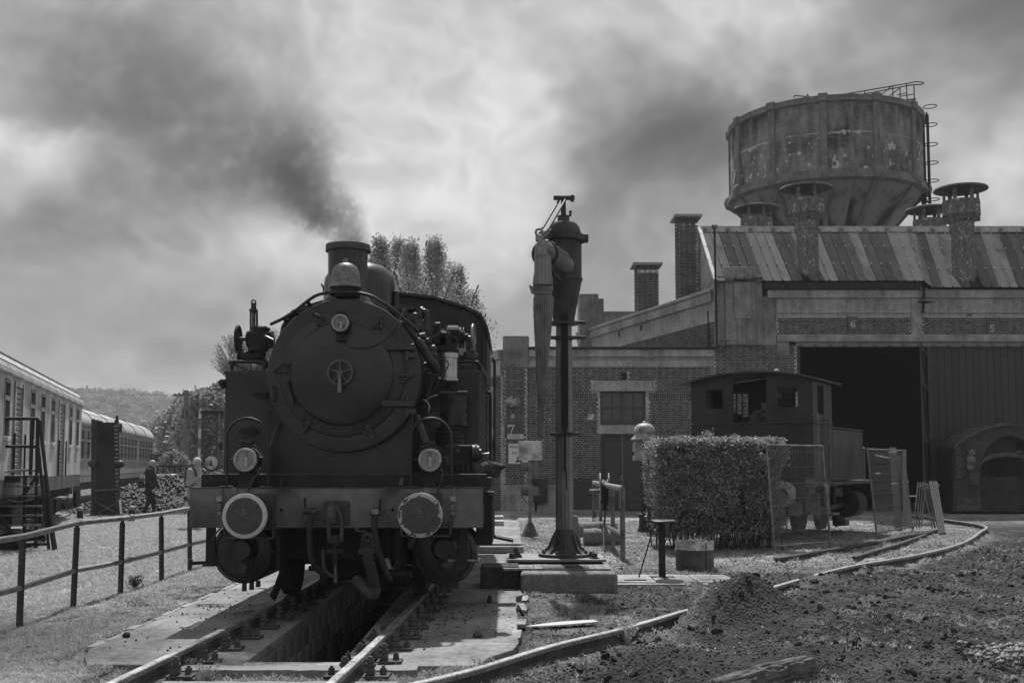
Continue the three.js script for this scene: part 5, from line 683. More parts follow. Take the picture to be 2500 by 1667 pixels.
  // hanging steps and rods
  { const a = B1(250, 40, -0.15), b = B1(332, 408, -0.15); mesh('step_hanger', [box2(a.x, b.x, b.y, 1.0, -0.2, -0.16), box2(a.x, b.x + 0.02, b.y, b.y + 0.02, -0.35, -0.05)], M.blackMatt, loco); const c = B2(1308, 30, -0.15), d = B2(1378, 385, -0.15); mesh('step_hanger', [box2(c.x, d.x, d.y, 1.0, -0.2, -0.16), box2(c.x, d.x, d.y, d.y + 0.02, -0.35, -0.05)], M.blackMatt, loco); mesh('tail_rod', [beam(B1(105, 385, -0.2), B1(410, 370, -0.3), 0.03, 0.035), box(0.03, 0.06, 0.05, B1(100, 375, -0.2).x, B1(100, 375, -0.2).y, -0.2)], M.rust, loco); mesh('tail_rod', [cyl(B2(1190, 358, -0.25), B2(1480, 356, -0.3), 0.016), sph(0.035, B2(1487, 350, -0.3).x, B2(1487, 350, -0.3).y, -0.3)], M.steel, loco); }
  mesh('guard_iron', [beam(B1(1015, 40, -0.7), B1(1020, 480, -0.65), 0.025, 0.1), beam(B1(1020, 470, -0.65), B1(975, 590, -0.6), 0.025, 0.1), beam(B1(975, 580, -0.6), B1(910, 730, -0.5), 0.025, 0.09)], M.blackMatt, loco);
  mesh('guard_iron', [beam(B2(760, 130, -0.7), B2(765, 500, -0.65), 0.025, 0.09), beam(B2(785, 500, -0.65), B2(880, 660, -0.5), 0.025, 0.025), beam(B2(940, 440, -0.6), B2(965, 690, -0.55), 0.03, 0.12)], M.blackMatt, loco);
  mesh('step', [ext(shp([[0, 0], [0.46, -0.09], [0.46, -0.115], [0, -0.02]]), 0.3, 0.003, [B2(1500, 78, -2).x - 0.05, B2(1500, 78, -2).y, -2.2]), box2(B2(1480, 78, -2).x, B2(1500, 78, -2).x, 0.9, 1.35, -2.2, -2.16)], M.blackMatt, loco);
  for (const [z, r] of [[-1.35, 0.42], [-3.6, 0.7], [-5.2, 0.7], [-6.8, 0.7]]) { const ws = part('wheelset', loco); for (const s of [-1, 1]) { const w = mesh('wheel', lathe([[0.08, 0.08], [0.09, 0.1], [r * 0.55, 0.05], [r - 0.1, 0.04], [r - 0.08, 0.07], [r, 0.065], [r, -0.03], [r + 0.028, -0.035], [r + 0.028, -0.07], [r - 0.1, -0.07], [0.08, -0.06]], 44, [s * 0.75, 0.15 + r, z], [0, 0, -s * Math.PI / 2]), M.blackMatt, ws); w.position.x = trackX(11.2 - z) - OX; } mesh('axle', cyl([trackX(11.2 - z) - OX - 0.8, 0.15 + r, z], [trackX(11.2 - z) - OX + 0.8, 0.15 + r, z], 0.08), M.blackMatt, ws); }
  mesh('added_shade_bunker', [box2(-1.45, 1.43, 1.2, 3.0, -9.4, -6.74, 0.03)], M.black, loco);  // unseen bunker added behind the cab to shade the far end of the pit
  mesh('brake_rigging', [box2(-0.4, 0.4, 0.42, 0.46, -1.9, -1.84), box2(-0.75, 0.75, 0.3, 0.36, -2.6, -2.5), cyl([-0.25, 0.95, -0.5], [-0.25, 0.4, -0.6], 0.02), cyl(B2(605, 40, -0.2), B2(607, 380, -0.2), 0.014)], M.soot, loco);
  // ---- left side: valve with hand wheel on the tank ----
  { const v = part('injector_valve', loco), z = -1.5; const q = (x, y, zz = z) => C1(x, y, zz); const bx = q(765, 1055);
    mesh('valve_body', [box(0.28, 0.2, 0.22, bx.x - 0.02, bx.y, z, [0, 0, 0], 0.05), cyl(q(655, 1050), q(640, 1050), 0.1), cyl(q(745, 1110), q(745, 1165), 0.12, 0.12, 18), cyl(q(710, 1150), q(820, 1150), 0.02), cyl(q(770, 1010), q(770, 945), 0.1, 0.11, 16), cyl(q(720, 962), q(820, 962), 0.05), cyl(q(725, 955), q(725, 1000), 0.035, 0.035, 8), cyl(q(808, 945), q(808, 1000), 0.035, 0.035, 8), cyl(q(830, 1040), q(890, 1030), 0.1, 0.08), box(0.12, 0.12, 0.1, q(850, 1090).x, q(850, 1090).y, z, [0, 0, 0.4], 0.02)], M.blackMatt, v);
    mesh('spindle', [cyl(q(560, 1050), q(660, 1052), 0.026), cyl(q(640, 1052), q(660, 1052), 0.07, 0.07, 12)], M.steelDark, v); const hw = q(552, 1048); mesh('hand_wheel', [xf(tor(0.15, 0.02, [0, 0, 0], [0, 0, 0], Math.PI * 2, 8, 32), hw.toArray(), [0, 1.6, 0]), cyl([hw.x, hw.y - 0.14, hw.z], [hw.x, hw.y + 0.14, hw.z], 0.014), cyl([hw.x, hw.y, hw.z - 0.14], [hw.x, hw.y, hw.z + 0.14], 0.014)], M.blackMatt, v);
    mesh('stem', [cyl(q(700, 1000), q(700, 800), 0.022, 0.02), cyl(q(700, 805), q(700, 770), 0.02, 0.034), cyl(q(700, 770), q(700, 715), 0.034, 0.028), cyl(q(700, 720), q(700, 705), 0.036, 0.032), tor(0.024, 0.009, q(700, 695).toArray(), [0, 0, 0], Math.PI * 2, 8, 20), cyl(q(660, 770), q(730, 770), 0.018), cyl(q(671, 770), q(671, 1180), 0.012), cyl(q(729, 770), q(733, 940), 0.014), cyl(q(700, 1010), q(700, 1180), 0.026)], M.steelDark, v);
    mesh('elbow', [tube([q(760, 1160), q(755, 1200), q(720, 1222), q(650, 1222)], 0.075, 14, 30), cyl(q(570, 1210), q(660, 1215), 0.065), cyl(q(558, 1210), q(570, 1210), 0.09), cyl(q(632, 1170), q(632, 1262), 0.03), cyl(q(588, 1150), q(588, 1180), 0.03), cyl(q(578, 1190), q(573, 1265), 0.028, 0.05), tube([q(740, 1250), q(790, 1270), q(830, 1290)], 0.05, 8)], M.blackMatt, v);
    mesh('side_knob', [cyl(C1(395, 1490, -1.2), C1(420, 1490, -1.2), 0.04), sph(0.05, C1(402, 1470, -1.2).x, C1(402, 1470, -1.2).y, -1.2)], M.blackMatt, v); mesh('lever', [tube([q(800, 1030, -1.3), q(815, 1022, -1.25), q(885, 1055, -1.2)], 0.012, 8)], M.steel, v); }
  // ---- right side: air pump, valves, pipes ----
  { const p = part('air_pump', loco), z = -1.0; const q = (x, y, zz = z) => C2(x, y, zz), r4 = (x, y, zz = z) => C4(x, y, zz); const c0 = q(1152, 1195), c1 = q(1152, 1450), r = q(1243, 1300).x - c0.x;
    mesh('steam_cylinder', lathe([[0, c1.y - 0.02], [r * 0.9, c1.y - 0.02], [r + 0.012, c1.y], [r + 0.012, c1.y + 0.025], [r, c1.y + 0.035], [r, c0.y - 0.05], [r + 0.012, c0.y - 0.045], [r + 0.012, c0.y + 0.01], [0, c0.y + 0.02]], 40, [c0.x, 0, z]), M.steelBright, p); mesh('cylinder_cap', [cyl([c0.x, c0.y + 0.01, z], [c0.x, q(0, 1160).y, z], r + 0.01, r + 0.015, 28), ...[-1, -0.5, 0, 0.5, 1].map((k) => bolt([c0.x + k * r, q(0, 1160).y, z + Math.sqrt(1 - k * k * 0.9) * r], 0.02, 0.02)), box(r * 1.6, 0.1, r * 1.4, c0.x, q(0, 1130).y, z, [0, 0, 0], 0.03)], M.blackMatt, p);
    const vh = q(1055, 1085); mesh('valve_head', [cyl([vh.x, vh.y, z - 0.1], [vh.x, vh.y, z + 0.08], 0.115, 0.105, 26), cyl([vh.x, vh.y, z + 0.06], [vh.x, vh.y, z + 0.12], 0.035, 0.03, 6), ...[0, 1, 2, 3, 4, 5].map((i) => bolt([vh.x + 0.085 * Math.cos(i), vh.y + 0.085 * Math.sin(i), z + 0.08], 0.015, 0.02)), box(0.16, 0.18, 0.16, q(1120, 1060).x, q(1120, 1060).y, z, [0, 0, 0], 0.03), cyl(q(1052, 1010), q(1050, 920), 0.05, 0.045), cyl(q(1030, 935), q(1075, 935), 0.06, 0.06, 8), tor(0.055, 0.022, q(1185, 1075, z + 0.05).toArray(), [0, 0, 0.1], Math.PI * 2, 8, 24), box(0.12, 0.12, 0.1, q(1185, 1090).x, q(1185, 1090).y, z - 0.03, [0, 0, 0], 0.02), sph(0.07, q(1090, 1020).x, q(1090, 1020).y, z), cyl(q(1140, 985), q(1260, 985), 0.05), cyl(q(1140, 960), q(1260, 960), 0.03)], M.blackMatt, p);
    mesh('finned_cylinder', (() => { const a = r4(1208, 95), b = r4(1208, 390), g = [cyl([a.x, a.y, z], [b.x, b.y, z], 0.12, 0.12, 28)]; for (let i = 0; i < 15; i++) { const y = a.y + (b.y - a.y) * (i + 0.5) / 15; g.push(cyl([a.x, y - 0.008, z], [a.x, y + 0.008, z], i % 4 === 3 ? 0.135 : 0.15, i % 4 === 3 ? 0.135 : 0.15, 28)); } g.push(box(0.32, 0.03, 0.3, a.x, a.y + 0.02, z, [0, 0, 0], 0.006)); return g; })(), M.steelDark, p);
    mesh('piston_guide', [cyl(q(1165, 1460), r4(1165, 95), 0.04), cyl(r4(1195, 15), r4(1195, 90), 0.045, 0.05), box(0.1, 0.28, 0.1, r4(1125, 160).x, r4(1125, 160).y, z + 0.06, [0, 0, 0], 0.01), cyl(r4(1170, 150, z + 0.1), r4(1170, 150, z + 0.17), 0.04)], M.blackMatt, p);
    mesh('lower_cylinder', [cyl(r4(1170, 400), r4(1170, 570), 0.15, 0.16, 24), cyl(r4(1225, 505), r4(1275, 505), 0.07, 0.07, 8), ...[420, 460, 500, 540].map((y) => { const k = r4(1170, y); return tor(0.155, 0.012, k.toArray(), [Math.PI / 2, 0, 0], Math.PI * 2, 6, 24); }), box(0.1, 0.05, 0.1, r4(1275, 415).x, r4(1275, 415).y, z)], M.blackMatt, p); }
  { const v = part('clack_valve', loco), z = -1.5; const q = (x, y, zz = z) => C2(x, y, zz);
    mesh('valve_body', [cyl(q(1250, 1060), q(1250, 985), 0.09, 0.08, 16), cyl(q(1245, 1050), q(1310, 1050), 0.1), cyl(q(1262, 1050), q(1280, 1050), 0.14), cyl(q(1295, 1050), q(1305, 1050), 0.14), cyl(q(1310, 1045), q(1350, 1040), 0.06), box(0.14, 0.2, 0.14, q(1230, 1110).x, q(1230, 1110).y, z, [0, 0, 0], 0.03), cyl(q(1150, 975), q(1250, 975), 0.07)], M.blackMatt, v); mesh('spindle', [cyl(q(1320, 1035), q(1390, 1038), 0.025), cyl(q(1335, 1040), q(1342, 1040), 0.05, 0.05, 8)], M.steel, v); const hw = q(1393, 1035); mesh('hand_wheel', [xf(tor(0.15, 0.016, [0, 0, 0], [0, 0, 0], Math.PI * 2, 8, 32), hw.toArray(), [0, 1.48, 0]), cyl([hw.x, hw.y - 0.14, hw.z], [hw.x, hw.y + 0.14, hw.z], 0.012)], M.steel, v);
    mesh('glass_frame', [cyl(q(1285, 1110), q(1285, 1190), 0.05), cyl(q(1385, 1100), q(1385, 1200), 0.045), cyl(q(1330, 1060), q(1330, 1290), 0.07, 0.07), cyl(q(1240, 1215), q(1400, 1215), 0.07), cyl(q(1350, 1180), q(1350, 1240), 0.1), sph(0.06, q(1395, 1210).x, q(1395, 1210).y, z), box(0.2, 0.05, 0.1, q(1280, 1190).x, q(1280, 1190).y, z)], M.steelDark, v); mesh('sight_glass', [box(0.11, 0.16, 0.03, q(1280, 1145).x, q(1280, 1145).y, z + 0.06), box(0.05, 0.14, 0.03, q(1388, 1110).x, q(1388, 1110).y, z + 0.06)], M.greyLight, v); }
  { const p = part('pipework', loco); const q = (x, y, z) => C2(x, y, z);
    mesh('lagged_pipe', [tube([q(735, 890, -0.45), q(800, 985, -0.5), q(860, 1075, -0.55)], 0.034, 10, 20), tube([q(860, 1075, -0.55), q(905, 1130, -0.6), q(950, 1210, -0.65), q(1015, 1290, -0.7), q(1035, 1340, -0.75)], 0.052, 12, 30), sph(0.038, q(740, 895, -0.45).x, q(740, 895, -0.45).y, -0.45), tor(0.05, 0.012, q(885, 1105, -0.58).toArray(), [0.6, 0.7, 0], Math.PI * 2, 6, 18)], gray(0.06, { map: re(T.streak, 3), roughness: 0.6 }), p);
    mesh('steam_pipe', [tube([q(880, 790, -1.3), q(915, 788, -1.3), q(935, 800, -1.3), q(938, 830, -1.3), q(935, 1030, -1.3)], 0.042, 12, 40), cyl(q(845, 760, -1.3), q(845, 830, -1.3), 0.06, 0.06, 8), cyl(q(868, 760, -1.3), q(868, 830, -1.3), 0.06, 0.06, 8), cyl(q(660, 795, -1.3), q(860, 795, -1.3), 0.045), cyl(q(890, 780, -1.3), q(910, 780, -1.3), 0.05), box(0.3, 0.04, 0.15, q(700, 755, -1.2).x, q(700, 755, -1.2).y, -1.2), cyl(q(720, 755, -1.1), q(720, 830, -1.1), 0.05), cyl(q(860, 870, -1.2), q(860, 1000, -1.2), 0.05), cyl(q(890, 900, -1.2), q(890, 1010, -1.2), 0.045), cyl(q(780, 880, -1.2), q(920, 890, -1.2), 0.035), cyl(q(845, 870, -1.1), q(845, 960, -1.1), 0.07, 0.07, 10), box(0.16, 0.12, 0.12, q(800, 850, -1.2).x, q(800, 850, -1.2).y, -1.2, [0, 0, 0], 0.02)], M.black, p);
    const thin = []; const tz = -0.75; for (const pts of [[[690, 740], [760, 830], [830, 960], [900, 1030]], [[640, 800], [730, 900], [830, 1080], [880, 1200], [920, 1280]], [[660, 835], [760, 860], [820, 920], [860, 1000], [950, 1060]], [[860, 1130], [890, 1220], [930, 1290]], [[960, 1070], [1000, 1035], [1050, 1010], [1080, 960], [1130, 965], [1165, 1010]], [[1075, 1240], [1110, 1240], [1150, 1270], [1150, 1310], [1095, 1400], [1040, 1500], [1000, 1560]], [[940, 1340], [980, 1400], [990, 1480], [960, 1568]], [[1030, 1340], [1035, 1400], [1010, 1440], [985, 1500]], [[700, 830], [720, 790], [745, 755]], [[980, 1030], [985, 980], [940, 940]]]) thin.push(tube(pts.map(([x, y]) => q(x, y, tz)), 0.0085, 6, 26)); for (let i = 0; i < 6; i++) thin.push(tube([q(948 + i * 9, 1300, tz - 0.05), q(944 + i * 12, 1420, tz - 0.05), q(945 + i * 6, 1600, tz - 0.06)], 0.009, 6, 14)); mesh('thin_pipe', thin, M.rust, p);
    const kn = []; for (const [x, y, r2] of [[910, 1030, 0.055], [945, 1075, 0.045], [970, 1090, 0.03], [875, 1045, 0.03], [1005, 1150, 0.06], [1005, 1200, 0.07], [945, 1300, 0.04], [965, 1345, 0.05], [975, 1380, 0.045], [1040, 1395, 0.025], [1000, 1130, 0.03]]) { const k = q(x, y, -0.75); kn.push(cyl([k.x - 0.03, k.y, k.z], [k.x + 0.03, k.y + 0.01, k.z], r2 * 0.8, r2 * 0.8, 10), sph(r2 * 0.8, k.x, k.y, k.z, [1, 1, 1], 8, 6)); } mesh('union_nut', kn, M.steelDark, p);
    mesh('bright_pipe', [tube([C4(915, 140, -0.6), C4(950, 165, -0.6), C4(968, 200, -0.6), C4(965, 250, -0.6)], 0.012, 6), tube([C4(930, 150, -0.7), C4(985, 115, -0.7), C4(1040, 98, -0.7)], 0.016, 6)], M.steel, p); }
  { const b = part('lubricator', loco), z = -0.45; const q = (x, y, zz = z) => C4(x, y, zz); const a = q(1108, 765), c = q(1375, 595); mesh('oil_box', [box2(a.x, c.x, a.y, c.y, z - 0.3, z, 0.012)], M.blackMatt, b); mesh('lid', [box2(a.x + 0.0, c.x + 0.012, c.y, c.y + 0.022, z - 0.3, z + 0.01, 0.006), box(0.12, 0.02, 0.08, q(1245, 600).x, c.y + 0.03, z - 0.1), box(0.04, 0.05, 0.02, q(1243, 625).x, q(1243, 625).y, z + 0.01)], M.steelDark, b); mesh('ratchet', [cyl(q(1385, 650), q(1450, 650), 0.09, 0.08, 20), tor(0.085, 0.012, q(1420, 650).toArray(), [0, Math.PI / 2, 0], Math.PI * 2, 6, 20), cyl(q(1450, 655), q(1470, 655), 0.05), box(0.12, 0.4, 0.1, q(1435, 740).x, q(1435, 740).y, z - 0.1)], M.steelDark, b); mesh('crank_handle', [cyl(q(1460, 655), q(1490, 665), 0.018), cyl(q(1485, 665), q(1545, 663), 0.014, 0.022)], M.steel, b); mesh('outlet', [0, 1, 2, 3].map((i) => cyl(q(1190 + i * 50, 765), q(1195 + i * 50, 830), 0.016)), M.steelDark, b); mesh('base', box2(a.x, q(1480, 800).x, 1.53, q(1400, 775).y, z - 0.25, z - 0.02), M.blackMatt, b); }
  // oily rags lying at the right end of the footplate
  { const q = C4(1560, 810, -0.5); const g = rough(sph(0.12, q.x - 0.04, q.y, -0.4, [1.3, 0.75, 1], 24, 16), 0.12, 9); mesh('rag', [g, rough(sph(0.09, q.x + 0.05, q.y + 0.05, -0.4, [1.2, 0.4, 1], 20, 12), 0.1, 14)], gray(0.05, { roughness: 0.95 }), loco); }
  // headstock end steps on the right, seen past the beam
  mesh('side_step', [box2(1.5, 1.6, 1.38, 1.5, -2.2, -0.12), beam(C4(1490, 1030, -0.4), C4(1580, 1075, -0.4), 0.03, 0.02), box(0.05, 0.12, 0.05, C4(1492, 1090, -0.2).x, C4(1492, 1090, -0.2).y, -0.2, [0, 0, 0], 0.01), box2(1.42, 1.6, 0.75, 1.3, -2.6, -0.8)], M.blackMatt, loco);
}
// ---- smoke: a drifting plume of thin puffs ----
{
  const N = 128, d = new Uint8Array(N * N * 4); for (let j = 0; j < N; j++) for (let i = 0; i < N; i++) { const x = (i + 0.5) / N * 2 - 1, y = (j + 0.5) / N * 2 - 1, r = Math.hypot(x, y), n = fbm2(i / 16, j / 16, 5, 901), a = Math.max(0, 1 - r) ** 1.2 * sstep(0.26, 0.62, n + 0.22 * (1 - r)); const k = (j * N + i) * 4; d[k] = d[k + 1] = d[k + 2] = clamp(a) * 255; d[k + 3] = 255; }
  const at = new THREE.DataTexture(d, N, N); at.magFilter = THREE.LinearFilter; at.needsUpdate = true;
  const path = [[856, 610, 12.1, 0.16, 3], [842, 575, 12.1, 0.2, 4], [815, 540, 12.2, 0.26, 4], [785, 508, 12.25, 0.31, 4], [745, 475, 12.3, 0.4, 4], [690, 440, 12.5, 0.55, 4], [635, 385, 12.8, 0.8, 4], [545, 310, 13.2, 1.15, 5], [440, 240, 13.8, 1.5, 4], [345, 170, 14.5, 1.8, 4], [255, 90, 15.2, 2.0, 3]];
  const layer = (op, pick) => { const gs = []; for (const [px, py, dd, r, n] of path) { for (let i = 0; i < n; i++) { const c = P(px, py, dd); c.x += rr(-1, 1) * r * 0.7; c.y += rr(-1, 1) * r * 0.6; c.z += rr(-1, 1) * r * 0.5; const s = r * rr(1.0, 1.6), g = new THREE.CircleGeometry(s, 12); g.applyQuaternion(new THREE.Quaternion().setFromEuler(new THREE.Euler(rr(-0.6, 0.6), rr(-0.6, 0.6), rr(0, 6.3)))); g.translate(c.x, c.y, c.z); if (pick(dd, i)) gs.push(g.toNonIndexed()); } } return [mergeGeometries(gs), new THREE.MeshPhysicalMaterial({ color: new THREE.Color(0.2, 0.2, 0.2), alphaMap: at, transparent: true, opacity: op, roughness: 1, transmission: 0.4, thickness: 0, depthWrite: false })]; };
  const near = layer(0.42, (dd) => dd < 12.6), far = layer(0.25, (dd) => dd >= 12.6);
  const sm = thing('smoke_plume', 'dark coal smoke drifting up and left from the engine chimney', 'smoke'); sm.userData.kind = 'stuff';
  mesh('dense_smoke', near[0], near[1], sm).userData.kind = 'stuff'; mesh('thin_smoke', far[0], far[1], sm).userData.kind = 'stuff';
}

// ================= WATER CRANE AND THE YARD ON THE RIGHT =================
const K2 = (x, y, d) => P(1160 + x / 3.135, 460 + y / 3.135, d), Q2 = (x, y, d) => P(1160 + x / 2.8, 900 + y / 2.8, d), K3 = (x, y, d) => P(1540 + x / 2.903, 860 + y / 2.903, d), K4 = (x, y, d) => P(2000 + x / 2.85, 780 + y / 2.85, d), K8 = (x, y, d) => P(1160 + x / 3.178, 1280 + y / 3.178, d);
{
  const d = 15.45, cx = K2(680, 1200, d).x, Y = (y) => K2(680, y, d).y;
  const t = thing('water_crane', 'tall cast-iron railway water crane with domed head, dark lever and long canvas hose', 'water crane', [cx, 0, -d]);
  const rel = (x, y, dz = 0) => { const q = K2(x, y, d - dz); return [q.x - cx, q.y, dz]; }, relQ = (x, y, dz = 0) => { const q = Q2(x, y, d - dz); return [q.x - cx, q.y, dz]; };
  const yB = 0.335, yF = Q2(600, 1100, d).y;
  mesh('foot', [lathe([[0.375, yB], [0.375, yB + 0.045], [0.3, yB + 0.05], [0.235, yB + 0.1], [0.185, yB + 0.2], [0.15, yB + 0.33], [0.135, yF], [0.125, yF + 0.01]], 40), ...[0, 1, 2, 3, 4, 5, 6, 7].map((i) => { const a = i * Math.PI / 4; return xf(ext(shp([[0.12, yB + 0.05], [0.33, yB + 0.05], [0.24, yB + 0.14], [0.18, yB + 0.28], [0.145, yF - 0.03], [0.12, yF - 0.03]]), 0.025, 0, [0, 0, -0.0125]), [0, 0, 0], [0, a, 0]); }), ...[0, 1, 2, 3, 4, 5, 6, 7].map((i) => { const a = i * Math.PI / 4 + 0.39; return cyl([0.32 * Math.sin(a), yB + 0.04, 0.32 * Math.cos(a)], [0.32 * Math.sin(a), yB + 0.085, 0.32 * Math.cos(a)], 0.026, 0.024, 6); })], M.craneDark, t);
  mesh('column', lathe([[0.128, yF], [0.124, Y(1568)], [0.118, Y(1250)], [0.112, Y(1045)]], 36), M.craneLight, t);
  mesh('collar', [lathe([[0.112, Y(1045)], [0.2, Y(1045)], [0.2, Y(1025)], [0.15, Y(1015)]], 32), box(0.62, 0.05, 0.07, 0, Y(1032), 0.06, [0, 0, 0], 0.012), box(0.62, 0.05, 0.05, 0, Y(1148), 0.1, [0, 0, 0], 0.01), lathe([[0.13, Y(1160)], [0.13, Y(1138)]], 32)], M.craneDark, t);
  mesh('clamp', [lathe([[0.135, relQ(600, 462)[1]], [0.135, relQ(600, 436)[1]]], 32), box(0.42, 0.045, 0.03, 0, relQ(600, 448)[1], 0.13, [0, 0, 0], 0.006), ...[-0.17, -0.12, 0.13, 0.17].map((x) => bolt([x, relQ(600, 448)[1], 0.145], 0.016, 0.02))], M.craneDark, t);
  mesh('head', lathe([[0.155, Y(1015)], [0.16, Y(985)], [0.262, Y(710)], [0.275, Y(706)], [0.275, Y(690)], [0.262, Y(686)], [0.262, Y(412)], [0.32, Y(408)], [0.32, Y(378)], [0.262, Y(372)], [0.258, Y(345)], [0.235, Y(300)], [0.19, Y(270)], [0.13, Y(262)], [0.09, Y(258)], [0.085, Y(216)], [0.097, Y(213)], [0, Y(212)]], 56), M.craneDark, t);
  { const bt = []; for (let i = 0; i < 18; i++) { const a = i / 18 * Math.PI * 2; bt.push(cyl([0.3 * Math.sin(a), Y(412), 0.3 * Math.cos(a)], [0.3 * Math.sin(a), Y(362), 0.3 * Math.cos(a)], 0.018, 0.018, 6)); } bt.push(box(0.1, 0.12, 0.08, 0.31, Y(386), 0.03, [0, 0, 0], 0.015)); mesh('flange_bolts', bt, M.craneDark, t).userData.kind = 'stuff'; }
  mesh('mast', [cyl([0.0, Y(215), 0], [0.0, Y(80), 0], 0.04, 0.035, 12), box(0.31, 0.06, 0.07, 0.01, Y(72), 0, [0, 0, 0], 0.012), box(0.05, 0.09, 0.09, 0.13, Y(76), 0, [0, 0, 0], 0.01), cyl([0.1, Y(213), 0.02], [0.1, Y(175), 0.02], 0.018), sph(0.022, 0.1, Y(180), 0.02)], M.craneDark, t);
  mesh('lever', [box2(-0.045, 0.05, relQ(600, 380, 0.14)[1], Y(760), 0.13, 0.165, 0.006), ext(shp([[-0.045, 0], [0.05, 0], [0.02, -0.13], [-0.012, -0.13]]), 0.03, 0.003, [0, relQ(600, 380, 0.14)[1], 0.133]), box2(-0.012, 0.018, relQ(620, 700, 0.14)[1], relQ(600, 415, 0.14)[1], 0.14, 0.16, 0.004), cyl([0.02, relQ(620, 690, 0.14)[1], 0.15], [0.026, relQ(620, 830, 0.14)[1], 0.15], 0.008)], M.soot, t);
  // swinging arm, disc and down pipe
  const e = rel(522, 500, 0.85);
  mesh('arm_pipe', [cyl([0.02, Y(610), 0.2], [e[0] * 0.85, Y(560), 0.75], 0.13, 0.13, 26), ...[0.2, 0.35, 0.5, 0.65, 0.8].map((k) => { const g = tor(0.133, 0.018, [0, 0, 0], [0, 0, 0], Math.PI * 2, 8, 28); return xf(g, [e[0] * 0.85 * k, Y(590) + (Y(560) - Y(590)) * k, 0.2 + 0.55 * k], [0.15, Math.atan2(e[0] * 0.85, 0.55), 0]); })], M.craneLight, t);
  mesh('arm_stay', [cyl(rel(590, 650, 0.75), rel(670, 712, 0.25), 0.03), cyl(rel(500, 345, 0.85), rel(575, 325, 0.3), 0.03)], M.craneDark, t);
  mesh('disc', xf(lathe([[0, 0.02], [0.185, 0.02], [0.195, 0], [0.185, -0.02], [0, -0.02]], 48), rel(535, 497, 0.8), [Math.PI / 2, 0, 0.3]), M.craneDark, t);
  const dp = (x, y) => rel(x, y, 0.98);
  mesh('down_pipe', [tube([rel(560, 520, 0.72), dp(545, 470), dp(520, 455)].map((q) => q), 0.115, 16, 20), lathe([[0.0, dp(0, 430)[1]], [0.08, dp(0, 435)[1]], [0.11, dp(0, 470)[1]], [0.115, dp(0, 520)[1]], [0.118, dp(0, 640)[1]], [0.135, dp(0, 700)[1]], [0.136, dp(0, 742)[1]], [0.1, dp(0, 745)[1]]], 32, [dp(518, 500)[0], 0, 0.98])], M.craneLight, t);
  mesh('swivel', [cyl(dp(508, 510), dp(493, 370), 0.035, 0.028), box(0.1, 0.1, 0.06, ...dp(490, 380), [0, 0, 0], 0.02), tor(0.045, 0.018, dp(490, 335), [0, 0, 0], Math.PI * 2, 8, 20), box(0.12, 0.12, 0.03, dp(508, 490)[0], dp(508, 490)[1], 1.09, [0, 0, 0], 0.01), cyl(dp(470, 378), dp(520, 378), 0.022)], M.greyLight, t);
  mesh('tie_rod', [[[640, 95, 0], [515, 305, 0.9]], [[690, 88, 0.1], [555, 318, 0.9]]].map(([a, b]) => bar([rel(...a), rel(...b)], 0.017, 8)), M.craneDark, t);
  { const tw = []; for (const [a, b] of [[rel(640, 95, 0), rel(515, 305, 0.9)], [rel(690, 88, 0.1), rel(555, 318, 0.9)]]) for (let i = 1; i < 18; i++) { const k = i / 18; tw.push(sph(0.023, a[0] + (b[0] - a[0]) * k, a[1] + (b[1] - a[1]) * k, a[2] + (b[2] - a[2]) * k, [1, 0.7, 1], 6, 5)); } mesh('twist', tw, M.craneDark, t).userData.kind = 'stuff'; mesh('fork', [bar([dp(505, 360), dp(560, 318)], 0.016), bar([dp(515, 375), dp(572, 330)], 0.016)], M.greyLight, t); }
  // canvas hose, hanging and tapering
  const hs = [[520, 742, 74], [520, 760, 76], [521, 790, 68], [521, 808, 66], [522, 825, 75], [521, 900, 76], [517, 1000, 72], [515, 1080, 68], [514, 1200, 58], [513, 1320, 50], [512, 1450, 44], [512, 1568, 40]].map(([x, y, w]) => [dp(x, y)[0], dp(x, y)[1], w / 3.135 / 2626 * (d - 0.98)]);
  for (const [x, y, w] of [[452, 250, 25], [450, 380, 24], [448, 470, 23]]) { const q = relQ(x, y, 0.98); hs.push([q[0], q[1], w / 2.8 / 2626 * (d - 0.98)]); }
  { const seg = 40, pos = [], idx = [], fine = []; const cv = new THREE.CatmullRomCurve3(hs.map((h) => V(...h))); const pts = cv.getPoints(120); pts.forEach((h, i) => { for (let k = 0; k < seg; k++) { const a = k / seg * Math.PI * 2, y = h.y, wr = 1 + 0.1 * (fbm2(k * 0.35, y * 9, 3, 951, 0) - 0.5) + 0.14 * (fbm2(Math.cos(a) * 1.5 + 5, y * 2.4 + Math.sin(a), 3, 955) - 0.5) + (Math.abs((y * 8.5) % 1) < 0.16 ? 0.035 : 0), flat = 0.75 - 0.35 * sstep(3.2, 2.2, y); pos.push(h.x + h.z * wr * Math.sin(a), y + 0.012 * Math.sin(a * 2 + y * 7), 0.98 + h.z * wr * flat * Math.cos(a)); } }); for (let i = 0; i + 1 < pts.length; i++) for (let k = 0; k < seg; k++) { const k2 = (k + 1) % seg, a = i * seg + k, b = i * seg + k2; idx.push(a, a + seg, b, b, a + seg, b + seg); } const g = new THREE.BufferGeometry(); g.setAttribute('position', new THREE.Float32BufferAttribute(pos, 3)); g.setIndex(idx); g.computeVertexNormals(); mesh('canvas_hose', fin(g), M.canvas, t);
    const q = dp(445, 770); mesh('cloth_tie', [ext(shp([[0, 0.03], [-0.06, 0.05], [-0.03, -0.06], [0.02, -0.09]]), 0.02, 0, [q[0], q[1], 1.0]), lathe([[0.118, dp(0, 815)[1]], [0.122, dp(0, 805)[1]], [0.118, dp(0, 797)[1]]], 28, [dp(521, 0)[0], 0, 0.98])], M.canvas, t); }
}
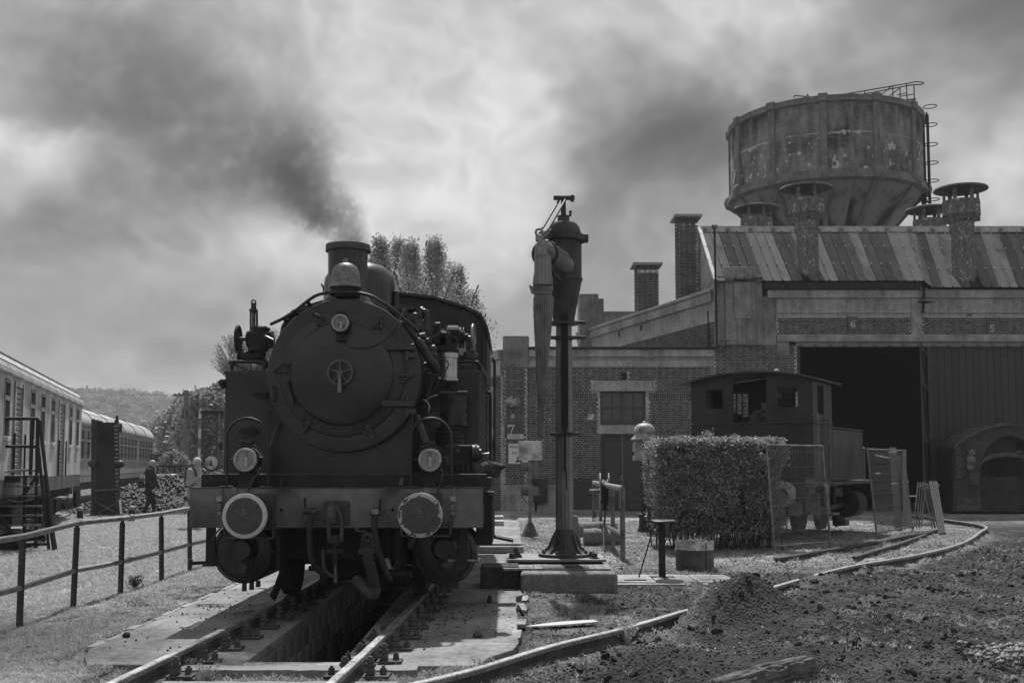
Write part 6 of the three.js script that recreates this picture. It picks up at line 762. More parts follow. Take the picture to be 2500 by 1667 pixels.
// ---- the crane's plinth ----
{
  const t = tag(thing('crane_plinth', '', 'plinth'), 'rough concrete plinth topped with paving tiles and a steel plate under the water crane', 'plinth');
  mesh('front_block', rough(fin(new RoundedBoxGeometry(1.25, 0.34, 0.5, 6, 0.05)).translate(0.74, 0.075, -14.25), 0.02, 7), M.concreteDark, t);
  mesh('left_block', rough(fin(new RoundedBoxGeometry(0.52, 0.34, 0.6, 6, 0.025)).translate(-0.165, 0.115, -14.72), 0.015, 7), gray(0.09, { map: re(T.concrete, 0.6), roughness: 1, bumpMap: re(T.fine, 1), bumpScale: 0.01 }), t);
  mesh('core', box2(-0.1, 1.36, -0.1, 0.235, -16.4, -14.55), M.concreteDark, t);
  const tg = boxUV(box(0.198, 0.03, 0.198, 0, 0, 0, [0, 0, 0], 0.004)), tm = [gray(0.3, { map: re(T.concrete, 0.8) }), gray(0.26, { map: re(T.concrete, 0.8) }), gray(0.34, { map: re(T.concrete, 0.8) })];
  for (let i = 0; i < 7; i++) for (let j = 0; j < 3; j++) { const m = mesh('tile', tg, tm[Math.floor(rnd() * 3)], t); m.position.set(-0.02 + i * 0.204, 0.256 + rr(-0.002, 0.003), -14.42 - j * 0.204); m.rotation.y = rr(-0.01, 0.01); }
  mesh('grating', (() => { const g = [box2(0.4, 1.02, 0.272, 0.275, -14.68, -14.34)]; for (let i = 0; i < 24; i++) g.push(box(0.012, 0.01, 0.32, 0.42 + i * 0.0255, 0.28, -14.51)); return g; })(), M.steelDark, t);
  mesh('steel_plate', box2(-0.07, 1.3, 0.3, 0.335, -16.0, -14.95, 0.008), gray(0.3, { map: re(T.concrete, 0.8), roughness: 0.7 }), t);
  mesh('support', box2(-0.02, 1.25, 0.235, 0.298, -15.9, -15.0), M.soot, t);
  mesh('anchor_bolt', [[0.0, -15.1], [1.15, -15.1], [1.13, -15.35], [0.02, -15.4]].map(([x, z]) => mergeGeometries([cyl([x, 0.33, z], [x, 0.41, z], 0.045, 0.045, 6), cyl([x, 0.335, z], [x, 0.345, z], 0.075, 0.075, 16)])), M.rust, t);
  mesh('pivot_lug', [ext(shp([[-0.08, 0], [0.1, 0], [0.03, 0.1], [0, 0.15], [-0.03, 0.1]]), 0.05, 0.004, [0.05, 0.335, -15.3]), cyl([0.06, 0.45, -15.32], [0.06, 0.45, -15.24], 0.025)], M.rust, t);
}
{ const g = [box2(-0.62, 0.22, 0, 0.13, -20.6, -20.0, 0.02), box2(-0.62, 0.2, 0.13, 0.17, -20.6, -20.2, 0.01)]; tag(mesh('kerb', g, M.concrete), 'low pale concrete kerb behind the crane plinth', 'kerb'); }
{ tag(mesh('stone_step', [box2(-0.8, -0.25, 0.0, 0.17, -31.4, -30.8, 0.02)], gray(0.6, { map: re(T.concrete, 0.6) })), 'white stone step beside the locomotive cab, the upper one', 'step'); tag(mesh('stone_step', [box2(-0.8, -0.22, 0.0, 0.13, -29.6, -29.0, 0.02)], gray(0.6, { map: re(T.concrete, 0.6) })), 'white stone step beside the locomotive cab, the lower front one', 'step'); }
// ---- low cover of plates with the stand post on it ----
{
  const t = thing('cover_plates', 'row of pale metal cover plates on the ground right of the crane', 'cover', [0, 0, 0]);
  mesh('kerb', box2(1.38, 3.05, -0.05, 0.035, -15.9, -14.62, 0.012), M.concrete, t);
  const tread = gray(0.34, { map: re(T.blotch, 1), roughness: 0.5, metalness: 0.3 });
  for (let i = 0; i < 3; i++) { const p = mesh('plate', [box2(1.42 + i * 0.56, 1.42 + i * 0.56 + 0.54, 0.036, 0.05, -15.7, -14.75, 0.003), ...(i ? Array.from({ length: 14 }, (_, k) => box(0.012, 0.008, 0.8, 1.48 + i * 0.56 + k * 0.034, 0.052, -15.2)) : [])], tread, t); }
  const s = thing('stand_post', 'square post carrying a flat round top with a slanted prop rod', 'post', [0, 0, 0]), d = 15.4; const a = Q2(1280, 1435, d), top = Q2(1285, 1045, d).y;
  mesh('post', box2(a.x - 0.045, a.x + 0.045, 0.05, top - 0.01, -d - 0.045, -d + 0.045, 0.006), M.blackMatt, s);
  mesh('top', [xf(lathe([[0, 0.02], [0.19, 0.022], [0.205, 0.012], [0.205, -0.01], [0, -0.012]], 36), [a.x, top + 0.0, -d]), cyl([a.x, top + 0.02, -d], [a.x, top + 0.028, -d], 0.05), box(0.05, 0.2, 0.05, Q2(1190, 980, d).x, Q2(1190, 985, d).y, -d)], M.steelDark, s);
  mesh('prop', bar([Q2(1260, 1060, d - 0.05), Q2(1225, 1072, d - 0.1), Q2(1120, 1425, 14.95)], 0.012), M.rust, s);
  mesh('foot', [box(0.34, 0.012, 0.12, a.x, 0.055, -d + 0.02), box(0.3, 0.012, 0.06, Q2(1095, 1430, 14.95).x, 0.055, -14.95)], M.rust, s);
}
// pale bleached board lying in the grass
{ const a = GP(1285, 1524, 0.05), b = GP(1472, 1514, 0.07); const s = new THREE.Shape(); s.moveTo(0, 0); s.quadraticCurveTo(0.35, 0.1, 0.73, 0.07); s.lineTo(0.75, 0.02); s.quadraticCurveTo(0.3, -0.03, 0, 0); const g = xf(ext(s, 0.01, 0.003, [0, 0, 0], [-Math.PI / 2, 0, 0]), [a.x, Math.max(landHeight(a.x, a.z), landHeight(b.x, b.z), landHeight((a.x + b.x) / 2, a.z)) + 0.008, a.z], [0, Math.atan2(-(b.z - a.z), b.x - a.x), 0.03], [1, 1, 2.2]); tag(mesh('board', g, gray(0.62, { map: re(T.grain, 1.5), roughness: 0.9 })), 'bleached pointed board lying in the grass between crane and curved rail', 'board'); }
// ---- half barrel ----
{
  const c = GP(1697, 1388, 0.02), t = thing('half_barrel', 'cut-down oil drum with pale upper band and jagged rim in front of the hedge', 'barrel', [c.x, 0.01, c.z]), r = 0.297, h = 0.46;
  const ring = (y0, y1, mat, name) => mesh(name, lathe([[r, y0], [r, y0 + (y1 - y0) * 0.96], [r + 0.012, y1 - 0.006], [r + 0.012, y1], [r, y1 + 0.008]], 48), mat, t);
  ring(0, h * 0.66, gray(0.1, { map: re(T.blotch, 2), roughness: 0.6 }), 'lower_shell');
  { const pos = [], n = 96; for (let i = 0; i < n; i++) { const a0 = i / n * 6.2832, a1 = (i + 1) / n * 6.2832, y0 = h * 0.675, tp = (i2) => h * 0.98 + (i2 % 6 < 3 ? 0.006 : -0.012) + 0.008 * h3(i2 % n, 1, 2, 3), t0 = tp(i), t1 = tp(i + 1); const p = (a, y) => [r * Math.sin(a), y, r * Math.cos(a)]; for (const q of [p(a0, y0), p(a1, y0), p(a1, t1), p(a0, y0), p(a1, t1), p(a0, t0)]) pos.push(...q); } const g = new THREE.BufferGeometry(); g.setAttribute('position', new THREE.Float32BufferAttribute(pos, 3)); g.computeVertexNormals(); mesh('upper_shell', fin(g), gray(0.8, { map: re(T.blotch, 2), roughness: 0.6, side: THREE.DoubleSide }), t); }
  mesh('soil', lathe([[0, h * 0.72], [r - 0.01, h * 0.7]], 30), gray(0.03), t); mesh('seam', box(0.012, h * 0.93, 0.012, 0.13, h * 0.47, 0.268), M.soot, t);
}
// ---- bell-capped post behind the hedge ----
{
  const d = 26.4, c = Q2(1165, 1110, d), Y = (y) => Q2(1165, y, d).y, t = thing('call_post', 'post with white bell-shaped cap and pale box beside the hedge', 'post', [c.x, 0, -d]);
  mesh('cap', lathe([[0.03, Y(358)], [0.05, Y(362)], [0.05, Y(372)], [0.16, Y(380)], [0.235, Y(400)], [0.262, Y(425)], [0.262, Y(436)], [0.24, Y(440)], [0.24, Y(446)], [0.27, Y(462)], [0.335, Y(480)], [0.34, Y(487)], [0.0, Y(487)]], 40), gray(0.45, { map: re(T.blotch, 2), roughness: 0.55 }), t);
  mesh('box', [box2(-0.275, 0.28, Y(628), Y(502), -0.2, 0.2, 0.02), box2(-0.25, 0.25, Y(502), Y(490), -0.17, 0.17)], M.greyLight, t); mesh('handle', [box(0.04, 0.1, 0.05, -0.29, Y(580), 0.1, [0, 0, 0], 0.01)], M.soot, t);
  mesh('post', [lathe([[0.19, 0], [0.19, 0.08], [0.16, 0.12], [0.15, Y(1020)], [0.18, Y(1010)], [0.18, Y(995)], [0.11, Y(985)], [0.1, Y(630)]], 28)], M.blackMatt, t);
}
// ---- hose reel on a pipe frame ----
{
  const t = thing('hose_reel', 'hose reel with black cable on a frame of grey pipes left of the hedge', 'hose reel', [0, 0, 0]);
  const A = GP(1521, 1371), C = GP(1451, 1314), B = GP(1497, 1348), h = 1.23; const up = (q, y) => V(q.x, y, q.z);
  mesh('leg', cyl(A, up(A, h), 0.045), M.grey, t); mesh('leg', cyl(up(C, 0), up(C, h), 0.045), M.grey, t); mesh('leg', cyl(up(B, 0), up(B, h - 0.02), 0.04), M.grey, t); const D = A.clone().lerp(C, 0.72); mesh('leg', cyl(up(D, 0), up(D, h - 0.35), 0.035), M.grey, t);
  mesh('top_pipe', [bar([up(C, h), up(A, h)], 0.05), cyl(up(A, h).add(V(-0.05, 0, 0.05)), up(A, h - 0.34).add(V(-0.05, 0, 0.05)), 0.02)], M.galv, t); mesh('lower_pipe', bar([up(C, 0.42), up(A, 0.46)], 0.045), M.galv, t);
  const m = A.clone().lerp(C, 0.62), dir = C.clone().sub(A).setY(0).normalize(); const yaw = Math.PI / 2 - 0.06, ax = V(1, 0, 0.05); m.copy(Q2(886, 1000, 21.5)).setY(0);
  for (const s of [-0.085, 0.085]) { const q = m.clone().addScaledVector(ax, s); mesh('flange', xf(xf(lathe([[0, 0.012], [0.36, 0.012], [0.365, 0], [0.36, -0.012], [0, -0.012]], 44), [0, 0, 0], [Math.PI / 2, 0, 0]), [q.x, h - 0.12, q.z], [0, yaw, 0]), M.galv, t); }
  { const g = []; for (let i = 0; i < 9; i++) { const q = m.clone().addScaledVector(ax, -0.065 + i * 0.016); g.push(xf(tor(0.2 + 0.05 * rnd(), 0.02, [0, 0, 0], [0, 0, 0], Math.PI * 2, 8, 30), [q.x, h - 0.14 + rr(-0.02, 0.01), q.z], [rr(-0.1, 0.1), yaw + rr(-0.08, 0.08), 0])); } g.push(tube([up(m, h - 0.4), up(m, 0.7).add(V(-0.02, 0, 0.4)), up(m, 0.35).add(V(-0.1, 0, 0.9)), up(m, 0.03).add(V(-0.12, 0, 1.3))], 0.018, 6)); mesh('cable', g, gray(0.015, { roughness: 0.6 }), t); }
  mesh('axle', [xf(cyl([0, 0, -0.3], [0, 0, 0.25], 0.035), [m.x, h - 0.12, m.z], [0, yaw, 0]), box(0.2, 0.06, 0.05, Q2(832, 845, 22).x, Q2(832, 845, 22).y, -22)], M.grey, t);
}
// ---- sign post in front of the annex ----
{
  const d = 24.7, c = Q2(375, 1110, d), Y = (y) => Q2(375, y, d).y, t = thing('sign_post', 'pale blank square sign on a short post in front of the annex pier', 'sign', [c.x, 0, -d]);
  mesh('post', [box2(-0.04, 0.04, 0.2, Y(575), -0.04, 0.03, 0.006)], M.grey, t); mesh('foot', lathe([[0.24, -0.02], [0.18, 0.08], [0.09, 0.28], [0.06, 0.32]], 10), M.rust, t);
  const q = Q2(378, 560, d); mesh('plate', box(0.545, 0.44, 0.02, 0.01, q.y, 0.05, [0, 0, 0.005], 0.004), M.white, t);
  for (const [y0, y1] of [[705, 640], [868, 808]]) mesh('cross_plate', box2(-0.21, 0.22, Y(y0), Y(y1), -0.06, -0.045), M.grey, t);
  mesh('stub', beam([-0.2, Y(870), 0], [-0.05, Y(925), 0], 0.03, 0.03), M.grey, t);
}
// leaning stone and timber baulks
{ const d = 22, q = (x, y) => Q2(x, y, d); const a = q(655, 1010), b = q(690, 1010), c = q(712, 1195), e = q(655, 1195); tag(mesh('stone_slab', rough(ext(shp([[e.x, 0], [c.x, 0.02], [b.x, a.y], [a.x, a.y + 0.02]]), 0.18, 0.02, [0, 0, -d]), 0.03, 6), M.concreteDark), 'upright broken stone slab behind the crane column', 'stone');
  const lg = (x0, x1, y, r, lab) => { const A = q(x0, y), B = q(x1, y); const g = new THREE.CylinderGeometry(r, r * 0.95, B.x - A.x, 20, 12); g.rotateZ(Math.PI / 2); g.translate((A.x + B.x) / 2, A.y, -d - (y < 1120 ? 0.4 : 0)); tag(mesh('timber_log', rough(fin(g), 0.05, 6), M.wood), lab, 'log', 'round timbers behind the crane'); };
  lg(722, 985, 1108, 0.16, 'round weathered timber lying behind the hose reel, the farther one'); lg(742, 1000, 1155, 0.18, 'round weathered timber lying under the hose reel, the nearer one'); }
// ---- dark arch-fronted vehicle before the shed door ----
{
  const d = 34.2, cx = K4(1335, 1000, d).x, Y = (y) => K4(1300, y, d).y, X = (x) => K4(x, 1000, d).x - cx, t = thing('arched_vehicle', 'dark round-arched front of a stripped rail vehicle with lamps before the boarded door', 'vehicle', [cx, 0, -d]);
  const L = (pts) => pts.map(([x, y]) => [X(x), Y(y)]); const left = L([[930, 1335], [938, 1130], [945, 900], [965, 868], [1040, 822], [1110, 785], [1230, 745], [1335, 732]]); const outer = [...left, ...left.slice(0, -1).reverse().map(([x, y]) => [-x, y])];
  const il = L([[1115, 1338], [1108, 1150], [1112, 1090], [1135, 1030], [1180, 985], [1240, 960], [1335, 950]]); const inner = [...il, ...il.slice(0, -1).reverse().map(([x, y]) => [-x, y])];
  const ol = L([[1165, 905], [1210, 860], [1270, 820], [1335, 806]]);
  const hl = L([[1120, 1334], [1115, 1100], [1130, 985], [1165, 905], [1210, 860], [1270, 820], [1335, 806]]), hole = [...hl, ...hl.slice(0, -1).reverse().map(([x, y]) => [-x, y])]; mesh('inner_panel', ext(shp(hole.map(([x, y]) => [x * 1.03, y + 0.02]), [inner.map(([x, y]) => [x * 0.985, y]).reverse()]), 0.05, 0, [0, 0, -0.42]), gray(0.035, { map: re(T.blotch, 1), roughness: 0.7 }), t);
  mesh('front', ext(shp(outer, [hole.slice().reverse()]), 0.1, 0.02, [0, 0, -0.1]), gray(0.05, { map: re(T.blotch, 1), roughness: 0.7 }), t);
  const shell = [...outer, ...outer.slice().reverse().map(([x, y]) => [x * 0.94, y - (y > 1 ? 0.08 : 0)])]; mesh('body_shell', ext(shp(shell), 1.3, 0, [0, 0, -1.42]), gray(0.05, { map: re(T.blotch, 1), roughness: 0.7 }), t);
  const arcb = [...ol.map(([x, y]) => [x, y]), ...ol.slice(0, -1).reverse().map(([x, y]) => [-x, y])]; mesh('inner_arch', ext(shp([...inner.slice(3, -3).map(([x, y]) => [x, y + 0.12]), ...inner.slice(3, -3).reverse()]), 0.12, 0.01, [0, 0, -0.36]), gray(0.09, { roughness: 0.7 }), t);
  mesh('roof_sheet', ext(shp([...left.slice(2), ...left.slice(2).reverse().map(([x, y]) => [x - 0.02, y + 0.07])]), 1.4, 0, [0, 0, -1.3]), gray(0.12, { map: re(T.streak, 1), roughness: 0.6 }), t);
  for (const s of [1, -1]) for (const [x, y, r, m] of [[1065, 925, 30, 0.1], [1060, 970, 36, 0.14], [1050, 1025, 28, 0.12]]) { const l = part('lamp', t, [s * X(x), Y(y), 0.03]); mesh('rim', tor(r / 2.85 / 2626 * d, 0.03, [0, 0, 0], [0, 0, 0], Math.PI * 2, 8, 28), M.steelDark, l); mesh('lens', lathe([[r / 2.85 / 2626 * d, 0], [r * 0.5 / 2.85 / 2626 * d, 0.03], [0, 0.04]], 24, [0, 0, 0], [Math.PI / 2, 0, 0]), gray(m, { roughness: 0.3 }), l); }
  mesh('panel', [box2(X(1040), X(1105), Y(1150), Y(1070), 0.02, 0.05, 0.01), box2(X(948), X(985), Y(1110), Y(885), 0.02, 0.08, 0.02), box2(X(945), X(1115), Y(1330), Y(1240), 0.02, 0.06, 0.01), ...[[1300, 925]].map(([x, y]) => sph(0.09, X(1395), Y(925), 0.05, [1.3, 0.8, 0.4]))], gray(0.08, { map: re(T.blotch, 2), roughness: 0.6 }), t);
  mesh('floor', box2(-1.8, 1.8, -0.05, 0.1, -1.4, -0.1), M.soot, t);
}
// ---- wire mesh fence panels ----
function meshPanel(label, a, b, h, lean, foot) { // a, b: bottom ends on the ground
  const t = thing('mesh_fence_panel', label, 'fence panel', [0, 0, 0], 0, 'wire mesh site fence panels'); const d = b.clone().sub(a), L = d.length(); d.normalize(); const up = V(lean[0], 1, lean[1]).normalize(); const at = (u, v) => a.clone().addScaledVector(d, u).addScaledVector(up, v);
  const fm = gray(0.3, { map: re(T.blotch, 3), roughness: 0.5, metalness: 0.4 });
  mesh('post', cyl(at(0, -0.0), at(0, h), 0.021), fm, t); mesh('post', cyl(at(L, 0.0), at(L, h), 0.021), fm, t); mesh('rail', [cyl(at(0, h), at(L, h), 0.021), cyl(at(0, 0.14), at(L, 0.14), 0.021)], fm, t);
  const w = []; for (let u = 0.035; u < L; u += 0.036) { const bow = 0.03 * Math.sin(u / L * 3.1); w.push(cyl(at(u, 0.14), at(u + rr(-0.01, 0.01) + bow, h + rr(0, 0.03)), 0.0027, 0.0027, 4, true)); } for (let v = 0.4; v < h; v += 0.3) w.push(cyl(at(0, v), at(L, v), 0.0028, 0.0028, 4, true)); mesh('wire_mesh', w, fm, t).userData.kind = 'stuff';
  mesh('clip', box(0.07, 0.06, 0.05, at(L, h * 0.62).x, at(L, h * 0.62).y, at(L, h * 0.62).z), M.greyLight, t); return t;
}
{ const a = GP(1892, 1352, 0), b = GP(2029, 1340, 0); meshPanel('wire mesh fence panel partly overgrown by the hedge end', V(a.x, 0, a.z), V(b.x, 0, b.z), 2.0, [-0.06, 0]); const c = GP(2143, 1318, 0), e = GP(2230, 1299, 0); const p2 = meshPanel('wire mesh fence panel standing right of the small engine', V(c.x, 0, c.z), V(e.x, 0, e.z), 1.98, [-0.09, 0.0]);
  const q = (x, y, d) => K4(x, y, d); mesh('tape', [beam(q(392, 943, 24), q(488, 962, 24.4), 0.02, 0.035), beam(q(395, 1070, 23.8), q(428, 1070, 23.8), 0.02, 0.03), beam(q(480, 925, 24.6), q(545, 917, 24.6), 0.02, 0.03), beam(q(505, 1140, 24.6), q(545, 1140, 24.6), 0.02, 0.03), beam(q(628, 1228, 25), q(680, 1228, 25), 0.02, 0.03)], M.white, p2);
  const pl = thing('plank_bundle', 'tall thin grey planks leaning behind the second fence panel', 'planks', [0, 0, 0]); [[505, 890, 545, 1470], [525, 890, 570, 1470], [595, 905, 600, 1440], [560, 950, 640, 1450]].forEach(([x0, y0, x1, y1], i) => mesh('plank', beam(q(x0, y0, 26.2), q(x1, y1, 25.4), 0.09, 0.03), M.wood, pl)); }
// ---- trestle frames ----
{ const q = (x, y, d) => K4(x, y, d); const frame = (lab, tl, tr, bl, br, d0, d1, n) => { const t = thing('slatted_trestle', lab, 'trestle', [0, 0, 0], 0, 'slatted wooden trestles leaning together'); for (let i = 0; i < n; i++) { const k = i / (n - 1); mesh('slat', beam(q(tl[0] + (tr[0] - tl[0]) * k, tl[1], d0), q(bl[0] + (br[0] - bl[0]) * k, bl[1] + (br[1] - bl[1]) * k, d1), 0.024, 0.06), M.woodGrey, t); } mesh('cross_bar', [beam(q(tl[0] - 4, tl[1] + 30, d0 - 0.05), q(tr[0] + 18, tr[1] + 22, d0 - 0.05), 0.05, 0.06), beam(q((tl[0] + bl[0]) / 2 - 6, (tl[1] + bl[1]) / 2, (d0 + d1) / 2 + 0.06), q((tr[0] + br[0]) / 2, (tr[1] + br[1]) / 2, (d0 + d1) / 2 + 0.06), 0.05, 0.07)], M.wood, t); };
  frame('right leaning slatted wooden trestle near the boarded door', [772, 1130], [820, 1130], [842, 1495], [880, 1490], 26.2, 24.9, 5); frame('left leaning slatted wooden trestle beside the fence panel', [692, 1135], [742, 1130], [660, 1450], [715, 1440], 26.4, 25.7, 4); frame('narrow back trestle between the two leaning frames', [730, 1150], [760, 1150], [790, 1450], [830, 1450], 26.8, 26.2, 3); }
// ---- the small tank engine ----
{
  const A = -31 * Math.PI / 180, t = thing('small_tank_engine', 'small dark shunting locomotive with open square-windowed cab behind the hedge and mesh fence', 'locomotive', [5.15, 0, -23.2], A); const W = 1.35;
  const dk = gray(0.028, { map: re(T.blotch, 0.8), roughness: 0.5, bumpMap: re(T.fine, 1.5), bumpScale: 0.001 }), dk2 = gray(0.036, { map: re(T.streak, 0.6), roughness: 0.5 });
  const rw = (x, y, w, h) => { const r = rrect(w, h, 0.07); const p = new THREE.Path(r.getPoints(6).map((q) => new THREE.Vector2(q.x + x, q.y + y))); return p; };
  const cab = part('cab', t);
  mesh('rear_wall', ext(shp([[-W, 1.25], [W, 1.25], [W, 3.46], [W * 0.5, 3.58], [0.36, 3.6], [0.36, 2.5], [-0.38, 2.5], [-0.38, 3.6], [-W * 0.5, 3.58], [-W, 3.46]], [rw(-0.82, 3.06, 0.44, 0.44), rw(0.82, 3.06, 0.46, 0.46)]), 0.03, 0, [0, 0, -0.03]), dk, cab);
  mesh('front_wall', ext(shp([[-W, 1.25], [W, 1.25], [W, 3.46], [0, 3.6], [-W, 3.46]], [rw(-0.8, 3.0, 0.5, 0.56), rw(0.8, 3.0, 0.5, 0.56)]), 0.03, 0, [0, 0, -1.53]), dk, cab);
  const side = (x) => mesh('side_wall', xf(ext(shp([[0.03, 1.25], [1.5, 1.25], [1.5, 3.46], [0.03, 3.46]], [rw(0.62, 3.02, 0.5, 0.62)]), 0.03, 0), [x, 0, 0], [0, Math.PI / 2, 0]), dk, cab); side(W - 0.03); side(-W);
  mesh('window_rim', [[-0.82, 3.06, 0.44, 0.44], [0.82, 3.06, 0.46, 0.46]].map(([x, y, w, h]) => tube(rrect(w, h, 0.07).getPoints(5).slice(0, -1).map((q) => [q.x + x, q.y + y, 0.006]), 0.016, 6, 60, true)), M.steelDark, cab);
  mesh('waist_bead', [cyl([-W, 2.52, 0.01], [W, 2.52, 0.01], 0.02), cyl([W + 0.01, 2.52, 0], [W + 0.01, 2.52, -1.5], 0.02)], dk2, cab);
  { const rp = [[-1.5, 3.42], [-1.15, 3.53], [-0.6, 3.62], [0, 3.65], [0.6, 3.62], [1.15, 3.53], [1.5, 3.44]]; mesh('roof', ext(shp([...rp, ...rp.slice().reverse().map(([x, y]) => [x, y - 0.035])]), 2.0, 0, [0, 0, -1.8]), gray(0.075, { map: re(T.blotch, 1), roughness: 0.6 }), cab); }
  mesh('backhead', [ext(shp([[-0.5, 2.3], [0.5, 2.3], [0.5, 2.72], [0.35, 2.86], [-0.35, 2.86], [-0.5, 2.72]]), 0.1, 0.01, [0.1, 0, -1.2]), sph(0.1, 0.25, 2.65, -1.08, [1, 1, 0.5]), sph(0.12, -0.1, 2.62, -1.08, [1.4, 0.8, 0.4]), cyl([0.05, 2.9, -1.1], [0.05, 3.1, -1.1], 0.03)], gray(0.22, { map: re(T.blotch, 3) }), cab);
  mesh('brake_column', [tube([[-0.4, 2.5, -0.2], [-0.38, 3.2, -0.25], [-0.34, 3.35, -0.3], [-0.28, 3.2, -0.3], [-0.28, 2.5, -0.3]], 0.02, 8), box2(-0.52, -0.36, 2.3, 2.75, -0.5, -0.1, 0.02)], M.soot, cab); mesh('gauge', [cyl([0.22, 3.2, -1.4], [0.22, 3.2, -1.34], 0.07, 0.07, 20)], M.white, cab);
  mesh('notice', box(0.3, 0.42, 0.01, -0.08, 2.83, -1.46), M.white, cab);
  mesh('window_pane', box2(0.6, 1.04, 2.84, 3.28, -0.022, -0.016), M.glassDark, cab); mesh('side_pane', box2(W - 0.022, W - 0.016, 2.71, 3.33, -0.87, -0.37), M.pane, cab);
  { const rv = []; for (let x = -1.3; x <= 1.31; x += 0.1) rv.push(sph(0.014, x, 2.42, 0.003, [1, 1, 0.6], 6, 4), sph(0.014, x, 1.32, 0.003, [1, 1, 0.6], 6, 4)); for (let y = 1.4; y < 3.4; y += 0.1) for (const x of [-1.31, 1.31, -0.43, 0.41]) if (Math.abs(x) > 1 || y > 2.5) rv.push(sph(0.012, x, y, 0.003, [1, 1, 0.6], 6, 4)); for (let y = 1.35; y < 2.4; y += 0.09) rv.push(sph(0.012, W + 0.002, y, -1.66, [0.6, 1, 1], 6, 4), sph(0.012, W + 0.002, y, -4.32, [0.6, 1, 1], 6, 4)); mesh('rivets', rv, dk, cab).userData.kind = 'stuff'; }
  mesh('door_handle', [cyl([-0.6, 2.2, 0.03], [-0.6, 1.6, 0.03], 0.016), cyl([0.6, 2.2, 0.03], [0.6, 1.6, 0.03], 0.016)], M.grey, cab);
  mesh('roof_knob', sph(0.07, 0.35, 3.68, -0.8), M.greyLight, cab);
  mesh('grab_rail', [tube([[W + 0.1, 1.4, 0.0], [W + 0.1, 2.65, 0.0], [W + 0.06, 2.72, 0.0], [W + 0.0, 2.68, 0.0]], 0.022, 8, 30), tube([[W + 0.1, 1.4, -0.9], [W + 0.1, 2.55, -0.9], [W + 0.06, 2.62, -0.9], [W + 0.0, 2.58, -0.9]], 0.022, 8, 30), tube([[-W - 0.08, 1.4, 0.02], [-W - 0.08, 2.6, 0.02], [-W - 0.02, 2.66, 0.02]], 0.02, 8, 20)], M.grey, cab);
  mesh('lamp_iron', box(0.14, 0.1, 0.04, 0.06, 2.12, 0.03), M.greyLight, t);
  const tk = part('side_tank', t); mesh('tank_body', [box2(0.45, W, 1.28, 2.44, -4.4, -1.58, 0.03), box2(-W, -0.45, 1.28, 2.44, -4.4, -1.58, 0.03)], gray(0.055, { map: re(T.streak, 0.5), roughness: 0.42 }), tk); mesh('tank_top', [box2(0.44, W + 0.02, 2.44, 2.47, -4.42, -1.56, 0.006), cyl([0.9, 2.47, -2.6], [0.9, 2.52, -2.6], 0.2), sph(0.05, 0.95, 2.56, -2.6), cyl([0.55, 2.47, -1.9], [0.55, 3.1, -1.9], 0.03)], dk2, tk);
  mesh('boiler', cyl([0, 2.1, -1.5], [0, 2.1, -4.6], 0.55, 0.55, 32), dk, t);
  const fr = part('frame', t); mesh('footplate', [box2(-W, W, 1.18, 1.26, -5.4, 0.15), box2(-W, W, 0.86, 1.2, 0.05, 0.14)], gray(0.085, { map: re(T.blotch, 1), roughness: 0.6 }), fr); mesh('plate_frame', [box2(-0.55, -0.5, 0.5, 1.18, -5, 0), box2(0.5, 0.55, 0.5, 1.18, -5, 0)], M.soot, fr);
  mesh('handrail_post', [cyl([W - 0.1, 1.26, -4.9], [W - 0.1, 2.0, -4.9], 0.025), sph(0.05, W - 0.1, 2.02, -4.9)], M.grey, fr);
  for (const x of [-0.875, 0.875]) { const b = part('buffer', t); mesh('head', lathe([[0, 0.03], [0.2, 0.02], [0.26, 0], [0.26, -0.03], [0.06, -0.05], [0.06, -0.3], [0.12, -0.32], [0.12, -0.5]], 36, [x, 1.04, 0.62], [Math.PI / 2, 0, 0]), gray(0.6, { map: re(T.blotch, 3), roughness: 0.6 }), b); mesh('face_centre', cyl([x, 1.04, 0.64], [x, 1.04, 0.655], 0.11), M.soot, b); }
  mesh('step', [box2(W - 0.05, W + 0.18, 0.55, 0.6, -1.3, -0.8), box2(W - 0.05, W + 0.0, 0.55, 1.2, -1.2, -0.9), box2(W - 0.02, W + 0.1, 0.5, 1.05, 0.0, 0.05)], M.grey, t);
  for (const z of [-0.9, -2.7, -4.3]) { const w = part('wheelset', t); for (const s of [-1, 1]) mesh('wheel', lathe([[0.07, 0.07], [0.3, 0.05], [0.36, 0.06], [0.46, 0.06], [0.46, -0.04], [0.49, -0.06], [0.07, -0.06]], 36, [s * 0.75, 0.6, z], [0, 0, -s * Math.PI / 2]), M.blackMatt, w); mesh('axle', cyl([-0.75, 0.6, z], [0.75, 0.6, z], 0.07), M.soot, w); }
  mesh('cylinder', [cyl([1.05, 0.7, -4.6], [1.05, 0.7, -3.8], 0.32, 0.32, 30), cyl([1.05, 0.7, -4.7], [1.05, 0.7, -4.6], 0.2, 0.25, 24)], M.blackMatt, t); mesh('motion', [beam([0.95, 0.6, -0.9], [0.98, 0.68, -3.8], 0.05, 0.1), beam([1.0, 0.75, -2.9], [1.0, 1.15, -2.9], 0.06, 0.1), box2(0.9, 1.1, 0.9, 1.1, -3.3, -2.6), box2(0.85, 1.15, 0.2, 0.32, -3.7, -3.3)], M.steelDark, t);
  mesh('white_plate', [box(0.3, 0.3, 0.02, 1.0, 0.72, 0.2), box(0.2, 0.75, 0.02, 1.3, 1.0, 0.16)], M.grey, t);
}

// ================= LEFT SIDE =================
const F5 = (x, y, d) => P(x / 2.766, 1100 + y / 2.766, d), F3 = (x, y, d) => P(x / 4.9, 820 + y / 4.9, d), F4 = (x, y, d) => P(280 + x / 4.125, 900 + y / 4.125, d);
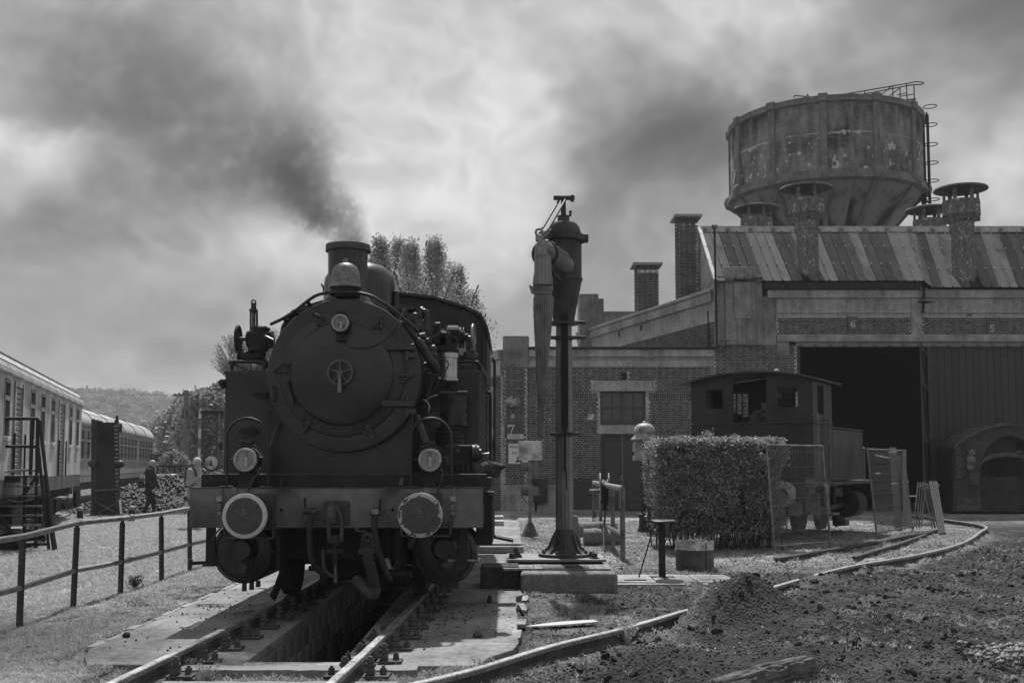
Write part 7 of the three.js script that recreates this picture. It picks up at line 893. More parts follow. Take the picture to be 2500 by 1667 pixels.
// ---- pipe railing ----
{
  const t = thing('pipe_railing', 'two-rail tubular steel railing on dark posts beside the locomotive', 'railing', [0, 0, 0]); const pm = gray(0.4, { map: re(T.streak, 2), roughness: 0.42, metalness: 0.4 }), pd = gray(0.045, { map: re(T.blotch, 3), roughness: 0.6 });
  const top = [], low = []; const ps = [[54, 1310, 46, 1527], [187, 1277, 177, 1478], [298, 1266, 293, 1449], [393, 1254, 394, 1416], [462, 1241, 463, 1393]].map(([x0, y0, x1, y1]) => { const b = GP(x1, y1, 0.02), d = -b.z; const q = P(x0, y0, d); return { b, t: V(q.x, q.y, b.z), d }; });
  ps.unshift({ b: V(-4.98, 0.02, -9.35), t: V(-4.95, 0.91, -9.35), d: 9.35 }); ps.push({ b: V(-4.98, 0.02, -18.0), t: V(-4.97, 0.92, -18.0), d: 18 }, { b: V(-4.98, 0.02, -19.5), t: V(-4.97, 0.92, -19.5), d: 19.5 });
  for (const p of ps) { top.push(p.t.clone()); low.push(p.b.clone().lerp(p.t, 0.42)); mesh('post', [cyl(V(p.b.x, -0.1, p.b.z), p.t.clone().add(V(0, -0.05, 0)), 0.034, 0.034, 14), cyl(p.t.clone().add(V(0, -0.1, 0)), p.t, 0.03, 0.014, 10)], pd, t); }
  mesh('top_rail', bar(top, 0.031, 16), pm, t); mesh('lower_rail', bar(low, 0.029, 16), pm, t);
  mesh('sleeve', [top[2], top[3], low[3]].map((q, i) => { const d = V(0.0, i ? 0.01 : 0.0, -1).normalize(); const a = q.clone().addScaledVector(d, i ? 0.25 : 0.05); return cyl(a, a.clone().addScaledVector(d, 0.1), 0.037, 0.037, 16); }), pm, t);
}
// ---- boarding stairs ----
{
  const d = 20.3, t = thing('boarding_stairs', 'black steel mobile boarding stairs with handrails at the left edge', 'stairs', [0, 0, 0]); const m = gray(0.03, { map: re(T.blotch, 2), roughness: 0.6 }), q = (x, y, dd = d) => P(x, y, dd).toArray();
  mesh('handrail', [bar([q(-60, 1022), q(90, 1022), q(96, 1028), q(132, 1342, d - 0.3)], 0.032), bar([q(-60, 1090), q(88, 1090), q(92, 1094), q(118, 1342, d - 0.3)], 0.03), bar([q(-60, 1022, d + 1), q(80, 1022, d + 1)], 0.03)], m, t);
  for (const [x, y0, x1, y1] of [[78, 1023, 73, 1160], [91, 1025, 86, 1345], [60, 1160, 58, 1300], [-30, 1022, -34, 1345]]) mesh('post', cyl(q(x, y0), q(x1, y1), 0.035), m, t);
  mesh('platform', [box2(P(-60, 0, d).x, P(88, 0, d).x, 1.38, 1.43, -d - 1.2, -d, 0.006), box2(P(-60, 0, d).x, P(88, 0, d).x, 1.3, 1.38, -d - 0.02, -d + 0.02)], m, t);
  for (const [y, k] of [[1185, 0.25], [1209, 0.5], [1234, 0.75], [1257, 1.0], [1281, 1.25]]) { const yy2 = P(0, y, d - k * 0.25).y; mesh('tread', [box2(P(-60, y, d).x, P(105, y, d).x, yy2 - 0.03, yy2, -d + k * 0.25 - 0.22, -d + k * 0.25, 0.005)], M.galv, t); }
  mesh('stringer', [beam(q(104, 1165), q(133, 1345, d - 0.3), 0.08, 0.05), beam(q(0, 1262, d - 0.3), q(50, 1335, d - 0.5), 0.06, 0.05), beam(q(88, 1165), q(25, 1250, d + 0.5), 0.05, 0.05)], m, t);
  mesh('chassis', [box2(P(-60, 0, d).x, P(115, 0, d).x, 0.13, 0.18, -d - 0.6, -d + 0.3), cyl(q(60, 1328), q(115, 1328), 0.03)], m, t); { const w = P(22, 1330, d - 0.4); for (const z of [0, 1.0]) mesh('wheel', [xf(tor(0.16, 0.055, [0, 0, 0], [0, 0, 0], Math.PI * 2, 10, 28), [w.x, 0.2, w.z - z], [0, 0.4, 0]), cyl([w.x - 0.02, 0.2, w.z - z - 0.03], [w.x + 0.02, 0.2, w.z - z + 0.05], 0.12, 0.12, 18)], M.blackMatt, t); }
  mesh('hose', [tube([F5(0, 148, d), F5(120, 140, d), F5(235, 140, d), F5(250, 220, d), F5(262, 300, d - 0.1), F5(285, 230, d - 0.1), F5(250, 150, d)], 0.018, 6, 60), tube([F5(50, 138, d), F5(150, 128, d), F5(240, 132, d)], 0.018, 6)], gray(0.3), t); mesh('chain', tube([F5(55, 335, d - 0.2), F5(120, 345, d - 0.2), F5(220, 325, d - 0.2)], 0.014, 6, 20), M.galv, t);
}
// ---- coaches ----
{ // first coach: pale, louvred doors and slit windows; local x along its side from the far end, z towards the yard
  const E = P(195, 1133, 31.96), slope = -0.279, yaw = Math.atan2(1, -slope) ; // direction from far end towards the camera
  const dirN = V(-slope, 0, 1).normalize(), t = thing('baggage_coach', 'pale grey railway coach with slit windows and slatted doors, nearest on the left', 'railway coach', [E.x, 0, E.z], Math.atan2(dirN.z, -dirN.x)); t.scale.x = -1;
  const s = (px, d0) => { const k = (px - 1250) / FPX, d = -(E.x - slope * -E.z) ; const c = E.x + slope * E.z * -1; /* X = E.x + slope*(d - dE) */ const dd = (E.x - slope * -E.z) / (k - slope); return (-E.z - dd) * Math.hypot(1, slope); };
  const dOf = (px) => { const k = (px - 1250) / FPX; return (E.x - slope * -E.z) / (k - slope); }, yOf = (px, py) => P(px, py, dOf(px)).y; const Lc = 21;
  const body = gray(0.74, { map: re(T.streak, 0.35), roughness: 0.6 }), roofM = gray(0.7, { map: re(T.streak, 0.4), roughness: 0.55 }), dark = gray(0.02, { roughness: 0.1 });
  const yE = yOf(190, 988), yS = yOf(196, 1158), yB = yOf(196, 1186), W = 2.85;
  const wins = [[8, 20], [72, 82], [98, 107], [123, 131], [168, 174], [185, 191]], doors = [[31, 53], [141, 156]];
  const holes = [...wins.map(([a, b]) => [s(a), s(b)]), ...doors.map(([a, b]) => [s(a), s(b)])];
  const wy = [yOf(100, 1076), yOf(100, 968)];
  const segs = []; let cur = 0; const srt = [...wins.map(([a, b]) => [s(b), s(a), 'w']), ...doors.map(([a, b]) => [s(b), s(a), 'd'])].sort((p, q) => p[0] - q[0]);
  const wall = []; for (const [a, b, k] of srt) { wall.push(box2(cur, a, yS, yE, -0.08, 0)); if (k === 'w') wall.push(box2(a, b, yS, wy[0], -0.08, 0), box2(a, b, wy[1], yE, -0.08, 0)); else wall.push(box2(a, b, yE - 0.18, yE, -0.08, 0)); cur = b; } wall.push(box2(cur, Lc, yS, yE, -0.08, 0));
  mesh('side_wall', wall, body, t); mesh('lower_band', box2(0, Lc, yB, yS, -0.08, -0.003), gray(0.16, { map: re(T.streak, 0.5), roughness: 0.6 }), t); mesh('end_wall', box2(0, 0.08, yB, yE + 0.15, -W, -0.08), body, t); mesh('far_side', box2(0, Lc, yB, yE, -W, -W + 0.06), body, t); mesh('floor', box2(0, Lc, yB - 0.02, yB + 0.1, -W, -0.08), M.soot, t);
  for (const [a, b] of wins) { const w = part('window', t), x0 = s(b), x1 = s(a), yg = wy[0] + (wy[1] - wy[0]) * 0.7; mesh('pane', [box2(x0, x1, wy[0], yg - 0.03, -0.06, -0.05), box2(x0, x1, yg + 0.06, wy[1], -0.06, -0.05)], dark, w); mesh('frame', [box2(x0 - 0.03, x0, wy[0] - 0.02, wy[1] + 0.05, -0.06, 0.015), box2(x1, x1 + 0.03, wy[0] - 0.02, wy[1] + 0.05, -0.06, 0.015), box2(x0, x1, yg - 0.03, yg + 0.06, -0.05, 0.012), box2(x0 - 0.03, x1 + 0.03, wy[1], wy[1] + 0.08, -0.05, 0.012)], M.greyLight, w); mesh('sill', box2(x0 - 0.05, x1 + 0.05, wy[0] - 0.1, wy[0] - 0.01, -0.03, 0.05, 0.01), M.white, w); }
  const sg = {}; doors.forEach(([a, b], i) => { const dd = part('door', t), x0 = s(b), x1 = s(a), n = 17, h = (yE - 0.2 - yS) / n; const g = boxUV(box(x1 - x0 - 0.1, h - 0.02, 0.07, 0, 0, 0, [0.12, 0, 0], 0.012)); for (let k = 0; k < n; k++) mesh('slat', g, roofM, dd).position.set((x0 + x1) / 2, yS + h * (k + 0.5), -0.06); mesh('frame', [box2(x0 - 0.02, x0 + 0.05, yS, yE - 0.1, -0.1, 0.02), box2(x1 - 0.09, x1 + 0.02, yS, yE - 0.1, -0.1, 0.03)], body, dd); mesh('recess', box2(x0, x1, yS, yE - 0.15, -0.16, -0.12), M.grey, dd); mesh('grab_rail', [cyl([x0 - 0.1, yS, 0.05], [x0 - 0.1, yS + 0.9, 0.05], 0.02), cyl([x1 + 0.1, yS, 0.05], [x1 + 0.1, yS + 0.9, 0.05], 0.02)], M.soot, dd); });
  // roof in long ridged steps
  { const n = 6, g = []; const hR = 0.72; for (let i = 0; i < n; i++) { const a0 = i / n * Math.PI / 2, a1 = (i + 1) / n * Math.PI / 2, z0 = -W / 2 + (W / 2 + 0.05) * Math.cos(a0), z1 = -W / 2 + (W / 2 + 0.05) * Math.cos(a1), y0 = yE + hR * Math.sin(a0), y1 = yE + hR * Math.sin(a1); const q = [[0, y0, z0], [Lc, y0, z0], [Lc, y1 - 0.012, z1 + 0.02], [0, y1 - 0.012, z1 + 0.02]]; const geo = new THREE.BufferGeometry(); geo.setAttribute('position', new THREE.Float32BufferAttribute([q[0], q[1], q[2], q[0], q[2], q[3]].flat(), 3)); geo.computeVertexNormals(); const b2 = new THREE.BufferGeometry(); mesh('roof_strip', fin(geo), roofM, t); mesh('roof_rib', beam([0, y1 + 0.0, z1], [Lc, y1 + 0.0, z1], 0.035, 0.035), M.grey, t); } mesh('roof_back', (() => { const gg = new THREE.CylinderGeometry(1, 1, Lc, 24, 1, true, 0, Math.PI); gg.rotateZ(Math.PI / 2); gg.scale(1, hR, W / 2); gg.translate(Lc / 2, yE, -W / 2); return gg; })().translate(0, -0.03, 0).toNonIndexed(), roofM, t); const gut = box2(-0.02, Lc, yE - 0.02, yE + 0.1, -0.02, 0.07, 0.02); mesh('gutter', gut, roofM, t); mesh('roof_vent', [0, 1, 2, 3].map((k) => box(0.5, 0.09, 0.5, 2.2 + k * 3.4, yE + hR + 0.02, -W / 2, [0, 0, 0], 0.03)), M.greyLight, t); mesh('end_gable', ext(shp(Array.from({ length: 13 }, (_, i) => { const a = i / 12 * Math.PI; return [W / 2 * Math.cos(a), hR * 0.97 * Math.sin(a)]; })), 0.05, 0, [0, yE, -W / 2], [0, Math.PI / 2, 0]), roofM, t); }
  const u = part('underframe', t); mesh('solebar', [box2(0, Lc, yB - 0.22, yB - 0.02, -0.4, -0.3), box2(0, Lc, yB - 0.22, yB - 0.02, -W + 0.3, -W + 0.4)], M.blackMatt, u); for (const q of [box2(s(156), s(141), yB - 0.25, yB - 0.2, -0.1, 0.15), box2(s(158), s(139), 0.3, 0.35, -0.1, 0.2), box2(s(53), s(31), 0.35, 0.4, -0.1, 0.2)]) mesh('step', q, M.grey, u); mesh('battery_box', [box2(4.2, 6.2, 0.35, yB - 0.22, -0.9, -0.15, 0.02), box2(8.6, 10.2, 0.4, yB - 0.22, -0.8, -0.15, 0.02)], M.blackMatt, u);
  for (const x of [1.5, 3.6]) { const b = part('wheel', t, [x, 0.55, -0.55]); mesh('tyre', [cyl([0, 0, -0.06], [0, 0, 0.06], 0.46, 0.46, 28), cyl([0, 0, 0.06], [0, 0, 0.12], 0.12)], M.blackMatt, b); } mesh('bogie_frame', [box2(0.8, 4.3, 0.5, 0.72, -0.42, -0.34), box2(2.2, 2.9, 0.35, 0.8, -0.45, -0.25, 0.02)], M.blackMatt, u); mesh('end_buffer', [cyl([0.0, 1.02, -0.55], [-0.5, 1.02, -0.55], 0.1), cyl([-0.5, 1.02, -0.55], [-0.56, 1.02, -0.55], 0.22, 0.22, 24)], M.blackMatt, u); mesh('jumper_box', box2(-0.15, 0.0, yB - 0.25, yB + 0.05, -0.6, -0.2, 0.02), M.greyLight, u);
}
{ // second coach: grey sides, rounded pale roof, many windows
  const near = V(-14.9, 0, -36.5), far = P(373, 1133, 61).setY(0), d = far.clone().sub(near), Lc = d.length(); d.normalize(); const t = thing('passenger_coach', 'grey railcar with rounded pale roof and long row of windows behind the first coach', 'railway coach', far.toArray(), Math.atan2(-d.z, d.x)); t.scale.x = -1; const W = 2.8, yE = 3.05, yB = 1.0;
  const body = gray(0.32, { map: re(T.streak, 0.5), roughness: 0.5 }), roofM = gray(0.6, { map: re(T.streak, 0.25), roughness: 0.5 }), dark = gray(0.025, { roughness: 0.12 });
  const y0 = 1.85, y1 = 2.85, wins = []; const holes = []; let x = 0.6; while (x < Lc - 1) { wins.push([x, x + 0.95]); x += wins.length % 5 === 0 ? 2.0 : 1.25; }
  const wall = [box2(0, Lc, yB, y0, -0.06, 0), box2(0, Lc, y1, yE, -0.06, 0)]; let c = 0; for (const [a, b] of wins) { wall.push(box2(c, a, y0, y1, -0.06, 0)); c = b; } wall.push(box2(c, Lc, y0, y1, -0.06, 0)); mesh('side_wall', wall, body, t); mesh('stripe', box2(0, Lc, 1.25, 1.42, -0.02, 0.006), M.greyLight, t);
  for (const [a, b] of wins) { const w = part('window', t); mesh('pane', box2(a, b, y0, y1, -0.05, -0.035), dark, w); mesh('frame', [box2(a - 0.02, a + 0.02, y0, y1, -0.03, 0.02), box2(b - 0.02, b + 0.02, y0, y1, -0.03, 0.02), box2(a, b, y0 - 0.05, y0, -0.02, 0.03), box2(a, b, y0 + 0.62, y0 + 0.68, -0.03, 0.015)], M.greyLight, w); }
  const r = new THREE.CylinderGeometry(1, 1, Lc, 36, 1, true, 0, Math.PI); r.rotateZ(Math.PI / 2); r.scale(1, 0.85, W / 2 + 0.02); r.translate(Lc / 2, yE, -W / 2); mesh('roof', r.toNonIndexed(), roofM, t); mesh('roof_seam', [0.16, 0.33, 0.5, 0.67, 0.84].map((k) => xf(tor(1, 0.012, [0, 0, 0], [0, Math.PI / 2, 0], Math.PI, 6, 30), [Lc * k, yE, -W / 2], [0, 0, 0], [1, 0.865, W / 2 + 0.03])), M.grey, t); mesh('gutter', box2(0, Lc, yE - 0.04, yE + 0.06, -0.02, 0.05), M.grey, t);
  // near end with its window, and far end
  mesh('end_wall', [box2(Lc - 0.06, Lc, yB, yE, -W, -0.0), ext(shp(Array.from({ length: 15 }, (_, i) => { const a = i / 14 * Math.PI; return [W / 2 * Math.cos(a), 0.84 * Math.sin(a)]; })), 0.06, 0, [Lc - 0.06, yE, -W / 2], [0, Math.PI / 2, 0])], M.greyLight, t); mesh('end_wall', [box2(0, 0.06, yB, yE + 0.1, -W, 0)], M.greyLight, t); { const w = part('window', t); mesh('pane', box2(Lc + 0.001, Lc + 0.012, 1.75, 2.85, -0.95, -0.2), dark, w); mesh('frame', [tube([[Lc + 0.01, 1.7, -0.15], [Lc + 0.01, 2.9, -0.15], [Lc + 0.01, 2.9, -1.0], [Lc + 0.01, 1.7, -1.0]], 0.03, 6, 40, true), box2(Lc, Lc + 0.02, 2.2, 2.25, -0.95, -0.2)], M.white, w); }
  mesh('lower_end', box2(Lc, Lc + 0.02, yB, 1.6, -W, 0), gray(0.1, { roughness: 0.5 }), t); mesh('lamp', [cyl([Lc, 1.45, -0.35], [Lc + 0.05, 1.45, -0.35], 0.12), cyl([Lc, 1.85, -0.12], [Lc + 0.05, 1.85, -0.12], 0.08)], M.white, t);
  mesh('underframe', [box2(0, Lc, 0.7, yB, -W + 0.3, -0.3), ...[2, 4.4, Lc - 4.4, Lc - 2].map((q) => cyl([q, 0.5, -0.5], [q, 0.5, -0.62], 0.46, 0.46, 24)), box2(8, 14, 0.4, 0.8, -1, -0.3)], M.blackMatt, t);
}
// ---- coal conveyor ----
{
  const d = 33.4, t = thing('coal_conveyor', 'tall black coal conveyor standing upright between the coaches and the coal heap', 'conveyor', [0, 0, 0]); const m = gray(0.012, { roughness: 0.8 }), m2 = gray(0.02, { roughness: 0.6 }), q = (x, y, dz = 0) => F3(x, y, d + dz).toArray(), q5 = (x, y, dz = 0) => F5(x, y, d + dz).toArray();
  const tl = q(1175, 1035, 0.9), tr = q(1365, 1035, 0.9), bl = q5(648, 432, -0.3), br = q5(785, 430, -0.3);
  mesh('belt', (() => { const g = new THREE.BufferGeometry(), f = []; const o = 0.08; for (const z of [0, o]) { const k = [tl, tr, br, bl].map((p) => [p[0], p[1], p[2] + z]); f.push(k[0], k[2], k[1], k[0], k[3], k[2]); } g.setAttribute('position', new THREE.Float32BufferAttribute(f.flat(), 3)); g.computeVertexNormals(); return fin(g); })(), m, t);
  mesh('side_beam', [beam(q(1110, 1000, 0.9), q5(625, 430, -0.3), 0.12, 0.1), beam(q(1160, 1010, 0.9), q5(642, 430, -0.3), 0.08, 0.1)], m2, t); mesh('side_beam', [beam(q(1395, 1000, 0.9), q5(800, 432, -0.3), 0.09, 0.12), beam(q(1375, 1010, 0.9), q5(780, 432, -0.3), 0.05, 0.1)], m2, t);
  mesh('hood', [box2(q(1095, 1000)[0], q(1140, 1000)[0], F3(1100, 1240, d).y, F3(1100, 1005, d).y, -d - 0.6, -d - 0.2, 0.03), bar([q(1392, 955, 0.8), q(1392, 1020, 0.8)], 0.04), bar([q(1437, 1050, 0.6), q(1437, 1150, 0.6)], 0.05)], m, t);
  const ch = []; for (let i = 0; i < 22; i++) { const k = i / 21, a = q(1388, 1080, 0.7), b = q5(795, 400, -0.2); ch.push(box(0.1, 0.05, 0.05, a[0] + (b[0] - a[0]) * k, a[1] + (b[1] - a[1]) * k, a[2] + (b[2] - a[2]) * k + 0.05)); } mesh('chain_rung', ch, M.galv, t).userData.kind = 'stuff';
  mesh('hub', [[1105, 1528], [1425, 1532]].map(([x, y]) => sph(0.12, ...q(x, y, 0.2), [1.3, 1, 1])), m2, t); mesh('brace', [beam(q5(650, 350, -0.3), q5(790, 425, -0.4), 0.03, 0.03), beam(q5(790, 350, -0.3), q5(655, 425, -0.4), 0.03, 0.03), beam(q5(640, 268, -0.2), q5(795, 262, -0.2), 0.04, 0.04), beam(q5(610, 440, -0.4), q5(820, 438, -0.4), 0.08, 0.06)], M.grey, t); mesh('leg', [beam(q5(620, 300, 0), q5(610, 440, -0.6), 0.06, 0.06), beam(q5(800, 300, 0), q5(815, 435, -0.6), 0.06, 0.06)], m2, t);
}
// ---- coal heap ----
{
  const t = tag(thing('coal_heap', ''), 'long heap of lump coal behind the two men', 'coal heap'); const hgt = (x, z) => { const d = -z; let h = 1.15 * Math.exp(-(((x + 9.4) / 2.3) ** 2 + ((d - 37.5) / 2.6) ** 2)) + 0.75 * Math.exp(-(((x + 11.6) / 1.7) ** 2 + ((d - 37) / 2.4) ** 2)) + 0.5 * Math.exp(-(((x + 13.2) / 1.3) ** 2 + ((d - 36) / 1.8) ** 2)) + 1.3 * Math.exp(-(((x + 7.5) / 1.6) ** 2 + ((d - 35.5) / 2) ** 2)); return h * (0.85 + 0.3 * fbm2(x * 1.3, z * 1.3, 3, 61)) - 0.08; };
  const g = new THREE.PlaneGeometry(11, 9, 70, 60); g.rotateX(-Math.PI / 2); g.translate(-10, 0, -37); const p = g.attributes.position; for (let i = 0; i < p.count; i++) p.setY(i, hgt(p.getX(i), p.getZ(i))); g.computeVertexNormals(); const cm = gray(0.022, { roughness: 0.5, map: re(T.soil, 1.2), bumpMap: re(T.soil, 1.2), bumpScale: 0.04 }); mesh('heap', fin(g), cm, t);
  const lump = rough(fin(new THREE.IcosahedronGeometry(1, 1)), 0.7, 1.1); lump.computeVertexNormals(); const im = new THREE.InstancedMesh(boxUV(lump), gray(0.022, { roughness: 0.6, flatShading: true }), 5200), m = new THREE.Matrix4(); let n = 0; for (let k = 0; k < 30000 && n < 5200; k++) { const x = rr(-14.6, -5.6), z = -rr(33.2, 39); const h = hgt(x, z); if (h < 0.03) continue; const s = rr(0.018, 0.05) * (rnd() < 0.05 ? 1.8 : 1); m.compose(V(x, h + s * 0.2, z), new THREE.Quaternion().setFromEuler(new THREE.Euler(rr(0, 6), rr(0, 6), rr(0, 6))), V(s * rr(0.8, 1.3), s, s * rr(0.8, 1.3))); im.setMatrixAt(n++, m); } im.count = n; im.name = 'coal_lump'; im.userData.kind = 'stuff'; im.castShadow = im.receiveShadow = true; t.add(im);
  const sv = F4(520, 1020, 36.5), s2 = F4(580, 1100, 36); tag(mesh('shovel', [cyl(sv, s2, 0.022)], M.blackMatt), 'shovel handle sticking out of the coal heap', 'shovel'); const tp = F4(490, 1085, 38); tag(mesh('tarpaulin', rough(fin(new THREE.BoxGeometry(1.4, 0.1, 1, 14, 2, 8)).translate(tp.x, tp.y, tp.z), 0.15, 2.5), gray(0.5)), 'pale sheet lying on top of the coal heap behind the man in the dark jacket', 'tarpaulin');
}
// ---- bollards ----
{ const mk = (px, py, d, lab) => { const q = P(px, py, d), t = thing('bollard', lab, 'bollard', [q.x, 0, -d], 0, 'short round bollards on the lawn'); mesh('post', cyl([0, -0.05, 0], [0, q.y - 0.1, 0], 0.09, 0.085, 18), M.blackMatt, t); mesh('cap', lathe([[0, 0.0], [0.06, -0.01], [0.088, -0.04], [0.09, -0.12], [0.0, -0.12]], 20, [0, q.y, 0]), M.greyLight, t); }; mk(195, 1237, 31.2, 'pale-capped round bollard in front of the coal conveyor'); mk(321, 1234, 29.9, 'pale-capped round bollard left of the man in the dark jacket'); }
// ---- distant yard: barred frame, utility pole, timber stack, railings ----
{
  const d = 41, q = (x, y, dd = d) => F4(x, y, dd), t = thing('barred_frame', 'tall frame with horizontal bars and a striped post behind the man with the camera', 'frame', [0, 0, 0]);
  const x0 = q(863, 500).x, yT2 = q(863, 205).y, n = 12; for (let i = 0; i < n; i++) mesh('stripe', box2(x0 - 0.07, x0 + 0.03, yT2 * i / n, yT2 * (i + 1) / n - 0.002, -d - 0.05, -d + 0.05), i % 2 ? M.white : M.grey, t); mesh('post', [box2(q(1036, 0).x, q(1052, 0).x, 0, q(0, 430).y, -d - 0.04, -d + 0.04), box2(q(1080, 0).x, q(1090, 0).x, 0, q(0, 440).y, -d - 0.04, -d + 0.04)], M.steelDark, t); mesh('top_beam', box2(x0, q(1095, 0).x, q(0, 452).y, q(0, 425).y, -d - 0.06, -d + 0.06), M.blackMatt, t); for (let i = 0; i < 10; i++) { const y = q(0, 462 + i * 44).y; mesh('bar', box2(x0, q(1040, 0).x, y - 0.03, y + 0.03, -d - 0.02, -d + 0.02), M.steelDark, t); } mesh('upper_rail', box2(q(930, 0).x, q(1095, 0).x, q(0, 212).y, q(0, 202).y, -d - 0.03, -d + 0.03), M.steelDark, t); mesh('bracket', [box2(q(1078, 0).x, q(1100, 0).x, q(0, 500).y, q(0, 440).y, -d - 0.1, -d + 0.1), box2(q(1070, 0).x, q(1100, 0).x, q(0, 820).y, q(0, 745).y, -d - 0.1, -d + 0.1)], M.soot, t);
  const dl = q(970, 945, 40), dial = thing('dial', 'round pale dial face above the coal heap right of the man with the camera', 'gauge', dl.toArray()); mesh('face', cyl([0, 0, -0.02], [0, 0, 0.02], 0.27, 0.27, 32), M.white, dial); mesh('rim', tor(0.28, 0.03, [0, 0, 0.02], [0, 0, 0], Math.PI * 2, 8, 36), M.steelDark, dial); mesh('needle', [ext(shp([[-0.06, -0.12], [0.06, -0.12], [0.0, 0.1]]), 0.01, 0, [0, 0, 0.022])], M.soot, dial); mesh('stand', cyl([0, -0.28, 0], [0, -1.4, 0], 0.05), M.soot, dial);
}
{
  const d = 72, q = (x, y, dd = d) => F4(x, y, dd), t = thing('utility_pole', 'wooden utility pole with crossarm far behind the coal heap', 'utility pole', [0, 0, 0]), b = q(708, 950), tp = q(718, 220); mesh('pole', cyl([b.x, 0, -d], [tp.x, tp.y, -d], 0.2, 0.16, 14), gray(0.14, { roughness: 0.9 }), t); mesh('crossarm', [beam(q(588, 266), q(770, 262), 0.12, 0.14), beam(q(625, 270, d - 0.3), q(650, 285, d - 0.3), 0.06, 0.06)], gray(0.12), t); mesh('insulator', [[600, 258], [645, 250], [690, 245], [735, 230], [765, 232]].map(([x, y]) => cyl(q(x, y + 12), q(x, y - 8), 0.06, 0.05, 8)), M.soot, t); mesh('switch_gear', [box2(q(690, 0).x, q(700, 0).x, q(0, 505).y, q(0, 412).y, -d, -d + 0.1), box2(q(735, 0).x, q(760, 0).x, q(0, 500).y, q(0, 420).y, -d, -d + 0.3), tube([q(740, 510), q(755, 560), q(735, 610)], 0.04, 6)], M.steelDark, t); mesh('wire', [tube([F3(1300, 700, 150), F4(300, 262, 110), F4(590, 264, d)], 0.018, 5, 30), tube([F4(760, 240, d), F4(930, 195, 62), F4(1100, 150, 50)], 0.018, 5, 20)], M.soot, t);
  const st = thing('timber_stack', 'dark stack of timbers far behind the man in the dark jacket', 'timber stack', [0, 0, 0]), e = 58; for (let i = 0; i < 5; i++) mesh('plank', box2(F4(385, 0, e).x, F4(515 - i * 4, 0, e).x, F4(0, 962 - i * 21, e).y, F4(0, 946 - i * 21, e).y, -e - 0.6, -e + rr(0, 0.2)), gray(0.05 + 0.02 * (i % 2)), st);
  const rf = thing('iron_railing', 'low iron railing with thin uprights far behind the coal heap', 'railing', [0, 0, 0]), f = 48; mesh('rail', [beam(F4(390, 985, f), F4(770, 975, f), 0.05, 0.05)], M.soot, rf); for (let i = 0; i < 7; i++) mesh('upright', cyl([F4(395 + i * 58, 0, f).x, 0, -f], [F4(395 + i * 58, 0, f).x, F4(0, 985, f).y, -f], 0.03, 0.03, 6), M.soot, rf);
  const wl = tag(mesh('low_wall', box2(F4(500, 0, 66).x, F4(1095, 0, 66).x, 0, F4(0, 955, 66).y, -66.4, -66), gray(0.06)), 'dark low wall far behind the coal heap', 'wall');
}

// ================= PEOPLE =================
// one smooth skin over tapered bones: [ax, ay, az, bx, by, bz, ra, rb]
function skin(bones, cell, k) {
  let lo = [1e9, 1e9, 1e9], hi = [-1e9, -1e9, -1e9]; for (const b of bones) for (let c = 0; c < 3; c++) { const r = Math.max(b[6], b[7]) + 0.03; lo[c] = Math.min(lo[c], b[c] - r, b[c + 3] - r); hi[c] = Math.max(hi[c], b[c] + r, b[c + 3] + r); }
  const ext2 = Math.max(hi[0] - lo[0], hi[1] - lo[1], hi[2] - lo[2]), N = Math.ceil(ext2 / cell) + 4, half = N / 2, cen = lo.map((v, c) => (v + hi[c]) / 2);
  const mc = new MarchingCubes(N, new THREE.MeshBasicMaterial(), false, false, 200000), sum = new Float32Array(N * N * N);
  for (const b of bones) { const A = b.slice(0, 3), D = [b[3] - b[0], b[4] - b[1], b[5] - b[2]], LL = D[0] ** 2 + D[1] ** 2 + D[2] ** 2 || 1e-9, m = Math.max(b[6], b[7]) + 6 / k; const r = [0, 1, 2].map((c) => [Math.max(0, Math.floor((Math.min(b[c], b[c + 3]) - m - cen[c]) / cell + half)), Math.min(N - 1, Math.ceil((Math.max(b[c], b[c + 3]) + m - cen[c]) / cell + half))]);
    for (let z = r[2][0]; z <= r[2][1]; z++) for (let y = r[1][0]; y <= r[1][1]; y++) for (let x = r[0][0]; x <= r[0][1]; x++) { const p = [(x - half) * cell + cen[0] - A[0], (y - half) * cell + cen[1] - A[1], (z - half) * cell + cen[2] - A[2]]; const t = clamp((p[0] * D[0] + p[1] * D[1] + p[2] * D[2]) / LL), d = Math.hypot(p[0] - D[0] * t, p[1] - D[1] * t, p[2] - D[2] * t) - (b[6] + (b[7] - b[6]) * t); sum[(z * N + y) * N + x] += Math.exp(-k * Math.min(d, 3)); } }
  for (let i = 0; i < sum.length; i++) mc.field[i] = sum[i] > 1e-12 ? Math.log(sum[i]) / k : -1;
  mc.isolation = 0; mc.update(); const n = mc.count, p = new Float32Array(n * 3), q = new Float32Array(n * 3);
  for (let i = 0; i < n * 3; i++) { p[i] = mc.positionArray[i] * half * cell + cen[i % 3]; q[i] = mc.normalArray[i]; }
  const g = new THREE.BufferGeometry(); g.setAttribute('position', new THREE.BufferAttribute(p, 3)); g.computeVertexNormals(); const w = g.attributes.normal.array; for (let i = 0; i < n; i++) { const L = Math.hypot(q[3 * i], q[3 * i + 1], q[3 * i + 2]) || 1, s = Math.sign(q[3 * i] * w[3 * i] + q[3 * i + 1] * w[3 * i + 1] + q[3 * i + 2] * w[3 * i + 2]) || 1; for (let c = 0; c < 3; c++) w[3 * i + c] = s * q[3 * i + c] / L; }
  return g;
}
const bn = (a, b, r0, r1 = r0) => [...a, ...b, r0, r1];
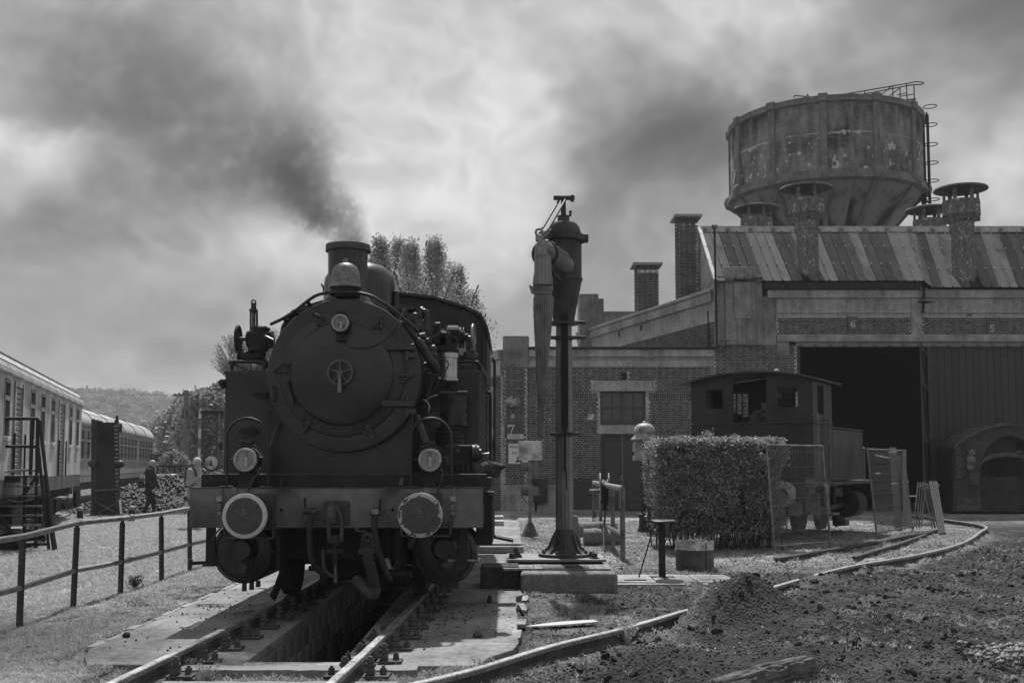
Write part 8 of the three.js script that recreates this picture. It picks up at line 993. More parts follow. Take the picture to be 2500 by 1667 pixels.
function handBones(w, dir, nrm, side, curl) { // wrist, finger direction, palm normal, side of the thumb
  const D = V(...dir).normalize(), Nn = V(...nrm).normalize(), S = V(...side).normalize(), W = V(...w), at = (a, b, c) => W.clone().addScaledVector(D, a).addScaledVector(S, b).addScaledVector(Nn, c).toArray(), B = [];
  for (const b of [-0.028, -0.009, 0.01, 0.028]) B.push(bn(at(0.0, b * 0.5, 0), at(0.085, b, 0), 0.016, 0.012));
  [[-0.029, 0.062], [-0.01, 0.076], [0.01, 0.082], [0.029, 0.074]].forEach(([b, L]) => { let p = [0.085, 0], a = curl * 0.5; for (const f of [0.45, 0.3, 0.25]) { const q = [p[0] + Math.cos(a) * L * f, p[1] + Math.sin(a) * L * f]; B.push(bn(at(p[0], b, p[1]), at(q[0], b, q[1]), 0.009, 0.0078)); p = q; a += curl; } });
  B.push(bn(at(0.02, 0.025, 0), at(0.055, 0.055, 0.012), 0.013, 0.011), bn(at(0.055, 0.055, 0.012), at(0.085, 0.062, 0.025), 0.0105, 0.009)); return B;
}
function makePerson(label, pos, turn, J, look, build) {
  const t = thing('person', label, 'person', pos, turn); const { pel, che, nec, hd } = J; const b = [], skinM = gray(0.33, { roughness: 0.6 });
  const trunk = (e) => [bn([pel[0] - 0.07, pel[1], pel[2]], [pel[0] + 0.07, pel[1], pel[2]], 0.12 + e, 0.12 + e), bn(pel, che, 0.125 + e, 0.135 + e), bn([che[0] - 0.09, che[1], che[2]], [che[0] + 0.09, che[1], che[2]], 0.125 + e, 0.125 + e), bn([J.sL[0] * 0.8, J.sL[1] - 0.01, J.sL[2]], [J.sR[0] * 0.8, J.sR[1] - 0.01, J.sR[2]], 0.075 + e), bn(che, nec, 0.12 + e, 0.06 + e)];
  const limb = (s, e) => [bn(J['s' + s], J['e' + s], 0.058 + e, 0.046 + e), bn(J['e' + s], J['w' + s], 0.044 + e, 0.031 + e)], leg = (s, e) => [bn(J['h' + s], J['k' + s], 0.088 + e, 0.06 + e), bn(J['k' + s], J['a' + s], 0.056 + e, 0.04 + e)];
  b.push(...trunk(-0.01), ...limb('L', -0.006), ...limb('R', -0.006), ...leg('L', -0.006), ...leg('R', -0.006), bn(nec, [hd[0], hd[1] - 0.06, hd[2]], 0.055, 0.052)); for (const s of ['L', 'R']) b.push(bn(J['a' + s], J['t' + s], 0.04, 0.034));
  const f = V(Math.sin(look), 0, Math.cos(look)), r = V(Math.cos(look), 0, -Math.sin(look)), H = (a, u, c) => V(...hd).addScaledVector(r, a).addScaledVector(f, c).add(V(0, u, 0)).toArray();
  const head = [bn(H(0, 0.03, -0.022), H(0, 0.025, 0.018), 0.083, 0.078), bn(H(0, -0.03, 0.02), H(0, -0.085, 0.045), 0.062, 0.036), bn(H(0, -0.01, 0.075), H(0, -0.035, 0.1), 0.012, 0.014), bn(H(-0.03, 0.02, 0.078), H(0.03, 0.02, 0.078), 0.014), bn(H(-0.02, -0.065, 0.08), H(0.02, -0.065, 0.08), 0.009), bn(H(-0.022, -0.055, 0.08), H(0.022, -0.055, 0.08), 0.008), bn(H(0.082, 0.015, -0.005), H(0.085, -0.025, -0.01), 0.012, 0.01), bn(H(-0.082, 0.015, -0.005), H(-0.085, -0.025, -0.01), 0.012, 0.01), bn(H(0, -0.05, -0.01), [nec[0], nec[1] + 0.02, nec[2]], 0.054, 0.056)];
  const parts = [skin(b, 0.013, 55), skin(head, 0.005, 130), skin(handBones(...J.handL), 0.0035, 260), skin(handBones(...J.handR), 0.0035, 260)];
  const body = mesh('body', parts, skinM, t);
  mesh('eye', [sph(0.011, ...H(-0.031, 0.006, 0.083)), sph(0.011, ...H(0.031, 0.006, 0.083))], gray(0.05, { roughness: 0.2 }), body);
  const top = skin([...trunk(build.jacket), ...limb('L', build.jacket), ...limb('R', build.jacket), bn([pel[0] - 0.07, pel[1] - build.hem, pel[2]], [pel[0] + 0.07, pel[1] - build.hem, pel[2]], 0.125 + build.jacket), bn(nec, [nec[0], nec[1] + 0.035, nec[2]], 0.062, 0.06), ...(build.hood ? [bn([nec[0] - 0.07, nec[1] + 0.015, nec[2] - 0.07], [nec[0] + 0.07, nec[1] + 0.015, nec[2] - 0.07], 0.062), bn([nec[0], nec[1] - 0.03, nec[2] - 0.09], [nec[0], nec[1] - 0.09, nec[2] - 0.12], 0.06, 0.04)] : [])], 0.013, 45); mesh(build.topName, rough(top, 0.02, 9), build.topM, t);
  mesh('trousers', rough(skin([...leg('L', 0.012), ...leg('R', 0.012), bn([pel[0] - 0.06, pel[1] - 0.02, pel[2]], [pel[0] + 0.06, pel[1] - 0.02, pel[2]], 0.118)], 0.013, 55), 0.015, 9), build.legM, t);
  for (const s of ['L', 'R']) mesh('shoe', skin([bn([J['a' + s][0], J['a' + s][1] - 0.02, J['a' + s][2]], J['t' + s], 0.05, 0.042), bn([J['a' + s][0], 0.035, J['a' + s][2]], [J['t' + s][0], 0.035, J['t' + s][2]], 0.04, 0.04)], 0.008, 90), build.shoeM, t);
  mesh('hair', rough(skin(build.hair.map(([a, u, c, r0]) => bn(H(a, u, c), H(a * 0.5, u + 0.012, c), r0, r0)), 0.006, 90), 0.012, 30), build.hairM, t);
  return { t, H, f };
}
{ // man in the dark jacket, walking to the right
  const p = GP(363, 1262, 0); const J = { pel: [0, 0.97, 0], che: [0, 1.3, 0.02], nec: [0, 1.5, 0.03], hd: [0, 1.67, 0.07], sL: [0.19, 1.44, 0.03], sR: [-0.19, 1.44, 0.02], eL: [0.23, 1.15, 0.08], wL: [0.2, 0.92, 0.22], eR: [-0.25, 1.15, -0.02], wR: [-0.24, 0.9, 0.12], hL: [0.095, 0.93, 0], hR: [-0.095, 0.93, 0], kL: [0.1, 0.5, 0.1], kR: [-0.1, 0.5, 0.0], aL: [0.1, 0.08, 0.14], aR: [-0.1, 0.08, -0.16], tL: [0.11, 0.045, 0.3], tR: [-0.12, 0.045, 0.02], handL: [[0.2, 0.91, 0.225], [0, -0.8, 0.5], [-1, 0, 0], [0, 0.4, 0.9], 0.5], handR: [[-0.24, 0.89, 0.125], [0, -0.85, 0.4], [1, 0, 0], [0, 0.4, 0.9], 0.5] };
  const { t } = makePerson('man in dark hooded jacket walking right in front of the coal heap', [p.x, 0.0, p.z], 1.68, J, -0.05, { jacket: 0.024, hem: 0.2, hood: true, topName: 'jacket', topM: gray(0.022, { roughness: 0.9 }), legM: gray(0.03, { roughness: 0.95 }), shoeM: gray(0.16, { roughness: 0.7 }), hair: [[0, 0.0, -0.055, 0.062], [0.045, -0.005, -0.035, 0.05], [-0.045, -0.005, -0.035, 0.05]], hairM: gray(0.4, { roughness: 0.8 }) });
  const bag = thing('shoulder_bag', 'dark shoulder bag hanging behind the walking man in the dark jacket', 'bag', [p.x, 0, p.z], 1.68); mesh('pouch', box(0.18, 0.24, 0.16, -0.12, 1.02, -0.24, [0, 0, 0], 0.03), gray(0.02), bag); mesh('strap', tube([[-0.12, 1.12, -0.24], [-0.16, 1.35, -0.14], [0.02, 1.52, -0.11], [0.12, 1.45, 0.11]], 0.014, 6), gray(0.02), bag);
}
{ // man in the pale pullover with a camera
  const p = GP(474, 1296, 0); const J = { pel: [0, 0.98, 0], che: [0, 1.31, 0.01], nec: [0, 1.52, 0.02], hd: [0, 1.68, 0.06], sL: [0.19, 1.46, 0.02], sR: [-0.19, 1.46, 0.02], eL: [0.3, 1.18, 0.08], wL: [0.11, 1.34, 0.27], eR: [-0.27, 1.17, 0.07], wR: [-0.09, 1.33, 0.28], hL: [0.095, 0.94, 0], hR: [-0.095, 0.94, 0], kL: [0.11, 0.5, 0.03], kR: [-0.11, 0.5, 0.02], aL: [0.12, 0.08, 0], aR: [-0.12, 0.08, -0.02], tL: [0.14, 0.045, 0.17], tR: [-0.14, 0.045, 0.15], handL: [[0.1, 1.345, 0.28], [-0.75, 0.35, 0.35], [-0.3, 0, -0.9], [0, 0.9, 0.1], 0.6], handR: [[-0.085, 1.335, 0.285], [0.75, 0.35, 0.35], [0.3, 0, -0.9], [0, 0.9, 0.1], 0.6] };
  const turn = 0.95, { t, f } = makePerson('white-haired man in pale pullover with backpack straps raising a camera behind the locomotive', [p.x, 0.0, p.z], turn, J, 0.1, { jacket: 0.016, hem: 0.1, hood: false, topName: 'pullover', topM: gray(0.3, { roughness: 0.95 }), legM: gray(0.08, { roughness: 0.95 }), shoeM: gray(0.04), hair: [[0, 0.045, -0.035, 0.077], [0.03, 0.05, 0.01, 0.06], [-0.03, 0.05, 0.01, 0.06], [0, -0.01, -0.06, 0.06]], hairM: gray(0.55, { roughness: 0.9 }) });
  const pk = thing('backpack', 'dark backpack worn by the man in the pale pullover', 'backpack', [p.x, 0, p.z], turn); mesh('sack', box(0.28, 0.42, 0.14, 0, 1.27, -0.22, [0, 0, 0], 0.05), gray(0.03), pk); for (const s of [-1, 1]) mesh('strap', tube([[s * 0.12, 1.46, -0.15], [s * 0.135, 1.565, 0.0], [s * 0.125, 1.5, 0.12], [s * 0.12, 1.38, 0.172], [s * 0.14, 1.2, 0.15], [s * 0.2, 1.1, 0.02], [s * 0.14, 1.1, -0.15]], 0.022, 6, 40), gray(0.03), pk);
  const cm = thing('camera', 'black camera held up at the chest of the man in the pale pullover', 'camera', [p.x, 0, p.z], turn); mesh('body', box(0.13, 0.085, 0.05, 0, 1.41, 0.37, [0, 0, 0], 0.012), gray(0.015, { roughness: 0.5 }), cm); mesh('lens', [cyl([0, 1.405, 0.39], [0, 1.405, 0.49], 0.034, 0.036, 20)], gray(0.02, { roughness: 0.4 }), cm); mesh('prism', box(0.05, 0.03, 0.045, 0, 1.462, 0.37, [0, 0, 0], 0.008), gray(0.015), cm);
}

// ================= PLANTS AND LOOSE GROUND COVER =================
const qEul = (x, y, z) => new THREE.Quaternion().setFromEuler(new THREE.Euler(x, y, z, 'YXZ'));
function instanced(name, geo, mat, list, parent, tint) { const im = new THREE.InstancedMesh(geo.attributes.uv ? geo : boxUV(geo), mat, list.length); list.forEach((m, i) => { im.setMatrixAt(i, m); if (tint) { const v = tint(i); im.setColorAt(i, new THREE.Color(v, v, v)); } }); im.name = name; im.castShadow = im.receiveShadow = true; im.userData.kind = 'stuff'; (parent || scene).add(im); return im; }
const M4 = (p, q, s) => new THREE.Matrix4().compose(p, q, s.isVector3 ? s : V(s, s, s));
function leafCluster(n, spread, len, wid, up = 0.3) { const pos = []; for (let i = 0; i < n; i++) { const c = V(rr(-1, 1), rr(-1, 1), rr(-1, 1)).multiplyScalar(spread), d = V(rr(-1, 1), rr(-1, 1) + up, rr(-1, 1)).normalize(), s = V(rr(-1, 1), rr(-1, 1), rr(-1, 1)).cross(d).normalize(), L = len * rr(0.7, 1.2), w = wid * rr(0.7, 1.2), nn = d.clone().cross(s).multiplyScalar(w * 0.35); const a = c, m1 = c.clone().addScaledVector(d, L * 0.5).addScaledVector(s, w), m2 = c.clone().addScaledVector(d, L * 0.5).addScaledVector(s, -w), b = c.clone().addScaledVector(d, L).add(nn); for (const q of [a, m1, b, a, b, m2]) pos.push(q.x, q.y, q.z); } const g = new THREE.BufferGeometry(); g.setAttribute('position', new THREE.Float32BufferAttribute(pos, 3)); g.computeVertexNormals(); return g; }
const leafMat = (v, tr = 0.35, r = 0.6) => new THREE.MeshPhysicalMaterial({ color: new THREE.Color(v, v, v), roughness: r, transmission: tr, thickness: 0, side: THREE.DoubleSide, ior: 1.4 });
const ground = (x, z) => landHeight(x, z);
const seen = (x, d, m = 0.05) => Math.abs(x / d) < 0.48 + m;
// ---- grass ----
{
  const blade = (h, w, lean, a) => { const d = V(Math.cos(a), 0, Math.sin(a)), s = V(-d.z, 0, d.x).multiplyScalar(w), b = d.clone().multiplyScalar(rr(0, 0.03)); const p0 = b.clone().add(s), p1 = b.clone().sub(s), m0 = b.clone().addScaledVector(d, lean * 0.35).add(V(0, h * 0.6, 0)).addScaledVector(s, 0.7), m1 = b.clone().addScaledVector(d, lean * 0.35).add(V(0, h * 0.6, 0)).addScaledVector(s, -0.7), t = b.clone().addScaledVector(d, lean).add(V(0, h, 0)); return [p0, p1, m1, p0, m1, m0, m0, m1, t].flatMap((q) => [q.x, q.y, q.z]); };
  const tuft = (n, h, w) => { const pos = []; for (let i = 0; i < n; i++) pos.push(...blade(h * rr(0.5, 1.1), w, h * rr(0.2, 0.9), rr(0, 6.283))); const g = new THREE.BufferGeometry(); g.setAttribute('position', new THREE.Float32BufferAttribute(pos, 3)); g.computeVertexNormals(); return g; };
  const gm = leafMat(0.52, 0.45, 0.8);
  const lawn = []; for (let k = 0; k < 400000 && lawn.length < 62000; k++) { const d = 6.8 + 29 * Math.pow(rnd(), 1.7), x = rr(-17, -2.8); if (!seen(x, d)) continue; const edge = -3.8 - 0.12 * fbm2(d * 4, 1, 3, 5); if (x > edge && d > 9.1 && rnd() > sstep(10.0, 9.1, d - 0.4 * (fbm2(x * 3, d, 3, 8) - 0.5))) continue; if (x > -2.85 && d < 9.9) continue; const t = landTone(x, -d); if (t < 0.12 && rnd() < 0.75) continue; if (fbm2(x * 1.5, d * 1.5, 3, 77) < 0.36 && rnd() < 0.6) continue; const s = rr(0.45, 1.0) * (1 + d / 50); lawn.push(M4(V(x, ground(x, -d) - 0.005, -d), qEul(0, rr(0, 6), 0), V(s * 1.3, s * rr(0.5, 1), s * 1.3))); }
  tag(instanced('lawn_grass', tuft(9, 0.055, 0.004), gm, lawn, null, () => rr(0.72, 1.08)), 'short pale grass of the lawn on the left', 'grass', null, 'stuff');
  const other = [];
  for (let k = 0; k < 200000 && other.length < 26000; k++) { const d = 6.8 + 26 * Math.pow(rnd(), 1.5), x = rr(-3.3, 12); if (!seen(x, d)) continue; let p = 0; const n = fbm2(x * 1.3 + 3, d * 1.3, 4, 88); if (d < 9.0 && x < -0.55) p = n > 0.4 ? 1 : 0.6; else if (x > -0.6 && x < 0.5 && d < 10.2) p = n > 0.34 ? 1 : 0.3; else if (x > 0.12 && d < 13.8) p = n > 0.55 ? 0.8 : 0.05; else if (d > 16 && x > 0.2 && d < 31) p = n > 0.5 ? 0.5 : 0.12; if (x > railX(d) + 0.15 && d > 8) p *= n > 0.62 ? 0.3 : 0.05; if (x > -3.85 && x < 0.14 && d > (x > -1 ? 9.25 : 8.95)) p = 0; if (x > -0.5 && x < 1.4 && d > 13.8 && d < 16.5) p = 0; if (rnd() > p) continue; const s = rr(0.35, 0.9) * (1 + d / 60); other.push(M4(V(x, ground(x, -d) - 0.005, -d), qEul(0, rr(0, 6), 0), V(s, s * rr(0.5, 1.1), s))); }
  tag(instanced('yard_grass', tuft(8, 0.06, 0.0045), gm, other, null, () => rr(0.4, 1.1)), 'patchy grass between the rails and over the yard on the right', 'grass', null, 'stuff');
  // taller weeds one can tell apart
  const weed = (px, py, h, n, lab, w = 0.006, v = 0.16) => { const c = GP(px, py, 0.02), t = thing('weed_clump', lab, 'weed', [c.x, ground(c.x, c.z), c.z]); const b = []; for (let i = 0; i < n; i++) b.push(...blade(h * rr(0.5, 1), w, h * rr(0.05, 0.6), rr(0, 6.283))); const g = new THREE.BufferGeometry(); g.setAttribute('position', new THREE.Float32BufferAttribute(b, 3)); g.computeVertexNormals(); mesh('stems', boxUV(g), leafMat(v, 0.35, 0.7), t); const lc = []; for (let i = 0; i < n; i++) { const q = leafCluster(5, 0.012, 0.022, 0.008); q.translate(rr(-0.1, 0.1), h * rr(0.2, 0.8), rr(-0.06, 0.06)); lc.push(q); } mesh('leaves', lc, leafMat(v * 1.5, 0.35, 0.6), t).userData.kind = 'stuff'; };
  weed(328, 1434, 0.2, 70, 'dark upright tuft of grass between the third and fourth railing posts', 0.005, 0.07); weed(470, 1622, 0.17, 34, 'leafy weed against the left rail just in front of the pit', 0.004, 0.25); weed(520, 1612, 0.12, 26, 'low weed on the lip between left rail and pit', 0.004, 0.25); weed(505, 1650, 0.16, 40, 'leafy weed between the rails at the bottom edge', 0.004, 0.28); weed(940, 1612, 0.09, 26, 'weed growing around the front chairs of the right rail', 0.004, 0.25); weed(1530, 1566, 0.24, 42, 'dry pale grass tuft in front of the curved rail', 0.005, 0.42); weed(1425, 1630, 0.12, 24, 'small weed on the soil beneath the curved rail', 0.004, 0.25); weed(1180, 1640, 0.15, 30, 'weed at the foot of the curved rail near the bottom edge', 0.004, 0.28);
}
// ---- stones, leaves and coal bits ----
{
  const stone = rough(fin(new THREE.IcosahedronGeometry(1, 1)), 0.8, 0.9), A = [], Bb = [], Cc = [];
  for (let k = 0; k < 120000 && A.length < 17000; k++) { const d = 6.9 + 15 * Math.pow(rnd(), 1.3), x = rr(-0.6, 12); if (!seen(x, d)) continue; if (x < 0.15 && d > 8.95) continue; if (x < 1.4 && d > 13.7) continue; if (landTone(x, -d) > 0.12 && rnd() < 0.6) continue; const s = rr(0.004, 0.013) * (rnd() < 0.03 ? 2.2 : 1); A.push(M4(V(x, ground(x, -d) + s * 0.3, -d), qEul(rr(0, 6), rr(0, 6), rr(0, 6)), V(s, s * 0.7, s))); }
  tag(instanced('gravel', stone, gray(0.085, { map: re(T.fine, 3), roughness: 0.95 }), A, null, () => rnd() < 0.12 ? rr(1.5, 3.2) : rr(0.45, 1.3)), 'dark gravel and clods strewn over the dug soil in front', 'gravel', null, 'stuff');
  { const K = []; for (let k = 0; k < 9000 && K.length < 480; k++) { const d = 7 + 13 * rnd(), x = railX(d) + rr(-0.4, 7); if (!seen(x, d) || (x < 0.3 && d > 8.9)) continue; if (fbm2(x * 1.6, d * 1.6, 3, 97) < 0.52) continue; const s = rr(0.012, 0.042); K.push(M4(V(x, ground(x, -d) + s * 0.15, -d), qEul(rr(0, 6), rr(0, 6), rr(0, 6)), V(s * rr(0.8, 1.6), s * 0.7, s))); } tag(instanced('clods', stone, gray(0.05, { map: re(T.fine, 3), roughness: 1 }), K, null, () => rr(0.5, 1.3)), 'clods of dark earth heaped over the dug ground', 'soil', null, 'stuff'); }
  const lf = leafCluster(1, 0, 0.05, 0.014); lf.rotateX(-0.9); for (let k = 0; k < 40000 && Bb.length < 5200; k++) { const d = 9 + 17 * rnd(), x = rr(0.3, 11); if (!seen(x, d)) continue; if (x < 1.5 && d > 13.7 && d < 16.6) continue; if (d < 14 && rnd() < 0.6) continue; Bb.push(M4(V(x, ground(x, -d) + 0.01, -d), qEul(rr(-0.5, 0.5), rr(0, 6), rr(-0.5, 0.5)), rr(0.6, 1.4))); }
  tag(instanced('dead_leaves', lf, gray(0.3, { side: THREE.DoubleSide }), Bb, null, () => rr(0.3, 1.05)), 'dead leaves scattered over the gravel around the hedge', 'leaves', null, 'stuff');
  for (let k = 0; k < 20000 && Cc.length < 300; k++) { const left = rnd() < 0.35, d = left ? rr(9.4, 15) : rr(9.5, 15.5), x = left ? rr(-3.7, -2.75) : -1.0 + 1.05 * rnd() ** 1.4; const dens = left ? (Math.abs(d - 12.2) < 0.5 ? 1 : 0.2) : sstep(2.2, 0.3, Math.abs(d - 11.9)) * sstep(0.2, -0.9, x); if (rnd() > dens + 0.04) continue; const s = rr(0.004, 0.011); Cc.push(M4(V(x, s * 0.5, -d), qEul(rr(0, 6), rr(0, 6), rr(0, 6)), s)); }
  tag(instanced('coal_crumbs', stone, gray(0.02, { roughness: 0.6 }), Cc), 'coal crumbs spilled over the concrete slabs', 'coal crumbs', null, 'stuff');
  const lump = (px, py, s, sy2, lab, cat, v) => { const q = GP(px, py, 0); tag(mesh('lump', rough(fin(new THREE.IcosahedronGeometry(1, 2)), 0.5, 1.2).scale(s, sy2, s).translate(q.x, sy2 * 0.7, q.z), gray(v, { roughness: 0.7, map: re(T.fine, 3) })), lab, cat); };
  lump(1195, 1472, 0.03, 0.055, 'upright coal lump alone on the right slab', 'coal lump', 0.02); lump(1166, 1556, 0.045, 0.035, 'round stone at the corner of the engine shadow on the right slab', 'stone', 0.1); lump(307, 1556, 0.035, 0.03, 'dark round stone on the grass edge of the left slab', 'stone', 0.03);
  // rough-barked log at the lower right corner
  { const a = GP(1735, 1680, 0.02), b = GP(1930, 1612, 0.1); const L = 1.0, g = new THREE.CylinderGeometry(0.12, 0.13, L, 90, 60, false); const p = g.attributes.position; for (let i = 0; i < p.count; i++) { const x = p.getX(i), y = p.getY(i), z = p.getZ(i), an = Math.atan2(z, x), gr = Math.max(0, 0.14 - Math.abs(fbm2(an * 7 + 30, y * 3, 3, 991) - 0.5) * 1.6) * 0.16 + Math.abs(fbm2(an * 16 + 3, y * 6, 3, 997) - 0.5) * 0.03, lo = 0.06 * (fbm2(an * 2 + 9, y * 2, 3, 993) - 0.5), k = 1 + (lo - gr * 0.9) / 0.12 * (Math.abs(y) > L / 2 - 0.001 && Math.hypot(x, z) < 0.1 ? 0 : 1); p.setXYZ(i, x * k, y, z * k); } g.rotateZ(Math.PI / 2); g.rotateY(0.62); g.rotateZ(0.06); g.translate(a.x + 0.42, 0.03, a.z - 0.12); g.computeVertexNormals(); tag(mesh('log', fin(g), gray(0.15, { map: re(T.grain, 3), roughness: 1, bumpMap: re(T.grain, 3), bumpScale: 0.012 })), 'rough-barked weathered log at the lower right corner', 'log'); const q = GP(2360, 1538, 0.05); tag(mesh('stick', rough(cyl([q.x - 0.16, q.y, q.z], [q.x + 0.18, q.y - 0.01, q.z + 0.04], 0.02, 0.012, 10), 0.02, 8), M.rust), 'dark flat stick on the soil at the right', 'stick'); const rk = GP(2440, 1640, 0.05); tag(mesh('rubble', Array.from({ length: 170 }, () => { const g2 = rough(fin(new THREE.IcosahedronGeometry(1, 1)), 0.9, 0.9); const s = rr(0.012, 0.03); return g2.scale(s, s * 0.6, s).translate(rk.x + rr(-0.15, 0.7), ground(rk.x, rk.z) + 0.01 + 0.09 * rnd(), rk.z + rr(-0.4, 0.3)); }), gray(0.38, { map: re(T.fine, 2) })), 'pale broken rubble at the bottom right edge', 'rubble', null, 'stuff'); }
}
// ---- clipped hedge ----
{
  const t = thing('hedge', 'clipped box-shaped hedge with bright top and bare stems behind the half barrel', 'hedge', [3.99, 0, -21.4]); const W = 1.22, D = 0.95, y0 = 0.62, y1 = 2.08, cl = [leafCluster(11, 0.07, 0.066, 0.017), leafCluster(11, 0.07, 0.066, 0.017)], lists = [[], []];
  const put = (x, y, z) => { const bump = 1 + 0.11 * (fbm2(x * 2.2 + y * 1.7, z * 2.2 + y, 3, 61) - 0.5); lists[rnd() < 0.5 ? 0 : 1].push(M4(V(x * bump, y, z * bump), qEul(rr(0, 6), rr(0, 6), rr(0, 6)), rr(0.7, 1.25))); };
  for (let i = 0; i < 11500; i++) { const f = rnd(); let x, y, z; if (f < 0.42) { x = rr(-W, W); y = rr(x > -0.4 ? 0.42 : y0 - 0.1, y1); z = D - Math.abs(rr(0, 0.14)); } else if (f < 0.66) { x = rr(-W, W); z = rr(-D, D); y = y1 - Math.abs(rr(0, 0.1)); } else if (f < 0.86) { const s = rnd() < 0.6 ? -1 : 1; x = s * (W - Math.abs(rr(0, 0.14))); y = rr(y0 - 0.05, y1); z = rr(-D, D); } else { x = rr(-W, W) * 0.9; y = rr(y0, y1 - 0.1); z = rr(-D, D) * 0.9; } const ex = Math.max(0, Math.abs(x) - W + 0.18), ez = Math.max(0, Math.abs(z) - D + 0.18), ey = Math.max(0, y - y1 + 0.15); if (ex * ex + ez * ez + ey * ey > 0.18 * 0.18) continue; if (y < y0 + 0.5 * (fbm2(x * 2.6, z * 2.6, 3, 63) - 0.35)) continue; if (fbm3(x * 2.6, y * 2.6, z * 2.6, 3, 67) < 0.36) continue; put(x, y, z); }
  for (let i = 0; i < 1700; i++) { const x = rr(-W, W), z = rr(-D, D) * 0.95, lo = 0.1 + 0.5 * fbm2(x * 2.2 + 4, z * 2.2, 3, 69) * (x < -0.5 ? 1.3 : 0.8); put(x, rr(lo, 0.7), z); }
  for (let i = 0; i < 120; i++) { const q = [[-0.1, 0], [-0.65, 0.2], [0.5, -0.3]][i % 3]; put(q[0] + rr(-0.05, 0.05), y1 + rr(0, i % 3 ? 0.08 : 0.16), q[1] + rr(-0.05, 0.05)); }
  { const ys = []; for (let i = 0; i < 1500; i++) { const e = i % 5 === 0, x = e ? -W + rr(-0.04, 0.05) : rr(-W, W), y = e ? rr(0.8, y1) : y1 + rr(-0.06, 0.05) + 0.05 * (fbm2(x * 3, 5, 3, 65) - 0.5), z = rr(-D, D); ys.push(M4(V(x, y, z), qEul(rr(-0.5, 0.5), rr(0, 6), rr(-0.5, 0.5)), rr(0.5, 0.9))); } instanced('sun_painted_leaves', leafCluster(7, 0.04, 0.07, 0.015, 1.2), leafMat(0.52, 0.45, 0.6), ys, t, () => rr(0.7, 1.2)); }  // paler leaf colour paints the sunlit rim on the top and left edge
  const lm = leafMat(0.36, 0.45, 0.5); cl.forEach((g, i) => instanced('foliage', g, lm, lists[i], t, () => rr(0.35, 1.45)));
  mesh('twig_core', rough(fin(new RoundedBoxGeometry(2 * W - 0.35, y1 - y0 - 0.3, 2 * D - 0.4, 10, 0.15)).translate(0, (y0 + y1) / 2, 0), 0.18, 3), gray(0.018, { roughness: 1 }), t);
  const st = []; for (let i = 0; i < 95; i++) { const x = rr(-W, W) * 0.97, z = rr(-D, D) * 0.9; st.push(tube([[x, -0.02, z], [x + rr(-0.08, 0.08), 0.35, z + rr(-0.05, 0.05)], [x + rr(-0.22, 0.22), 0.85, z + rr(-0.1, 0.1)]], rr(0.008, 0.018), 5, 8)); } mesh('stem', st, gray(0.035, { roughness: 0.95 }), t).userData.kind = 'stuff';
}
// ---- trees ----
function tree(label, base, h, crown, n, leaf, mat, group, opt = {}) { // crown(u, k) -> offset from the trunk for height share u
  const t = thing(opt.name || 'tree', label, 'tree', base, 0, group); const wood = gray(0.1, { roughness: 1 }); const limbs = [], tips = [];
  mesh('trunk', cyl([0, -0.5, 0], [rr(-0.2, 0.2), h * 0.8, 0], h * 0.02, h * 0.006, 8), wood, t);
  const nb = opt.limbs || 26; for (let i = 0; i < nb; i++) { const u = 0.2 + 0.72 * i / nb, a = i * 2.4, r = crown(u) * rr(0.7, 1), p0 = V(0, h * u * 0.85, 0), p2 = V(Math.cos(a) * r, h * Math.min(1, u + rr(0.06, 0.14)), Math.sin(a) * r), p1 = p0.clone().lerp(p2, 0.5).add(V(0, -h * 0.01, 0)); limbs.push(tube([p0, p1, p2], h * 0.0035, 4, 6)); tips.push([p1, p2]); } mesh('limb', limbs, wood, t).userData.kind = 'stuff';
  const L = [[], []]; for (let i = 0; i < n; i++) { const u = rr(opt.low ?? 0.15, 1), a = rr(0, 6.283), r0 = crown(u), r = r0 * Math.sqrt(rnd()); const p = V(Math.cos(a) * r, h * u, Math.sin(a) * r); if (fbm3(p.x * opt.clump, p.y * opt.clump * 0.7, p.z * opt.clump, 3, 43) < (opt.gap ?? 0.46)) continue; L[i % 2].push(M4(p, qEul(rr(0, 6), rr(0, 6), rr(0, 6)), rr(0.6, 1.3))); }
  L.forEach((l, i) => instanced('crown', leaf[i], mat, l, t, () => rr(0.5, 1.4))); return t;
}
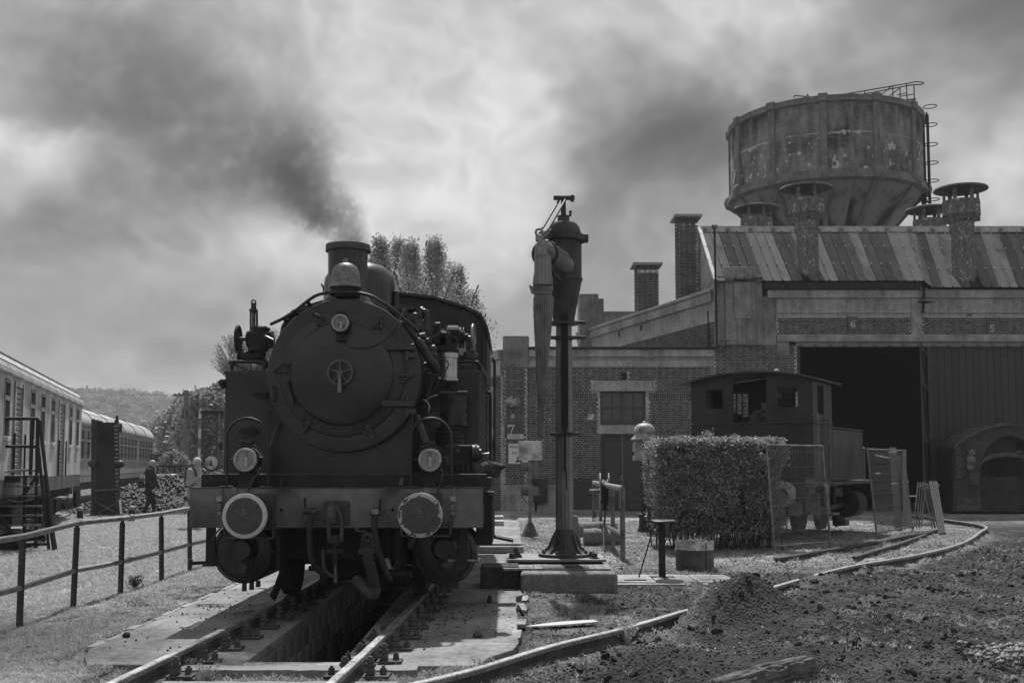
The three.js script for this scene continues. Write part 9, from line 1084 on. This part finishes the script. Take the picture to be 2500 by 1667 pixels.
{
  const lf = [leafCluster(10, 0.42, 0.19, 0.07), leafCluster(10, 0.42, 0.19, 0.07)], lm = leafMat(0.42, 0.5, 0.85), pop = (w) => (u) => w * (u > 0.85 ? Math.max(0.06, (1 - u) / 0.15 * 0.55 + 0.05) : 0.55 + 0.45 * Math.sin(Math.min(1, u / 0.7) * 2.2));
  const at = (px, d) => { const q = P(px, 1133, d); return [q.x, 0, -d]; }, hh = (py, d) => P(1250, py, d).y;
  for (const [px, py, d, w, n, lab] of [[922, 588, 72, 1.7, 1500, 'tall poplar directly right of the engine chimney'], [968, 592, 75, 1.7, 1500, 'tall poplar behind the steam dome, second from the chimney'], [1000, 596, 70, 1.5, 1300, 'tall poplar in the middle of the clump behind the cab'], [1058, 592, 72, 1.9, 1700, 'tall poplar with the sharp tip right of the gap in the clump'], [1112, 656, 74, 1.7, 1300, 'shorter poplar on the sloping right side of the clump'], [1150, 720, 76, 1.6, 1000, 'shortest rounded tree at the right end of the clump behind the cab']]) tree(lab, at(px, d), hh(py, d), pop(w), n, lf, lm, 'poplar clump behind the locomotive', { name: 'poplar_tree', clump: 0.95, gap: 0.5, low: 0.3 });
  // budding tree left of the boiler: fan of fine twigs
  { const d = 60, t = thing('budding_tree', 'broad budding tree with fine upright twigs left of the boiler', 'tree', at(632, d)); const h = hh(782, d), g = [], lv = []; const grow = (p, dir, len, r, lev) => { const e = p.clone().addScaledVector(dir, len); g.push(cyl(p, e, r, r * 0.6, 4, true)); if (lev >= 5) { lv.push(M4(e, qEul(rr(0, 6), rr(0, 6), rr(0, 6)), rr(0.5, 1.2))); return; } const n = lev < 1 ? 6 : 4; for (let i = 0; i < n; i++) { const nd = dir.clone().multiplyScalar(1.05).add(V(rr(-1, 1), rr(0.0, 0.8), rr(-1, 1)).multiplyScalar(lev < 2 ? 0.62 : 0.5)).normalize(); grow(e.clone().lerp(p, rr(0, 0.35)), nd, len * rr(0.66, 0.86), Math.max(0.012, r * 0.6), lev + 1); } }; grow(V(0, -0.3, 0), V(0, 1, 0), h * 0.3, 0.24, 0); mesh('branches', g, gray(0.22, { roughness: 1 }), t).userData.kind = 'stuff'; const b1 = [leafCluster(7, 0.16, 0.14, 0.05)]; instanced('buds', b1[0], leafMat(0.42, 0.45, 0.7), lv, t, () => rr(0.6, 1.3)); }
  // paler trees and bushes in the middle distance
  const dome = (w) => (u) => w * Math.sqrt(Math.max(0.02, 1 - ((u - 0.5) / 0.52) ** 2)), lm2 = leafMat(0.32, 0.45, 0.7), lf2 = [leafCluster(12, 0.45, 0.34, 0.14), leafCluster(12, 0.45, 0.34, 0.14)];
  for (const [px, py, d, w, n, lab] of [[395, 1035, 120, 4.2, 1200, 'pale round tree beyond the end of the second coach'], [432, 1012, 110, 3.4, 1200, 'taller pale tree left of the utility pole'], [476, 975, 92, 3.0, 1300, 'pale tree just right of the utility pole'], [515, 960, 88, 3.2, 1300, 'pale tree behind the barred frame'], [452, 1060, 98, 2.6, 800, 'small pale tree behind the utility pole foot'], [560, 940, 90, 3.4, 1000, 'pale tree behind the left side tank'], [600, 960, 92, 3.4, 900, 'pale tree behind the boiler, mostly hidden']]) tree(lab, at(px, d), hh(py, d), dome(w), n, lf2, lm2, 'pale trees beyond the yard', { name: 'distant_tree', clump: 0.5, gap: 0.42, low: 0.05, limbs: 12 });
  tree('low round pale bush beyond the iron railing', at(425, 56), hh(1106, 56), dome(0.95), 700, [leafCluster(10, 0.12, 0.12, 0.05), leafCluster(10, 0.12, 0.12, 0.05)], leafMat(0.34, 0.4, 0.7), null, { name: 'bush', clump: 1.5, gap: 0.35, low: 0.02, limbs: 8 });
  // the wood on the hills: one mass
  { const big = leafCluster(50, 2.4, 1.5, 0.6), L = []; for (let i = 0; i < 4200; i++) { const x = rr(-330, 0), z = -rr(420, 700), t = (-420 - z) / 320, hx = 20 + 20 * sstep(-100, -250, x) - 10 * sstep(-85, 15, x), y = -1 + sstep(0, 0.75, t) * hx; if (Math.abs(x / z) > 0.52) continue; const s = rr(0.7, 1.5); L.push(M4(V(x, y + 2.4 * s, z), qEul(rr(-0.3, 0.3), rr(0, 6), rr(-0.3, 0.3)), V(s, s * rr(0.9, 1.5), s))); } tag(instanced('woods', big, leafMat(0.25, 0.35, 0.8), L, null, () => rr(0.6, 1.4)), 'wood covering the far hills', 'woods', null, 'stuff'); }
}

const renderer = new THREE.WebGLRenderer({ antialias: true });
renderer.toneMapping = THREE.LinearToneMapping;
renderer.toneMappingExposure = EXPOSURE;
renderer.shadowMap.enabled = true;
renderer.render(scene, camera);
